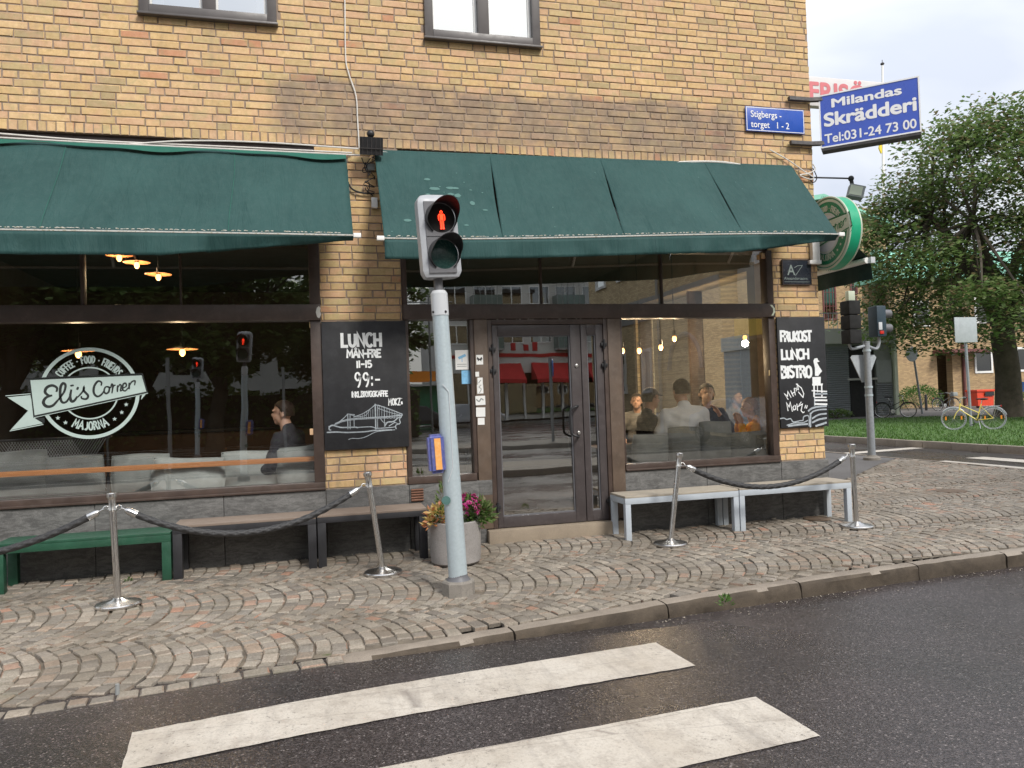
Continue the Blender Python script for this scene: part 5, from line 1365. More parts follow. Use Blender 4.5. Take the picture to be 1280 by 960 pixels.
def blossoms(cx, cy, cz, rx, ry, rz, n, s, mat, name):
    mb = MB()
    for _ in range(n):
        a, b = rf.uniform(0, 2*PI), math.acos(rf.uniform(-.1, 1)); u = rf.uniform(.85, 1.05)
        nrm = Vector((math.sin(b)*math.cos(a), math.sin(b)*math.sin(a), math.cos(b))); p = Vector((cx+rx*u*nrm.x, cy+ry*u*nrm.y, cz+rz*u*nrm.z)); q = Vector((0, 0, 1)).rotation_difference(nrm+Vector((rf.uniform(-.4, .4), rf.uniform(-.4, .4), 0)))
        for ring_, (ri, h, np_) in enumerate(((1, .0, 9), (.6, .35, 7))):
            for k in range(np_):
                a0 = 2*PI*k/np_+ring_; w = .3; l = s*ri
                mb.add([p+q @ Vector((0, 0, h*s*.3)), p+q @ Vector((l*math.cos(a0-w), l*math.sin(a0-w), s*(.15+h))), p+q @ Vector((l*1.15*math.cos(a0), l*1.15*math.sin(a0), s*(.2+h))), p+q @ Vector((l*math.cos(a0+w), l*math.sin(a0+w), s*(.15+h)))], [(0, 1, 2, 3)])
    return tag(mb.build(name, mat, t, 0), kind='stuff')
blossoms(.13, -.03, .46, .13, .12, .15, 75, .019, 'petal_magenta', 'magenta_blossoms')
blossoms(.02, -.08, .44, .10, .10, .10, 22, .017, 'petal_magenta', 'magenta_blossoms')
leaves(-.15, -.06, .42, .11, .10, .11, 200, .06, .018, 'petal_orange', 'yellow_leaves')
leaves(-.24, -.08, .37, .05, .05, .05, 26, .06, .02, 'petal_orange', 'yellow_leaves')
# weeds by the wall
for i, (px, py, s, lab) in enumerate(((495, 682, .09, 'small green weed growing at the foot of the wall between bench and planter'), (907, 754, .05, 'low weed in the gutter along the kerb'), (160, 727, .03, 'tiny weed between the setts under the green bench'))):
    p = pv(px, py); w = thing('weed', lab, 'weed', p); r_ = random.Random(40+i)
    leaves(0, 0, .0, s, s*.6, s, 40, s*.7, s*.16, 'leaves_bright', 'foliage', .6, r_, w)
# manhole cover and litter
p = pv(1031, 650); tag(MB().lathe([(0, 0), (.14, 0), (.145, .006), (.14, .014), (.11, .016), (.105, .012), (0, .012)], (p.x-.05, -.20, pz(0, -.2)), 28).build('manhole_cover', 'manhole'), 'round rusty cover in the setts under the right grey bench', 'cover')
p = pv(1188, 614); tag(MB().lathe([(0, 0), (.2, 0), (.2, .008), (.17, .012), (0, .010)], (p.x, p.y, p.z), 28).build('manhole_cover', 'manhole'), 'dark round cover in the open cobbled corner', 'cover')
for (px, py, s, lab) in ((967, 650, .03, 'white scrap of paper under the right grey bench'), (945, 656, .035, 'yellowish leaf beside the middle bench legs'), (892, 657, .018, 'small pale scrap below the left grey bench'), (895, 762, .04, 'pale twig lying in the gutter'), (1005, 744, .03, 'pale litter by the kerb stone joint')):
    p = pv(px, py) if py < 740 else gnd(px, py, -.11); r_ = random.Random(px)
    mb = MB(); n = 7; mb.add([(s*math.cos(k*2*PI/n)*r_.uniform(.6, 1.2), s*.5*math.sin(k*2*PI/n)*r_.uniform(.6, 1.2), .012+r_.uniform(0, .012)) for k in range(n)]+[(0, 0, .022)], [(k, (k+1) % n, n) for k in range(n)])
    tag(mb.build('litter', 'litter', None, 0, p), lab, 'litter')
# dead leaves and crumbs along wall foot and kerb
mb = MB(); r_ = random.Random(77)
for _ in range(330):
    if r_.random() < .55: x = r_.uniform(-2.6, 5.6); y = -.03-abs(r_.gauss(0, .10)); z = pz(x, y)+.012
    else: x = r_.uniform(2.2, 7); y = kerb_y(x)-.02-abs(r_.gauss(0, .10)); z = road_z(x, y)+.006
    s = r_.uniform(.003, .010); a = r_.uniform(0, PI); c, d = math.cos(a)*s, math.sin(a)*s
    mb.add([(x-c, y-d, z), (x+d*.5, y-c*.5, z+.004), (x+c, y+d, z+.002), (x-d*.5, y+c*.5, z+.004)], [(0, 1, 2, 3)])
tag(mb.build('leaf_crumbs', 'litter', None, 0), 'pale crumbs and leaf bits along the wall foot and the kerb', 'litter', kind='stuff')

# ---------------- pedestrian signal
B0 = Vector((1.115, -1.72, pz(1.1, -1.72))); pb = at(573, 727, -1.72); pt = at(548.5, 364, -1.72)
t = thing('pedestrian_signal', 'leaning galvanised pole with red man signal in front of the door', 'traffic light', B0)
MB().lathe([(0, -.03), (.128, -.03), (.128, .095), (.118, .11), (0, .112)], (pb.x-B0.x, 0, 0), 8).build('concrete_base', 'concrete', t, 20)
o_ = lambda P: P-B0
pb2 = o_(pb)
MB().lathe([(.098, -.02), (.098, .02), (.075, .05), (.073, .07)], pb2+Vector((0, 0, -.01)), 28).build('base_collar', 'signal_inner', t)
axp = (pt-pb).normalized()
MB().tube([pb2, pb2+axp*.6, o_(pt)-axp*.1], [.0735, .070, .0615], 32).build('pole', 'galvanised', t)
P_ = o_(pt)
MB().tube([P_-axp*.19, P_-axp*.02], [.066, .066], 28).tube([P_-axp*.02, P_+axp*.004], [.066, .05], 28).build('sleeve', 'sign_side', t)
mb = MB()
for k in range(4): a = k*PI/2+.5; mb.ball(P_-axp*.165+Vector((.068*math.cos(a), .068*math.sin(a), 0)), .010, n=8, m=5)
mb.build('bolt', 'black_metal', t)
MB().tube([P_-axp*.01, P_+axp*.09], .035, 20).build('neck', 'signal_inner', t)
# head: real size 0.30 x 0.64, rounded back, leaning with the pole
tilt = Matrix.Rotation(R(-3.2), 3, 'Y'); hc = o_(at(546, 299, -1.74)); hz = .305; hx = .153
hr = Matrix.Rotation(R(8), 3, 'Z')
def HP(x, y, z): return hc + tilt @ (hr @ Vector((x, y, z)))
def hprof(s=1, d=.10):
    pts = [(-hx*s, -.075), (-hx*s*.78, -.085), (hx*s*.78, -.085), (hx*s, -.075)]
    for k in range(0, 13): a = k*PI/12; pts.append((hx*s*math.cos(a), d*math.sin(a)-.0))
    return pts
mb = MB()
sect = [(-hz, .86), (-hz+.035, .98), (-hz+.05, 1), (hz-.055, 1), (hz-.02, .97), (hz+.015, .80), (hz+.028, .5)]
pr = [hprof(s) for _, s in sect]; n = len(pr[0]); vs = []
for (z, s), p in zip(sect, pr): vs += [HP(q[0], q[1]*(s if s < .9 else 1), z) for q in p]
mb.add(vs, [(i*n+k, i*n+(k+1) % n, (i+1)*n+(k+1) % n, (i+1)*n+k) for i in range(len(sect)-1) for k in range(n)]+[tuple(range(n))[::-1], tuple((len(sect)-1)*n+k for k in range(n))])
mb.build('housing', 'signal_grey', t, 40)
mb = MB()
for (z0, z1) in ((-hz+.03, -.004), (.004, hz-.035)):
    v8 = [HP(x, y, z) for z in (z0, z1) for y in (-.094, -.080) for x in (-hx*.72, hx*.72)]
    mb.add(v8, [(0, 2, 3, 1), (4, 5, 7, 6), (0, 1, 5, 4), (2, 6, 7, 3), (0, 4, 6, 2), (1, 3, 7, 5)])
mb.build('face_panel', 'signal_inner', t, 0)
fwd = (tilt @ (hr @ Vector((0, -1, 0)))).normalized(); upv = tilt @ Vector((0, 0, 1)); rgt = fwd.cross(upv).normalized()*-1
rgt = tilt @ (hr @ Vector((1, 0, 0)))
for nm, zc, lm, lab in (('red', .142, 'dark_void', 'upper lens showing the red standing figure'), ('green', -.135, 'green_lens', 'unlit dark green lower lens')):
    if lm == 'green_lens' and lm not in M: paint('green_lens', (.012, .05, .045), .25, .2, 20)
    c0 = HP(.016, -.094, zc); rL = .112
    mb = MB(); k_ = 40; vs = [c0+fwd*(.0+.012*(1-(rr_*rr_)))+(rgt*math.cos(a*2*PI/k_)+upv*math.sin(a*2*PI/k_))*rL*rr_ for rr_ in (1, .66, .33) for a in range(k_)]+[c0+fwd*.012]
    mb.add(vs, [(j*k_+a, j*k_+(a+1) % k_, (j+1)*k_+(a+1) % k_, (j+1)*k_+a) for j in (0, 1) for a in range(k_)]+[(2*k_+a, 2*k_+(a+1) % k_, 3*k_) for a in range(k_)])
    ln = mb.build('lens', lm, t, 60); ln['label'] = lab
    # hood: tube open at the bottom, longest on top
    mb = MB(); vs = []; K = 36
    for a in range(K+1):
        th = -PI*.30+(PI*1.6)*a/K; ex = .05+.17*max(0, math.sin(th))**.7 if math.sin(th) > 0 else .05*(1+math.sin(th)*.8)
        d = rgt*math.cos(th)+upv*math.sin(th)
        for (rad, e) in ((.124, -.004), (.122, ex), (.118, ex), (.119, -.004)): vs.append(c0+d*rad+fwd*e)
    mb.add(vs, [(a*4+j, a*4+j+1, a*4+5+j, a*4+4+j) for a in range(K) for j in range(3)]); mb.build('hood', 'black_metal', t, 60)
    if nm == 'red':
        f = lambda u, v, c=0: c0+fwd*(.018+c)+rgt*u+upv*v
        r = Ribbon(f)
        for k in range(9): z_ = .022-k*.0048; r.stroke([(-.013+.0002*k, z_), (.013-.0002*k, z_)], .0040)
        for sx in (-1, 1):
            for k in range(11): z_ = -.024-k*.0056; r.stroke([(sx*.0035, z_), (sx*(.0125), z_)], .0038)
            r.stroke([(sx*.004, -.086), (sx*.016, -.086)], .005)
            r.stroke([(sx*.012, .026), (sx*.022, .018), (sx*.025, 0), (sx*.023, -.022)], .0055, 3)
        for k in range(12): a0, a1 = k*PI/6, (k+1)*PI/6; r.stroke([(.0085*math.cos(a0), .041+.0095*math.sin(a0)), (.0085*math.cos(a1), .041+.0095*math.sin(a1))], .005)
        r.mb.build('red_figure', 'red_led', t, 0)
        r = Ribbon(lambda u, v, c=0: c0+fwd*(.016+c)+rgt*u+upv*v); r.poly([(-.018, .03), (.018, .03), (.02, -.02), (.016, -.09), (-.016, -.09), (-.02, -.02)]); r.mb.build('figure_glow', 'red_led_soft', t, 0)
# push button box
bc = o_(at(545, 567, -1.76)); bx = Matrix.Rotation(R(-2.5), 3, 'Y')
bb = bmesh.new(); bmesh.ops.create_cube(bb, size=1)
for v in bb.verts: v.co = (v.co.x*.125, v.co.y*.11, v.co.z*.295)
bmesh.ops.bevel(bb, geom=[e for e in bb.edges if True], offset=.022, segments=3, affect='EDGES'); bb.verts.index_update()
mb = MB(); mb.add([bc+bx @ v.co for v in bb.verts], [[v.index for v in f.verts] for f in bb.faces]); bb.free(); mb.build('button_box', 'button_blue', t)
mb = MB(); mb.obox(bc+Vector((.008, -.056, 0)), .024, .006, .118, bx); mb.build('button_plate', 'button_orange', t)
MB().tube([o_(at(553, 480, -1.79)), o_(at(561, 490, -1.79)), o_(at(563, 520, -1.79)), o_(at(566, 585, -1.79)), o_(at(560, 603, -1.79))], .003, 6).build('door_seam', 'sign_side', t)
a_ = o_(at(562, 624, -1.72))+Vector((-.002, -.0735, 0)); MB().lathe([(0, 0), (.034, 0), (.034, .002), (0, .003)], a_+Vector((-.035, .012, 0)), 20, (-.35, -1, 0)).build('sticker', 'stain_pale', t)
# ================================================================== INSIDE THE CAFE
def cushion(label, x0, x1, z0, z1, y, th, mat, seed, tilt=0, group='grey cushions inside the windows'):
    t_ = thing('cushion', label, 'cushion', ((x0+x1)/2, y, (z0+z1)/2), 0, group); w, h = (x1-x0)/2, (z1-z0)/2; n = 22; mb = MB(); r_ = random.Random(seed)
    for sg in (-1, 1):
        def fn(u, v, sg=sg):
            a, b = u*2-1, v*2-1; e = max(0, (1-abs(a)**3.2)*(1-abs(b)**3.2))**.5
            pin = 1-.10*(abs(a)**2)*(1-abs(b)**2) ; k = 1-.06*abs(b)
            x = a*w*k*(1-.05*(1-abs(a))) ; z = b*h*(1-.07*(1-abs(a)**2)*0)-.02*h*math.cos(a*PI)*0
            wr = .012*noise.noise(Vector((x*9+seed, z*9, sg)))+.010*math.sin((a*abs(b)+b*2)*6+seed)*abs(a)*abs(b)
            P = Vector((x, sg*th*e+wr*e, z+.025*h*math.sin(a*3+seed))); return tuple(Matrix.Rotation(tilt, 3, 'Y') @ P)
        mb.grid(fn, n, n)
    mb.build('cover', mat, t_, 80)
    P = [Vector((a*w*(1-.06*abs(b)), 0, b*h+.025*h*math.sin(a*3+seed))) for a, b in [(-1+2*i/12, -1) for i in range(12)]+[(1, -1+2*i/12) for i in range(12)]+[(1-2*i/12, 1) for i in range(12)]+[(-1, 1-2*i/12) for i in range(12)]]
    MB().tube([Matrix.Rotation(tilt, 3, 'Y') @ p for p in P], .006, 6, closed=True).build('seam', mat, t_)
    return t_
def cz_(px, py, y=.3): p = at(px, py, y); return p.x, p.z
def cush(label, a, b, c, d, y, mat, seed, tilt=0): x0, z1 = cz_(a, b, y); x1, z0 = cz_(c, d, y); cushion(label, x0, x1, z0, z1, y, .085, mat, seed, tilt)
cush('light grey crumpled cushion at the left of the right window', 789, 545, 836, 580, .26, 'light_cushion', 1, .08)
cush('dark grey cushion behind the man in the white shirt', 834, 535, 876, 578, .33, 'grey_cushion', 2)
cush('tall dark grey cushion in the middle of the right window', 873, 528, 916, 576, .34, 'grey_cushion', 3)
cush('dark grey cushion behind the child in orange', 910, 541, 966, 575, .30, 'grey_cushion', 4, -.05)
cush('dark cushion half hidden at the door side of the right window', 778, 556, 800, 583, .42, 'grey_cushion', 12, .0)
cush('light grey slumped cushion in the middle of the emblem window', 188, 575, 282, 622, .26, 'light_cushion', 5, .06)
cush('grey cushion at the left end of the emblem window', -20, 566, 62, 632, .36, 'grey_cushion', 6)
cush('grey cushion behind the wire backed chair', 55, 572, 132, 628, .36, 'grey_cushion', 7)
cush('flat grey cushion behind the light slumped one', 138, 570, 215, 622, .45, 'grey_cushion', 8)
cush('light grey cushion between the slumped one and the seated man', 275, 566, 350, 618, .40, 'light_cushion', 9, .0)
cush('grey cushion at the right end of the emblem window', 345, 560, 400, 613, .30, 'grey_cushion', 10, -.1)
a, b = at(-60, 597, .16), at(408, 572, .16)
tag(MB().cbox(-4.2, .05, .125, .165, (a.z+b.z)/2-.024, (a.z+b.z)/2+.024, .006).build('wooden_rail', 'plank'), 'orange brown wooden rail across the inside of the emblem window', 'rail')
# wire backed chair
t = thing('wire_chair', 'black chair with wire mesh back inside the emblem window', 'chair', (0, 0, 0))
a, b = at(-30, 553, .22), at(134, 556, .22); z0 = at(134, 612, .22).z; mb = MB()
mb.tube(smooth_pts([(a.x, .22, z0-.1), (a.x, .22, a.z-.05), (a.x+.05, .22, a.z), (b.x-.05, .22, a.z), (b.x, .22, a.z-.05), (b.x, .22, z0-.1)], 5), .011, 8)
mb.tube([(a.x, .22, z0-.02), (b.x, .22, z0-.02)], .010, 8); mb.tube([(a.x, .22, z0-.1), (a.x+.02, .6, .62)], .01, 6).tube([(b.x, .22, z0-.1), (b.x-.02, .6, .62)], .01, 6); mb.build('back_frame', 'black_metal', t)
mb = MB(); W_, H_ = b.x-a.x, a.z-z0
n = 46
for k in range(-14, n):
    for s in (1, -1):
        x0 = k*W_/n; x1 = x0+H_*.6; p = (a.x+x0, a.x+x1) if s > 0 else (a.x+x1, a.x+x0)
        q0, q1 = Vector((p[0], .22, z0)), Vector((p[1], .22, a.z-.01))
        lo, hi = sorted((q0.x, q1.x))
        if lo < a.x or hi > b.x: continue
        mb.tube([q0, q1], .0022, 4, False)
tag(mb.build('mesh_back', 'cage_grey', t), kind='stuff')
def pendant(px, py, Y, label, r=.11, bare=False):
    p = at(px, py, Y); t = thing('pendant_lamp', label, 'lamp', p, 0, 'hanging lamps inside the cafe')
    MB().tube([(0, 0, .10), (0, 0, 3.75-p.z)], .006, 6).build('cord', 'black_rubber', t)
    MB().tube([(0, 0, .03), (0, 0, .11)], .022, 12).build('socket', 'black_metal', t)
    if not bare: MB().lathe([(.03, .055), (.09, .045), (r, .032), (r, .028), (.03, .045)], (0, 0, 0), 24).build('shade', 'plank', t)
    MB().ball((0, 0, -.005), .030, .030, .042, 12, 8).build('bulb', 'bulb', t)
    l_ = bpy.data.lights.new('lamp_light', 'POINT'); l_.energy = 6 if not bare else 14; l_.color = (1, .72, .42); l_.shadow_soft_size = .05
    lo = bpy.data.objects.new('lamp_light', l_); COL.objects.link(lo); lo.parent = t; lo.location = (0, 0, -.09)
for (x, y, Y, l) in ((98, 442, 1.3, 'lit pendant lamp over the round emblem'), (228, 440, 1.3, 'lit pendant lamp in the middle of the emblem window'), (171, 331, 2.4, 'lit pendant lamp high behind the left transom'),
                     (198, 346, 2.4, 'lowest lit pendant lamp behind the left transom'), (149, 322, 2.4, 'lit pendant lamp just under the edge of the left awning')): pendant(x, y, Y, l, .16 if Y < 2 else .15)
for (x, y, l) in ((843, 423, 'bare glowing bulb at the right of the four in the right window'), (826, 434, 'bare glowing bulb, second from the right, in the right window'), (799, 438, 'bare glowing bulb, third from the right, in the right window'), (778, 438, 'bare glowing bulb beside the left jamb of the right window')): pendant(x, y, 2.2, l, .1, True)
for i, (x, y) in enumerate(((4.0, 2.3), (4.75, 1.55), (-.6, 2.0), (-2.4, 2.0), (2.3, 4.0))):
    t = thing('cafe_table', ['dark cafe table behind the man in the white shirt', 'dark cafe table before the woman with brown hair', 'dark cafe table inside behind the seated man at the left', 'dark cafe table far inside behind the emblem', 'dark cafe table far behind the entrance door'][i], 'table', (x, y, .09))
    MB().cbox(-.35, .35, -.3, .3, .70, .735, .006).build('table_top', 'wood_dark', t); MB().tube([(0, 0, .02), (0, 0, .7)], .03, 12).build('column', 'black_metal', t); MB().lathe([(.2, 0), (.2, .012), (.03, .03)], (0, 0, 0), 20).build('foot', 'black_metal', t)
t = thing('bar_counter', 'dark bar counter at the back of the cafe', 'counter', (-1.4, 6.2, .09)); MB().cbox(-1.8, 1.8, -.3, .3, 0, 1.05, .01).build('front', 'wood_dark', t); MB().cbox(-1.85, 1.85, -.36, .34, 1.052, 1.10, .008).build('counter_top', 'black_bench', t)

# people ----------------------------------------------------------------
def fuse(name, mb, mat, parent, vox=.008, smooth=3):
    """melts overlapping limbs into one closed skin"""
    me = bpy.data.meshes.new(name); me.from_pydata(mb.v, [], mb.f); o = bpy.data.objects.new(name, me); COL.objects.link(o)
    r_ = o.modifiers.new('r', 'REMESH'); r_.mode = 'VOXEL'; r_.voxel_size = vox; r_.use_smooth_shade = True
    s_ = o.modifiers.new('s', 'SMOOTH'); s_.factor = .5; s_.iterations = smooth
    m2 = bpy.data.meshes.new_from_object(o.evaluated_get(bpy.context.evaluated_depsgraph_get())); bpy.data.objects.remove(o)
    m2.name = name; m2.materials.clear(); m2.materials.append(M[mat]); m2.shade_smooth()
    ob = bpy.data.objects.new(name, m2); COL.objects.link(ob); ob.parent = parent; return ob
def cap_(mb, a, b, ra, rb_, n=14):
    a, b = Vector(a), Vector(b); mb.tube([a, b], [ra, rb_], n); mb.ball(a, ra*.99, n=n, m=8); mb.ball(b, rb_*.99, n=n, m=8)
def person(label, loc, rotz, s=1.0, shirt='shirt_white', hair='hair_brown', tone='skin', elbows=None, wrists=None, head_turn=0, head_fwd=.03, cap=None, longhair=False, stand=False, lean=0, broad=1.0):
    t = thing('person', label, 'person', loc, rotz)
    hd = Vector((0, lean+.02+head_fwd, .70)); rt = Matrix.Rotation(head_turn, 3, 'Z')
    def HV(x, y, z): return hd+rt @ Vector((x, y, z))
    el = elbows or [(-.27, .03+lean, .22), (.27, .03+lean, .22)]; wr = wrists or [(-.20, .26, .17), (.20, .26, .17)]
    sh = [Vector((-.180*broad, lean+.0, .465)), Vector((.180*broad, lean+.0, .465))]
    B = MB()
    def torso(mb, k):
        mb.ball((0, .0, .02), .165+k, .125+k, .13+k); mb.ball((0, lean*.3, .18), .150+k, .108+k, .17+k); mb.ball((0, lean*.8, .37), .172*broad+k, .115+k, .17+k)
        for q in (0, 1): cap_(mb, (0, lean, .50), sh[q], .058+k, .056+k)
    torso(B, 0); cap_(B, (0, lean+.0, .50), HV(0, -.005, -.05), .060, .053)
    B.ball(HV(0, -.006, .035), .078, .094, .092, 20, 14); B.ball(HV(0, .022, -.035), .062, .068, .072, 18, 12); B.ball(HV(0, .055, -.078), .034, .030, .026)
    B.ball(HV(0, .092, -.012), .014, .022, .024, 10, 8); B.ball(HV(0, .080, -.050), .026, .014, .010, 10, 6); B.ball(HV(0, .078, .030), .050, .016, .012, 12, 6)
    for sg in (-1, 1): B.ball(HV(sg*.080, -.004, -.008), .012, .022, .032, 10, 8)
    for q in (0, 1):
        sg = -1 if q == 0 else 1; E_, W_ = Vector(el[q]), Vector(wr[q])
        cap_(B, sh[q], E_, .050, .040); cap_(B, E_, W_, .040, .027)
        dr = (W_-E_).normalized(); side = dr.cross(Vector((0, 0, 1))); side = side.normalized() if side.length > .1 else Vector((1, 0, 0)); nn_ = side.cross(dr)
        palm = W_+dr*.055; rm = Matrix((side, dr, nn_)).transposed(); B.ball(palm, .040, .052, .019, 12, 8, rm); cap_(B, W_, palm, .026, .022, 10)
        for (o_, l_) in ((-.028, .062), (-.0095, .074), (.0095, .070), (.027, .056)):
            p1 = palm+dr*.038+side*o_; p2 = p1+dr*l_*.55-nn_*.012; cap_(B, p1, p2, .0105, .0098, 8); cap_(B, p2, p2+dr*l_*.30-nn_*.020, .0098, .0085, 8)
        th = W_+dr*.030+side*-sg*.034; cap_(B, W_+dr*.02, th, .016, .0125, 8); cap_(B, th, th+dr*.042-side*sg*.012-nn_*.010, .0125, .0095, 8)
        if stand: kn, an, to = (sg*.10, .02, -.40), (sg*.10, -.01, -.82), (sg*.11, .13, -.86)
        else: kn, an, to = (sg*.13, .42, -.01), (sg*.13, .45, -.42), (sg*.14, .60, -.46)
        cap_(B, (sg*.095, .02, -.02), kn, .088, .058); cap_(B, kn, an, .056, .038); cap_(B, an, to, .038, .028)
    fuse('body', B, tone, t)
    S2 = MB(); torso(S2, .014)
    cap_(S2, (0, lean-.004, .52), (0, lean+.006, .548), .074, .066)
    for q in (0, 1): E_, W_ = Vector(el[q]), Vector(wr[q]); cap_(S2, sh[q], E_, .070, .060); cap_(S2, E_, E_.lerp(W_, .86), .058, .046)
    so_ = fuse('shirt', S2, shirt, t, .011, 4)
    for vtx in so_.data.vertices:
        c = vtx.co; f = noise.noise(c*8)*.012+.006*math.sin(c.z*44+c.x*18+3*noise.noise(c*4)); vtx.co = c+vtx.normal*f
    T2 = MB(); T2.ball((0, 0, .0), .172, .138, .12)
    for sg in (-1, 1):
        kn, an = ((sg*.10, .02, -.40), (sg*.10, -.01, -.78)) if stand else ((sg*.13, .42, -.01), (sg*.13, .45, -.38)); cap_(T2, (sg*.095, .02, -.02), kn, .100, .074); cap_(T2, kn, an, .072, .055)
    fuse('trousers', T2, 'trousers', t, .014, 3)
    ey = MB()
    for sg in (-1, 1): ey.ball(HV(sg*.030, .087, .010), .006, .004, .005, 8, 4)
    ey.build('eyes', 'hair_dark', t)
    # hair: shell of strands over the skull
    hm = MB(); r_ = random.Random(hash(label) % 1000 if False else len(label))
    def shell(u, v):
        a = 2*PI*u; b = v*PI*.62; fz = math.cos(b)
        rx, ry, rz = .087, .100, .092
        cut = 1.0
        n_ = .006*noise.noise(Vector((math.cos(a)*4, math.sin(a)*4, b*6)))
        x = (rx+n_)*math.sin(b)*math.cos(a); y = (ry+n_)*math.sin(b)*math.sin(a); z = (rz+n_)*fz
        front = max(0, math.sin(a)); 
        if b > 1.05: z += front*(b-1.05)*.085; y -= front*(b-1.05)*.045
        else: pass
        if b > 1.2: z -= (1-front)*(b-1.2)*(.10 if longhair else .035)*(1 if math.sin(a) < .3 else 0)
        return tuple(HV(x, y-.008, z+.035))
    hm.grid(shell, 32, 16)
    for _ in range(420):
        a = r_.uniform(0, 2*PI); b = r_.uniform(0, PI*.60); front = max(0, math.sin(a))
        if b > 1.15 and front > .3: continue
        p = Vector((.088*math.sin(b)*math.cos(a), .101*math.sin(b)*math.sin(a)-.008, .093*math.cos(b)+.035)); d = Vector((p.x*.5+r_.uniform(-.03, .03), p.y*.5+r_.uniform(-.03, .03), -.05-(.12 if longhair and front < .3 and b > .9 else 0))).normalized(); w = p.cross(d).normalized()*.003
        l = r_.uniform(.015, .035)*(2.6 if longhair and b > .9 else 1); hm.add([HV(*(p-w)), HV(*(p+w)), HV(*(p+d*l+p.normalized()*.004))], [(0, 1, 2)])
    hm.build('hair', hair, t, 80)
    if cap:
        c = MB(); c.grid(lambda u, v: tuple(HV(.094*math.sin(v*1.45)*math.cos(2*PI*u), .108*math.sin(v*1.45)*math.sin(2*PI*u)-.006, .100*math.cos(v*1.45)+.042)), 28, 10)
        c.grid(lambda u, v: tuple(HV((u-.5)*.13, .09+.075*v*math.sin(PI*(.2+.6*u)), .055-.012*v)), 8, 4); o = c.build('cap', cap, t, 80); m_ = o.modifiers.new('t', 'SOLIDIFY'); m_.thickness = .003
    t.scale = (s, s, s); return t
ph = at(849, 487, .62)
person('man in a white shirt seated with his back to the right window', (ph.x, .52, ph.z-.84), 0, 1.17, 'shirt_white', 'hair_brown', 'skin', head_turn=.1, broad=1.12)
ph = at(939, 507, .66)
person('fair haired child in an orange shirt with a hand at the face', (ph.x+.02, .62, ph.z-.74), R(62), 1.02, 'shirt_orange', 'hair_blond', 'skin_pale', head_turn=R(18), elbows=[(-.22, .12, .26), (.20, .16, .30)], wrists=[(-.12, .17, .52), (.02, .20, .54)], head_fwd=.04)
ph = at(886, 492, 1.6)
person('woman with wavy brown hair facing the window behind the table', (ph.x, 1.7, ph.z-.80), R(172), 1.14, 'shirt_dark', 'hair_dark', 'skin_pale', head_turn=R(-12), longhair=True, elbows=[(-.24, .2, .22), (.26, .1, .2)], wrists=[(-.08, .22, .46), (.18, .3, .2)])
ph = at(808, 500, 1.5)
person('man in a grey cap and dark shirt seated at the table by the right window', (ph.x, 1.5, ph.z-.78), R(-98), 1.12, 'shirt_dark', 'hair_dark', 'skin', head_turn=R(10), cap='cap_grey')
ph = at(800, 500, 3.0)
person('person in a pale top further inside behind the man with the cap', (ph.x-.05, 3.0, ph.z-.72), R(150), 1.0, 'shirt_grey', 'hair_dark', 'skin', longhair=True)
ph = at(360, 515, .55)
person('man in a dark shirt seated behind the right end of the emblem window', (ph.x, .55, ph.z-.77), R(62), 1.08, 'shirt_dark', 'hair_brown', 'skin', head_turn=R(20))

# ================================================================== BEYOND THE SIDE STREET
poly = [(15.4, -30), (15.4, 21.5), (19, 22.6), (23, 23.0), (27.5, 22.2), (32, 18.5), (34, 12), (34, -30)]
mb = MB(); mb.add([(x, y, .055) for x, y in poly], [tuple(range(8))])
g_ = mb.build('lawn', 'grass', smooth=0); struct(g_)
k = NT('lawn_soil'); w = k.coord('World'); M['lawn'] = k.fin(k.ramp(k.noise(w, 3, 6, .7), [(.3, (.045, .095, .018)), (.7, (.075, .15, .03))]), .95, 0, k.bump(k.noise(w, 60, 3), .6, .02)); g_.data.materials[0] = M['lawn']
rg = random.Random(9); mb = MB()
def inside(x, y, P):
    c = False
    for (x1, y1), (x2, y2) in zip(P, P[1:]+P[:1]):
        if (y1 > y) != (y2 > y) and x < (x2-x1)*(y-y1)/(y2-y1)+x1: c = not c
    return c
for _ in range(26000):
    x, y = 15.45+rg.random()**1.4*14, rg.uniform(4, 23)
    if not inside(x, y, poly) : continue
    h = rg.uniform(.03, .085); a = rg.uniform(0, PI); w_ = rg.uniform(.008, .02); lx, ly = rg.uniform(-.04, .04), rg.uniform(-.04, .04)
    mb.add([(x-w_*math.cos(a), y-w_*math.sin(a), .05), (x+w_*math.cos(a), y+w_*math.sin(a), .05), (x+lx, y+ly, .055+h)], [(0, 1, 2)])
tag(mb.build('grass', 'grass', None, 0), 'short green grass behind the side street', 'grass', kind='stuff')
gk = struct(thing('grass_kerb', None, None)); y_ = -6
while y_ < 21: L = rg.uniform(.9, 1.1); MB().cbox(15.26, 15.41, y_, y_+L-.01, -.14, .062+rg.uniform(-.004, .004), .012).build('kerb_stone', 'kerb_granite', gk, 40); y_ += L
mb = MB(); mb.add([(15.4, 21.4, .05), (40, 15, .05), (70, 15, .05), (70, 60, .05), (15.4, 60, .05)], [tuple(range(5))]); struct(mb.build('far_path', 'asphalt2', smooth=0))
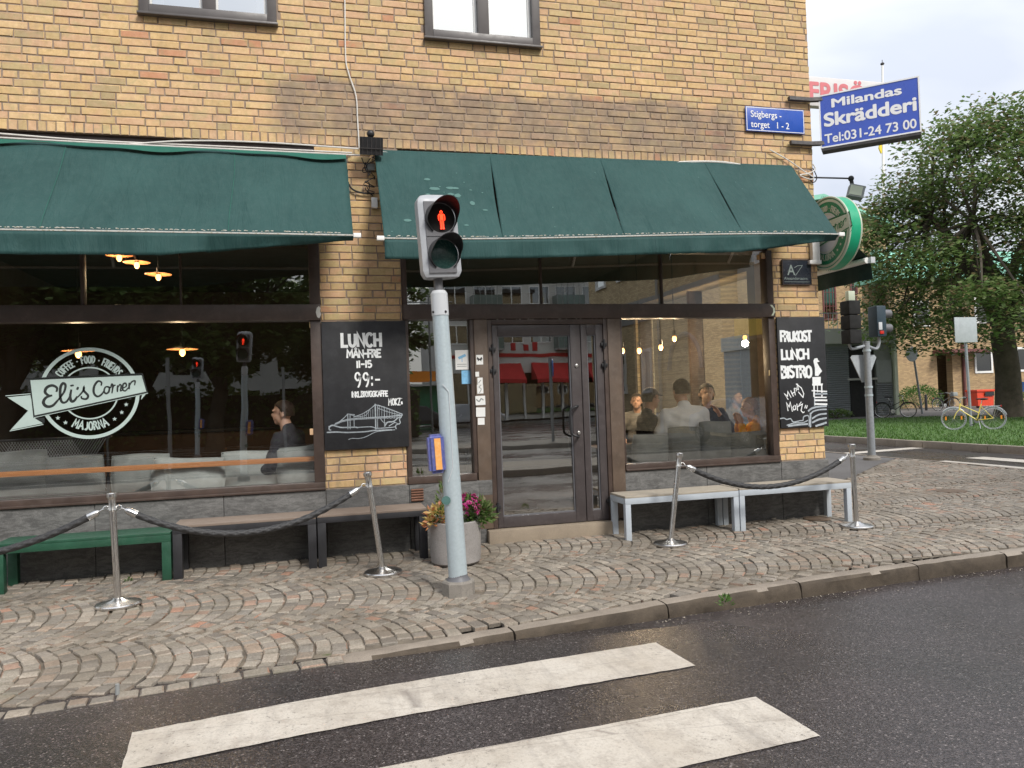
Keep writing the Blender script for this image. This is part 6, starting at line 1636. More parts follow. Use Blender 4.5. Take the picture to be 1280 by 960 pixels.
# --- garage with louvres
def A(px, py, Y): return at(px, py, Y)
Yg = 25.0; xl, xr = A(1030, 480, Yg).x-2.5, A(1118, 480, Yg).x; ztg = A(1040, 430, Yg).z
t = thing('garage_building', 'low grey louvred outbuilding with a black doorway behind the lawn', 'building', (0, 0, 0))
xa_, xb_ = A(1063, 470, Yg).x, A(1094, 470, Yg).x
MB().box(xl, xr, Yg+.1, Yg+5, 0, ztg).build('wall', 'cage_grey', t, 0)
MB().box(xl-.1, xr+.1, Yg-.15, Yg+5.1, ztg, A(1040, 411, Yg).z).build('roof_slab', 'plaster_grey', t, 0)
MB().box(xa_, xb_, Yg+.03, Yg+.099, .05, ztg-.1).build('doorway', 'dark_void', t, 0)
zc = A(1080, 475, Yg).z; MB().box(xa_-.15, xb_+.05, Yg-.1, Yg+.029, zc, zc+.10).build('door_rail', 'plaster_grey', t, 0)
sl_ = MB(); z = .15
while z < ztg-.12: sl_.obox(((xl+xa_)/2, Yg+.045, z), (xa_-xl)/2-.05, .045, .022, Matrix.Rotation(.6, 3, 'X')); z += .105
tag(sl_.build('louvre', 'zinc', t, 0), kind='stuff')
mb = MB(); z = .15; zc2 = A(1100, 478, Yg).z
while z < zc2-.05: mb.obox(((xb_+xr)/2, Yg+.045, z), (xr-xb_)/2-.08, .045, .022, Matrix.Rotation(.6, 3, 'X')); z += .105
tag(mb.build('louvre', 'zinc', t, 0), kind='stuff')
MB().box(xb_+.1, xr-.12, Yg+.0, Yg+.09, zc2, A(1100, 450, Yg).z).build('panel', 'cabinet_grey', t, 0)
MB().box(xr-.02, xr+.16, Yg-.10, Yg+.12, 0, A(1120, 424, Yg).z).build('corner_post', 'sign_cream', t, 0)
rl = MB(); zr0 = A(1040, 411, Yg).z; zr1 = A(1040, 392, Yg).z
for i in range(26): x = xl+.1+i*(xr-xl-.2)/25; rl.box(x-.012, x+.012, Yg, Yg+.02, zr0, zr1)
rl.box(xl, xr, Yg-.005, Yg+.025, zr1, zr1+.05); tag(rl.build('railing', 'zinc', t, 0), kind='stuff')
# --- brick block behind, left part with tall maroon windows and copper roof
def windowbox(parent, x0, x1, z0, z1, y, fm='white_frame', gm='sealed_glass', bars=(1, 1), fw=.09, d=-1):
    f = MB(); nx_, nz_ = bars
    for a, b, c, d_ in ((x0, x0+fw, z0, z1), (x1-fw, x1, z0, z1), (x0+fw, x1-fw, z0, z0+fw), (x0+fw, x1-fw, z1-fw, z1)): f.box(a, b, y-.06, y+.02, c, d_)
    for i in range(1, nx_): x = x0+(x1-x0)*i/nx_; f.box(x-.02, x+.02, y-.04, y+.02, z0+fw, z1-fw)
    for i in range(1, nz_): z = z0+(z1-z0)*i/nz_; f.box(x0+fw, x1-fw, y-.035, y+.015, z-.02, z+.02)
    o = f.build('window', fm, parent, 0)
    mb = MB(); mb.add([(x0+.02, y-.01, z0+.02), (x1-.02, y-.01, z0+.02), (x1-.02, y-.01, z1-.02), (x0+.02, y-.01, z1-.02)], [(0, 1, 2, 3)]); mb.build('pane', gm, o, 0); return o
Yl = 42.0
t = thing('school_building', 'yellow brick building with tall maroon windows and green copper gable', 'building', (0, 0, 0))
zt_ = A(1060, 262, Yl).z; x0_, x1_ = A(1000, 400, Yl).x-8, A(1112, 400, Yl).x
MB().box(x0_, x1_, Yl, Yl+14, 0, zt_).build('wall', 'far_brick', t, 0)
pk = A(1030, 242, Yl-.6); xe = A(1105, 268, Yl-.6)
mb = MB(); mb.prism([(x0_-.5, xe.z-.4), (pk.x, pk.z), (xe.x+1.2, xe.z-.7), (xe.x+1.2, xe.z-1.0), (pk.x, pk.z-.35), (x0_-.5, xe.z-.7)], (0, Yl-.6, 0), (1, 0, 0), (0, 0, 1), (0, 14.5, 0)); mb.build('roof', 'copper_green', t, 0)
MB().prism([(x0_, zt_), (pk.x, pk.z-.4), (x1_, zt_)], (0, Yl+.01, 0), (1, 0, 0), (0, 0, 1), (0, 13.9, 0)).build('gable', 'far_brick', t, 0)
for (a, b, c, d_) in ((1027, 348, 1046, 400), (1061, 334, 1072, 368), (1061, 370, 1072, 402), (1082, 338, 1094, 400), (1027, 280, 1046, 330)):
    p, q = A(a, b, Yl), A(c, d_, Yl); windowbox(t, p.x, q.x, q.z, p.z, Yl, 'maroon', 'dark_glass', (4, 3), .12)
p, q = A(1027, 330, Yl), A(1046, 348, Yl); MB().box(p.x, q.x, Yl-.05, Yl-.001, q.z, p.z).build('spandrel', 'maroon', t, 0)
# --- brick block behind the tree
Yr = 34.0
t = thing('brick_building', 'yellow brick block with recessed entrance and white windows behind the tree', 'building', (0, 0, 0))
x0_, x1_ = A(1119, 450, Yr).x, A(1640, 450, Yr).x; zt_ = A(1240, 350, Yr).z
e0, e1 = A(1172, 470, Yr).x, A(1191, 470, Yr).x; ze = A(1180, 442, Yr).z
mb = MB(); rects(x0_, x1_, 0, zt_, [(e0, e1, 0, ze)], Yr, Yr+.5, mb); mb.box(x0_, x1_, Yr+2.2, Yr+2.8, 0, zt_); mb.build('wall', 'far_brick', t, 0)
MB().box(e0-.3, e1+2.6, Yr-1.2, Yr-.01, ze, ze+.22).build('canopy', 'maroon', t, 0)
MB().box(e0+.15, e1-.4, Yr+2.12, Yr+2.199, .05, ze-.4).build('door', 'maroon', t, 0)
x = A(1203, 450, Yr).x; MB().tube([(x, Yr-.1, .1), (x, Yr-.1, zt_)], .10, 8).build('drainpipe', 'maroon', t)
for (a, b, c, d_) in ((1217, 436, 1241, 466), (1269, 434, 1296, 464), (1330, 432, 1356, 462), (1217, 372, 1241, 404), (1269, 370, 1296, 402), (1140, 376, 1162, 408)):
    p, q = A(a, b, Yr), A(c, d_, Yr); windowbox(t, p.x, q.x, q.z, p.z, Yr, 'white_frame', 'dark_glass', (1, 1), .14)
mb = MB(); mb.prism([(0, zt_), (0, zt_+.15), (4.5, zt_+2.2), (9, zt_+.15), (9, zt_)], (x0_-.3, Yr-.6, 0), (0, .42, 0), (0, 0, 1), (x1_-x0_+.6, 0, 0)); mb.build('roof', 'copper_green', t, 0)

# --- trees ------------------------------------------------------------
def make_tree(label, base, H, trunk_h, rx, ry, rz, cz, nclump, nleaf, ls, tr, seed, mat='leaves', group=None, drop=(0, 0), prof=None):
    r = random.Random(seed); t = thing('tree', label, 'tree', base, 0, group)
    mb = MB(); fork = Vector((r.uniform(-.3, .3), r.uniform(-.3, .3), trunk_h))
    mb.tube([(0, 0, -.1), (0, 0, .05), (0, 0, .4), (.04, .02, trunk_h*.5), fork], [tr*1.5, tr*1.25, tr*1.05, tr*.95, tr*.9], 14)
    cl = []
    for i in range(nclump):
        a = i*2.39996+r.uniform(-.3, .3); zz = 1-2*(i+.5)/nclump; rad = r.uniform(.45, 1.0)*(1+.16*math.sin(a*3+zz*4)); q = math.sqrt(max(0, 1-zz*zz))
        kz = .86+.34*(1-zz)*.5+(.0 if zz < 0 else 0); q *= kz; c = Vector((rx*q*math.cos(a)*rad+drop[0]*(1-zz)*.3, ry*q*math.sin(a)*rad+drop[1]*(1-zz)*.3, cz+rz*zz*(rad if zz > 0 else rad*.8)))
        if prof:
            z_ = 12.6-9.2*((i+.5)/nclump)**.85; hw = prof(z_); c = Vector((hw*math.cos(a)*min(1, rad*1.15), hw*math.sin(a)*min(1, rad*1.15), z_+r.uniform(-.3, .3)))
        cl.append(c)
    mains = []
    for k in range(7):
        a = k*2*PI/7+r.uniform(-.3, .3); e = Vector((rx*.42*math.cos(a), ry*.42*math.sin(a), cz+rz*r.uniform(-.2, .4))); P = [fork, fork.lerp(e, .4)+Vector((r.uniform(-.3, .3), r.uniform(-.3, .3), r.uniform(-.2, .5))), e]
        mains.append(e); mb.tube(smooth_pts(P, 4), [tr*.62-(tr*.42)*i/8 for i in range(9)], 8)
    for c in cl:
        m_ = min(mains, key=lambda q: (q-c).length); P = [m_, m_.lerp(c, .5)+Vector((r.uniform(-.4, .4), r.uniform(-.4, .4), r.uniform(-.1, .4))), c]; mb.tube(smooth_pts(P, 3), [tr*.17*(1-i/8) for i in range(7)], 5, False)
    mb.build('trunk', 'bark', t, 60)
    rs = np.random.RandomState(seed); V = []; cr = min(rx, ry)*.235
    for c in cl:
        n = int(nleaf*r.uniform(.7, 1.2)); d = rs.normal(size=(n, 3)); d /= np.linalg.norm(d, axis=1)[:, None]; d *= (rs.random_sample(n)**.45)[:, None]
        sc = cr*r.uniform(.6, 1.45); p = np.array(c)+d*np.array([sc*1.25, sc*1.25, sc*.62])
        p[:, 2] -= .12*sc*(d[:, 0]**2+d[:, 1]**2)
        az_ = rs.random_sample(n)*2*PI; tl = rs.normal(size=n)*.32-.22; ax_ = np.stack([np.cos(az_)*np.cos(tl), np.sin(az_)*np.cos(tl), np.sin(tl)], 1)
        sd = np.stack([-np.sin(az_), np.cos(az_), rs.normal(size=n)*.28], 1); L = (ls*(.6+.8*rs.random_sample(n)))[:, None]; Wd_ = L*.28
        V.append(np.stack([p, p+ax_*L*.5+sd*Wd_, p+ax_*L, p+ax_*L*.5-sd*Wd_], 1))
    V = np.concatenate(V).reshape(-1, 3); n = len(V)//4
    me = bpy.data.meshes.new('crown'); me.vertices.add(len(V)); me.vertices.foreach_set('co', V.astype('f').ravel()); me.loops.add(n*4); me.loops.foreach_set('vertex_index', np.arange(n*4, dtype='i'))
    me.polygons.add(n); me.polygons.foreach_set('loop_start', np.arange(0, n*4, 4, dtype='i')); me.polygons.foreach_set('loop_total', np.full(n, 4, dtype='i')); me.update(); me.validate(); me.materials.append(M[mat])
    o = bpy.data.objects.new('crown', me); COL.objects.link(o); o.parent = t; return t
tb = gnd(1262, 521, .06)
make_tree('big spreading street tree on the lawn in front of the brick block', tb, 13, 3.6, 6.2, 6.2, 4.9, 7.9, 105, 640, .215, .50, 3, 'leaves', None, (0, 0), prof=lambda z: float(np.interp(z, (3.2, 4, 6, 8.5, 9.6, 10.7, 11.7, 12.5), (5.9, 6.3, 5.3, 4.8, 4.2, 3.6, 2.8, 1.4))))
# bushes
def bush(label, px, py, z, rx, rz, n, mat, seed, ry=None):
    p = gnd(px, py, z); t = thing('bush', label, 'bush', p); r_ = random.Random(seed)
    leaves(0, 0, rz*.5, rx, ry or rx*.7, rz*.7, n, .12, .035, mat, 'foliage', .3, r_, t)
    mb = MB()
    for k in range(7): a = k*.9; mb.tube([(0, 0, 0), (rx*.5*math.cos(a), rx*.4*math.sin(a), rz*.8)], .015, 5)
    mb.build('stem', 'bark', t)
bush('bright green bush before the brick wall beside the round sign post', 1150, 511, .05, 1.5, 1.25, 2200, 'leaves_bright', 61)
bush('low green shrub at the picture edge by the small blue sign', 1277, 512, .05, 1.0, 1.0, 900, 'leaves_bright', 62)
bush('low shrub left of the black bicycle', 1046, 523, .05, .8, .35, 500, 'leaves_dark', 63)
# --- street furniture there
def post_sign(name, label, px, py, z, hpx, rad=.04, mat='zinc'):
    b = gnd(px, py, z); tp = at(*hpx, b.y); t = thing(name, label, 'sign', b); e = tp-b; MB().tube([(0, 0, 0), e], rad, 12).build('post', mat, t); return t, b, e
t, b, e = post_sign('traffic_sign', 'back of a square grey traffic sign on a pole behind the yellow bicycle', 1214, 533, .06, (1205, 397), .045)
p, q = at(1190, 397, b.y), at(1219, 428, b.y); MB().cbox(p.x-b.x, q.x-b.x, -.10, -.075, q.z-b.z, p.z-b.z, .01).build('plate', 'plate_grey', t)
MB().box(e.x-.12, e.x+.12, -.085, -.03, e.z-.35, e.z-.28).box(e.x-.12, e.x+.12, -.085, -.03, e.z-.85, e.z-.78).build('clamp', 'galvanised', t)
t, b, e = post_sign('traffic_sign', 'back of a round grey traffic sign on a leaning post by the bush', 1153, 517, .06, (1140, 433), .05)
c = at(1139, 442, b.y)-b; MB().lathe([(0, 0), (.36, 0), (.37, .01), (.36, .02), (0, .022)], c+Vector((-.05, -.11, -.05)), 32, (0, 1, 0)).build('plate', 'plate_grey', t)
MB().box(c.x-.15, c.x+.05, -.09, -.04, c.z-.1, c.z-.04).build('clamp', 'galvanised', t)
t, b, e = post_sign('traffic_sign', 'small blue sign on a short post at the right edge of the picture', 1276, 519, .06, (1277, 482), .03)
MB().lathe([(0, 0), (.22, 0), (.22, .03), (0, .03)], e+Vector((0, -.06, -.05)), 24, (0, 1, 0)).build('plate', 'blue_sign', t)
p = gnd(1158, 513, .06); tag(MB().lathe([(.07, 0), (.07, .85), (.05, .92), (0, .93)], p, 16).build('bollard', 'black_metal'), 'dark bollard in front of the bush', 'bollard')
# red bins
b = gnd(1226, 513, .06); b = Vector((at(1226, 500, 29.5).x, 29.5, .055)); t = thing('waste_bin', 'red wheeled waste bin against the brick block', 'bin', b); k = 38/961
MB().prism([(-.55, .12), (.55, .12), (.62, .95), (-.62, .95)], (0, -.35, 0), (1, 0, 0), (0, 0, 1), (0, .75, 0)).build('body', 'red_plastic', t)
MB().cbox(-.68, .68, -.42, .46, .952, 1.08, .03).build('lid', 'red_plastic', t)
for sx in (-.45, .45): MB().lathe([(0, -.03), (.09, -.03), (.09, .03), (0, .03)], (sx, -.2, .09), 14, (1, 0, 0)).build('wheel', 'black_rubber', t)
MB().box(-.1, .55, -.43, -.421, .70, .93).build('label_panel', 'black_metal', t, 0)
# flagpole with a folded yellow pennant
b = at(1106, 500, 48); b.z = .0; tp = at(1103, 82, 48); t = thing('flagpole', 'tall white flagpole behind the blue box sign', 'flagpole', b); e = tp-b
MB().tube([(0, 0, 0), e], [.16, .09], 14).build('pole', 'white_plastic', t); MB().ball(e+Vector((0, 0, .15)), .17, .17, .12).tube([e, e+Vector((0, 0, .5))], .03, 6).build('finial', 'iron', t)
c = at(1100, 178, 48)-b; d_ = at(1101, 196, 48)-b; mb = MB(); mb.prism([(0, 0), (.45, .1), (.40, -.7), (.1, -.95), (-.1, -.5)], c, (1, 0, 0), (0, 0, 1), (0, .12, 0)); mb.build('pennant', 'yellow_cloth', t, 0)

# --- traffic signal mast on the corner
b = gnd(1090, 575, .06); D_ = (b-CAM).dot(_f)
t = thing('traffic_signal', 'signal mast on the far corner carrying two signal heads and a yield sign back', 'traffic light', b)
tp = at(1083, 428, b.y)-b; MB().tube([(0, 0, 0), tp*.5, tp], [.074, .068, .062], 20).tube([tp, tp+Vector((0, 0, .02))], .065, 16).build('pole', 'zinc', t)
MB().lathe([(.16, -.02), (.16, .05), (.10, .08), (.09, .10)], (0, 0, 0), 20).build('base', 'concrete', t)
for k_ in (.55, .62, .93): MB().tube([tp*k_-Vector((0, 0, .02)), tp*k_+Vector((0, 0, .02))], .077, 18).build('clamp', 'galvanised', t)
l0 = at(1062, 436, b.y)-b; MB().tube(smooth_pts([tp-Vector((0, 0, .06)), (l0.x+.06, 0, l0.z-.0), (l0.x, 0, l0.z+.1), (l0.x, 0, l0.z+.2)], 4), .03, 10).build('bracket', 'zinc', t)
r0 = at(1099, 436, b.y)-b; MB().tube(smooth_pts([tp-Vector((0, 0, .06)), (r0.x-.08, 0, r0.z), (r0.x, 0, r0.z+.1), (r0.x, 0, r0.z+.25)], 4), .03, 10).build('bracket', 'zinc', t)
a_, c_ = at(1055, 376, b.y)-b, at(1072, 430, b.y)-b; h3 = (a_.z-c_.z)/3
for i in range(3): MB().cbox(a_.x, c_.x, -.14, .14, c_.z+h3*i+.004, c_.z+h3*(i+1)-.004, .03).build('signal_section', 'dark_void', t)
MB().cbox(a_.x+.07, c_.x-.05, -.05, .05, a_.z, a_.z+.19, .01).build('top_box', 'sign_cream', t)
a_, c_ = at(1090, 383, b.y)-b, at(1103, 421, b.y)-b
MB().cbox(a_.x, c_.x, -.13, .13, c_.z, a_.z, .02).build('signal_head', 'signal_blue', t)
for zz in (.25, .72):
    z = a_.z-(a_.z-c_.z)*zz; mb = MB(); mb.tube([(c_.x-.01, 0, z), (c_.x+.19, 0, z)], .085, 18, False).tube([(c_.x-.01, 0, z), (c_.x+.185, 0, z)], .080, 18, False); mb.build('hood', 'signal_inner', t)
MB().cbox(a_.x+.02, a_.x+.10, -.145, -.131, c_.z+.13, c_.z+.28, .002).build('label_plate', 'sign_side', t)
MB().cbox(a_.x+.05, a_.x+.13, -.150, -.131, c_.z+.05, c_.z+.11, .004).build('red_lamp', 'red_led_soft', t)
yc = at(1079, 457, b.y)-b; s_ = .30
MB().prism([(-s_, s_*.55), (-s_*.85, s_*.72), (s_*.85, s_*.72), (s_, s_*.55), (.06, -s_*1.1), (-.06, -s_*1.1)], (yc.x+.10, .10, yc.z), (1, 0, 0), (0, 0, 1), (0, .02, 0)).build('yield_plate', 'plate_grey', t, 0)

# --- bicycles
def bicycle(label, loc, ang, fmat, tyremat='tyre', lean=0, basket=False, step=True, group=None, reflect=False):
    t = thing('bicycle', label, 'bicycle', loc, ang, group); t.rotation_euler = (lean, 0, ang)
    R_ = .34; F_, B_ = Vector((.55, 0, R_)), Vector((-.52, 0, R_))
    for c in (F_, B_):
        w = MB().tube([c+Vector((R_*math.cos(k*PI/20), 0, R_*math.sin(k*PI/20))) for k in range(40)], .016, 8, closed=True).build('wheel', tyremat, t)
        w['label'] = 'front wheel' if c.x > 0 else 'rear wheel'
        MB().tube([c+Vector(((R_-.03)*math.cos(k*PI/20), 0, (R_-.03)*math.sin(k*PI/20))) for k in range(40)], .010, 6, closed=True).build('rim', 'chrome', w)
        sp = MB()
        for k in range(18): a = k*PI/9; sp.tube([c+Vector((.02*math.cos(a+1), .02*(-1)**k, .02*math.sin(a+1))), c+Vector(((R_-.035)*math.cos(a), 0, (R_-.035)*math.sin(a)))], .0022, 4, False)
        tag(sp.build('spokes', 'chrome', w)); MB().tube([c-Vector((0, .05, 0)), c+Vector((0, .05, 0))], .02, 10).build('hub', 'chrome', w)
        MB().tube([c+Vector(((R_+.035)*math.cos(a), 0, (R_+.035)*math.sin(a))) for a in ([R(40+10*k) for k in range(11)] if c.x > 0 else [R(20+12*k) for k in range(13)])], [.018]*11 if c.x > 0 else [.018]*13, 6).build('mudguard', fmat if fmat != 'bike_yellow' else 'chrome', t)
        if reflect:
            rf_ = MB()
            for a in (PI*.95, .1): rf_.obox(c+Vector((.22*math.cos(a), 0, .22*math.sin(a))), .022, .018, .055)
            rf_.build('wheel_reflector', 'orange_reflector', w, 0)
    bb_, hd_, st_ = Vector((-.08, 0, .29)), Vector((.36, 0, .80)), Vector((-.22, 0, .80))
    fr = MB(); fr.tube([bb_, st_], .016, 10).tube([bb_, B_+Vector((0, .05, 0))], .010, 8).tube([bb_, B_-Vector((0, .05, 0))], .010, 8).tube([st_-Vector((0, 0, .1)), B_+Vector((0, .05, 0))], .009, 8).tube([st_-Vector((0, 0, .1)), B_-Vector((0, .05, 0))], .009, 8)
    fr.tube([hd_+Vector((.02, 0, -.16)), bb_], .018, 10); q = bb_.lerp(st_, .45 if step else .9); fr.tube([hd_+Vector((.0, 0, -.02)), q], .016, 10); fr.tube([hd_+Vector((.03, 0, -.18)), hd_+Vector((-.01, 0, .03))], .022, 10); fr.build('frame', fmat, t)
    fk = MB()
    for sy in (-.05, .05): fk.tube(smooth_pts([hd_+Vector((.035, sy*.6, -.18)), (.48, sy, .52), F_+Vector((0, sy, 0))], 4), .011, 8)
    fk.build('fork', fmat, t)
    MB().tube([hd_, hd_+Vector((-.035, 0, .16))], .014, 8).build('stem', 'chrome', t)
    c = hd_+Vector((-.03, 0, .16)); MB().tube(smooth_pts([c+Vector((-.16, -.27, .03)), c+Vector((-.05, -.24, .05)), c+Vector((.05, -.08, .0)), c+Vector((.05, .08, .0)), c+Vector((-.05, .24, .05)), c+Vector((-.16, .27, .03))], 4), .012, 8).build('handlebar', 'chrome', t)
    for sy in (-1, 1): MB().tube([c+Vector((-.16, sy*.27, .03)), c+Vector((-.07, sy*.25, .045))], .018, 8).build('grip', 'black_rubber', t)
    MB().tube([st_, st_+Vector((-.03, 0, .12))], .012, 8).build('seat_post', 'chrome', t)
    MB().ball(st_+Vector((-.07, 0, .15)), .13, .085, .035).ball(st_+Vector((.06, 0, .155)), .09, .03, .025).build('saddle', 'black_rubber', t)
    MB().lathe([(.085, -.004), (.095, -.004), (.095, .004), (.085, .004)], bb_-Vector((0, .05, 0)), 24, (0, 1, 0)).build('chainring', 'chrome', t)
    MB().tube([bb_-Vector((0, .06, 0)), bb_+Vector((.10, -.06, -.14))], .010, 6).tube([bb_+Vector((0, .06, 0)), bb_+Vector((-.10, .06, .14))], .010, 6).obox(bb_+Vector((.10, -.11, -.14)), .045, .045, .012).obox(bb_+Vector((-.10, .11, .14)), .045, .045, .012).build('pedals', 'black_metal', t)
    MB().tube([bb_+Vector((0, -.05, .085)), B_+Vector((0, -.05, .04))], .005, 4).tube([bb_+Vector((0, -.05, -.085)), B_+Vector((0, -.05, -.04))], .005, 4).build('chain', 'black_metal', t)
    rk_ = MB(); z = .73
    for sy in (-.05, .05): rk_.tube([(-.24, sy, z), (-.72, sy, z)], .006, 6).tube([(-.62, sy, z), B_+Vector((0, sy, 0))], .006, 6)
    rk_.build('rack', 'chrome' if reflect else 'black_metal', t)
    MB().cbox(-.76, -.73, -.035, .035, .70, .75, .006).build('rear_light', 'tail_red', t)
    MB().tube([bb_+Vector((-.05, .03, -.02)), (-.16, .16, .02)], .009, 6).build('kickstand', 'chrome', t)
    if basket: MB().cbox(.42, .70, -.16, .16, .78, 1.0, .03).build('basket', 'cabinet_grey', t)
    return t
bp = gnd(1218, 536, .08); vd = (bp-CAM); az_ = math.atan2(vd.y, vd.x)
bicycle('yellow ladies bicycle with grey tyres parked on the grass verge', (bp.x, bp.y, .06), az_-R(90)+PI+R(4), 'bike_yellow', 'zinc', R(4), reflect=True)
bp = gnd(1119, 522, .06); bicycle('black bicycle parked before the louvred outbuilding', (bp.x, bp.y, .06), az_-R(90)+R(6), 'black_metal', 'tyre', R(-3), group='dark bicycles behind the lawn')
bp = gnd(1183, 513, .06); bicycle('dark bicycle with a basket beside the recessed entrance', (bp.x, bp.y, .055), az_-R(90)+R(40), 'black_metal', 'tyre', R(-5), True, group='dark bicycles behind the lawn')

# ================================================================== ACROSS THE STREET (seen mirrored in the glass)
def refl(px, py, Y): p = at(px, py, Y); return Vector((p.x, -p.y, p.z))
Yw = 50.0
t = thing('white_apartment_block', 'white apartment block with red shop awnings across the street, mirrored in the door', 'building', (0, 0, 0))
xa_, xb_ = refl(553, 400, Yw).x, refl(852, 400, Yw).x
MB().box(xa_, xb_, -Yw-12, -Yw, 0, 19).build('wall', 'plaster_white', t, 0); MB().box(xa_-.4, xb_+.4, -Yw-12.4, -Yw+.5, 19, 19.4).build('roof', 'roof_dark', t, 0)
MB().box(xa_+.2, xb_-.2, -Yw+.01, -Yw+.15, .4, 3.6).build('shopfront', 'sealed_glass', t, 0)
MB().box(xa_, xb_, -Yw+.02, -Yw+.5, 3.6, 5.1).build('fascia', 'plaster_white', t, 0); MB().box(xa_, xb_, -Yw+.501, -Yw+.56, 4.75, 5.0).build('red_band', 'red_canvas', t, 0)
for k in range(14): x = xa_+.3+k*(xb_-xa_-.6)/13; MB().box(x-.09, x+.09, -Yw+.151, -Yw+.3, 0, 3.6).build('shop_post', 'white_frame', t, 0)
rw = random.Random(31)
for fl in range(4):
    z = 6.1+fl*3.1
    for k in range(9):
        x = xa_+1.1+k*(xb_-xa_-2.2)/8
        if (k+fl*0) % 3 == 1:
            b_ = MB(); b_.box(x-1.15, x+1.15, -Yw+.02, -Yw+1.3, z-.9, z-.75); o = b_.build('balcony', 'plaster_grey', t, 0)
            MB().box(x-1.15, x+1.15, -Yw+1.26, -Yw+1.32, z-.75, z+.35).box(x-1.15, x-1.1, -Yw+.02, -Yw+1.26, z-.75, z+.35).box(x+1.1, x+1.15, -Yw+.02, -Yw+1.26, z-.75, z+.35).build('balustrade', 'balcony_glass', o, 0)
            b_ = MB()
            for q in range(6): b_.box(x-1.15+q*.45, x-1.11+q*.45, -Yw+1.321, -Yw+1.36, z-.8, z+1.6)
            b_.build('mullion', 'cage_grey', o, 0)
        def wb(x0, x1, z0, z1):
            f = MB(); w = .08
            for a, b, c, d_ in ((x0, x0+w, z0, z1), (x1-w, x1, z0, z1), (x0+w, x1-w, z0, z0+w), (x0+w, x1-w, z1-w, z1), ((x0+x1)/2-.04, (x0+x1)/2+.04, z0+w, z1-w)): f.box(a, b, -Yw+.01, -Yw+.06, c, d_)
            o = f.build('window', 'white_frame', t, 0); mb = MB(); mb.add([(x0, -Yw+.02, z0), (x1, -Yw+.02, z0), (x1, -Yw+.02, z1), (x0, -Yw+.02, z1)], [(0, 3, 2, 1)]); mb.build('pane', 'sealed_glass', o, 0)
        wb(x-.85, x+.85, z-.3, z+1.2)
for i, (p0, p1) in enumerate(((612, 650), (662, 716), (728, 752), (768, 812))):
    x0, x1 = refl(p0, 470, Yw).x, refl(p1, 470, Yw).x
    o = thing('awning', ['red shop awning farthest left in the door reflection', 'widest red shop awning mirrored in the entrance door', 'red shop awning mirrored in the narrow door leaf', 'red shop awning mirrored in the right shop window'][i], 'awning', (0, 0, 0), 0, 'red awnings across the street')
    c_ = MB(); c_.add([(x0, -Yw+.55, 4.3), (x1, -Yw+.55, 4.3), (x1, -Yw+2.1, 3.0), (x0, -Yw+2.1, 3.0)], [(0, 1, 2, 3)]); c_.add([(x0, -Yw+2.1, 3.0), (x1, -Yw+2.1, 3.0), (x1, -Yw+2.1, 2.7), (x0, -Yw+2.1, 2.7)], [(0, 1, 2, 3)]); c_.add([(x0, -Yw+.55, 4.3), (x0, -Yw+2.1, 3.0), (x0, -Yw+.55, 3.0)], [(0, 1, 2)]); c_.add([(x1, -Yw+.55, 4.3), (x1, -Yw+2.1, 3.0), (x1, -Yw+.55, 3.0)], [(0, 1, 2)])
    c_ = c_.build('canvas', 'red_canvas', o, 0); md = c_.modifiers.new('t', 'SOLIDIFY'); md.thickness = .02
for (p0, p1, h) in ((636, 646, 1.0), (650, 673, .8), (790, 806, .8)):
    x0, x1 = refl(p0, 455, Yw).x, refl(p1, 455, Yw).x; n = max(1, int((x1-x0)/.55)); mb = MB()
    for k in range(n): xx = x0+(k+.5)*(x1-x0)/n; mb.cbox(xx-.2, xx+.2, -Yw+.57, -Yw+.75, 5.2, 5.2+h*(.6+.4*((k*7) % 3)/2), .05)
    tag(mb.build('shop_letters', 'red_canvas', t), kind='stuff')
# beige block, farther left, and a low row with green fronts
t = thing('beige_block', 'long beige block far across the street behind the mirrored trees', 'building', (0, 0, 0))
MB().box(-60, 8.5, -78, -66, 0, 11).build('wall', 'plaster_grey', t, 0); MB().box(-60.5, 9, -78.5, -65.5, 11, 11.5).build('roof', 'roof_dark', t, 0)
for fl in range(3):
    for k in range(22): x = -56+k*3; mb = MB(); mb.box(x-.7, x+.7, -65.99, -65.93, 1.6+fl*3.2, 3.2+fl*3.2); mb.build('window', 'sealed_glass', t, 0)
t = thing('market_stall', 'low row of stalls with green and orange fronts mirrored in the side window', 'stall', (0, 0, 0)); x0, x1 = refl(508, 470, 44).x, refl(552, 470, 44).x
MB().box(x0, x1, -46, -44, 0, 2.6).build('body', 'green_panel', t, 0); MB().box(x0-.4, x1+.4, -46.3, -43.4, 2.6, 2.75).build('roof', 'plaster_white', t, 0); MB().box(x0, x0+2, -43.98, -43.9, 2.9, 3.6).build('sign_panel', 'orange_reflector', t, 0)
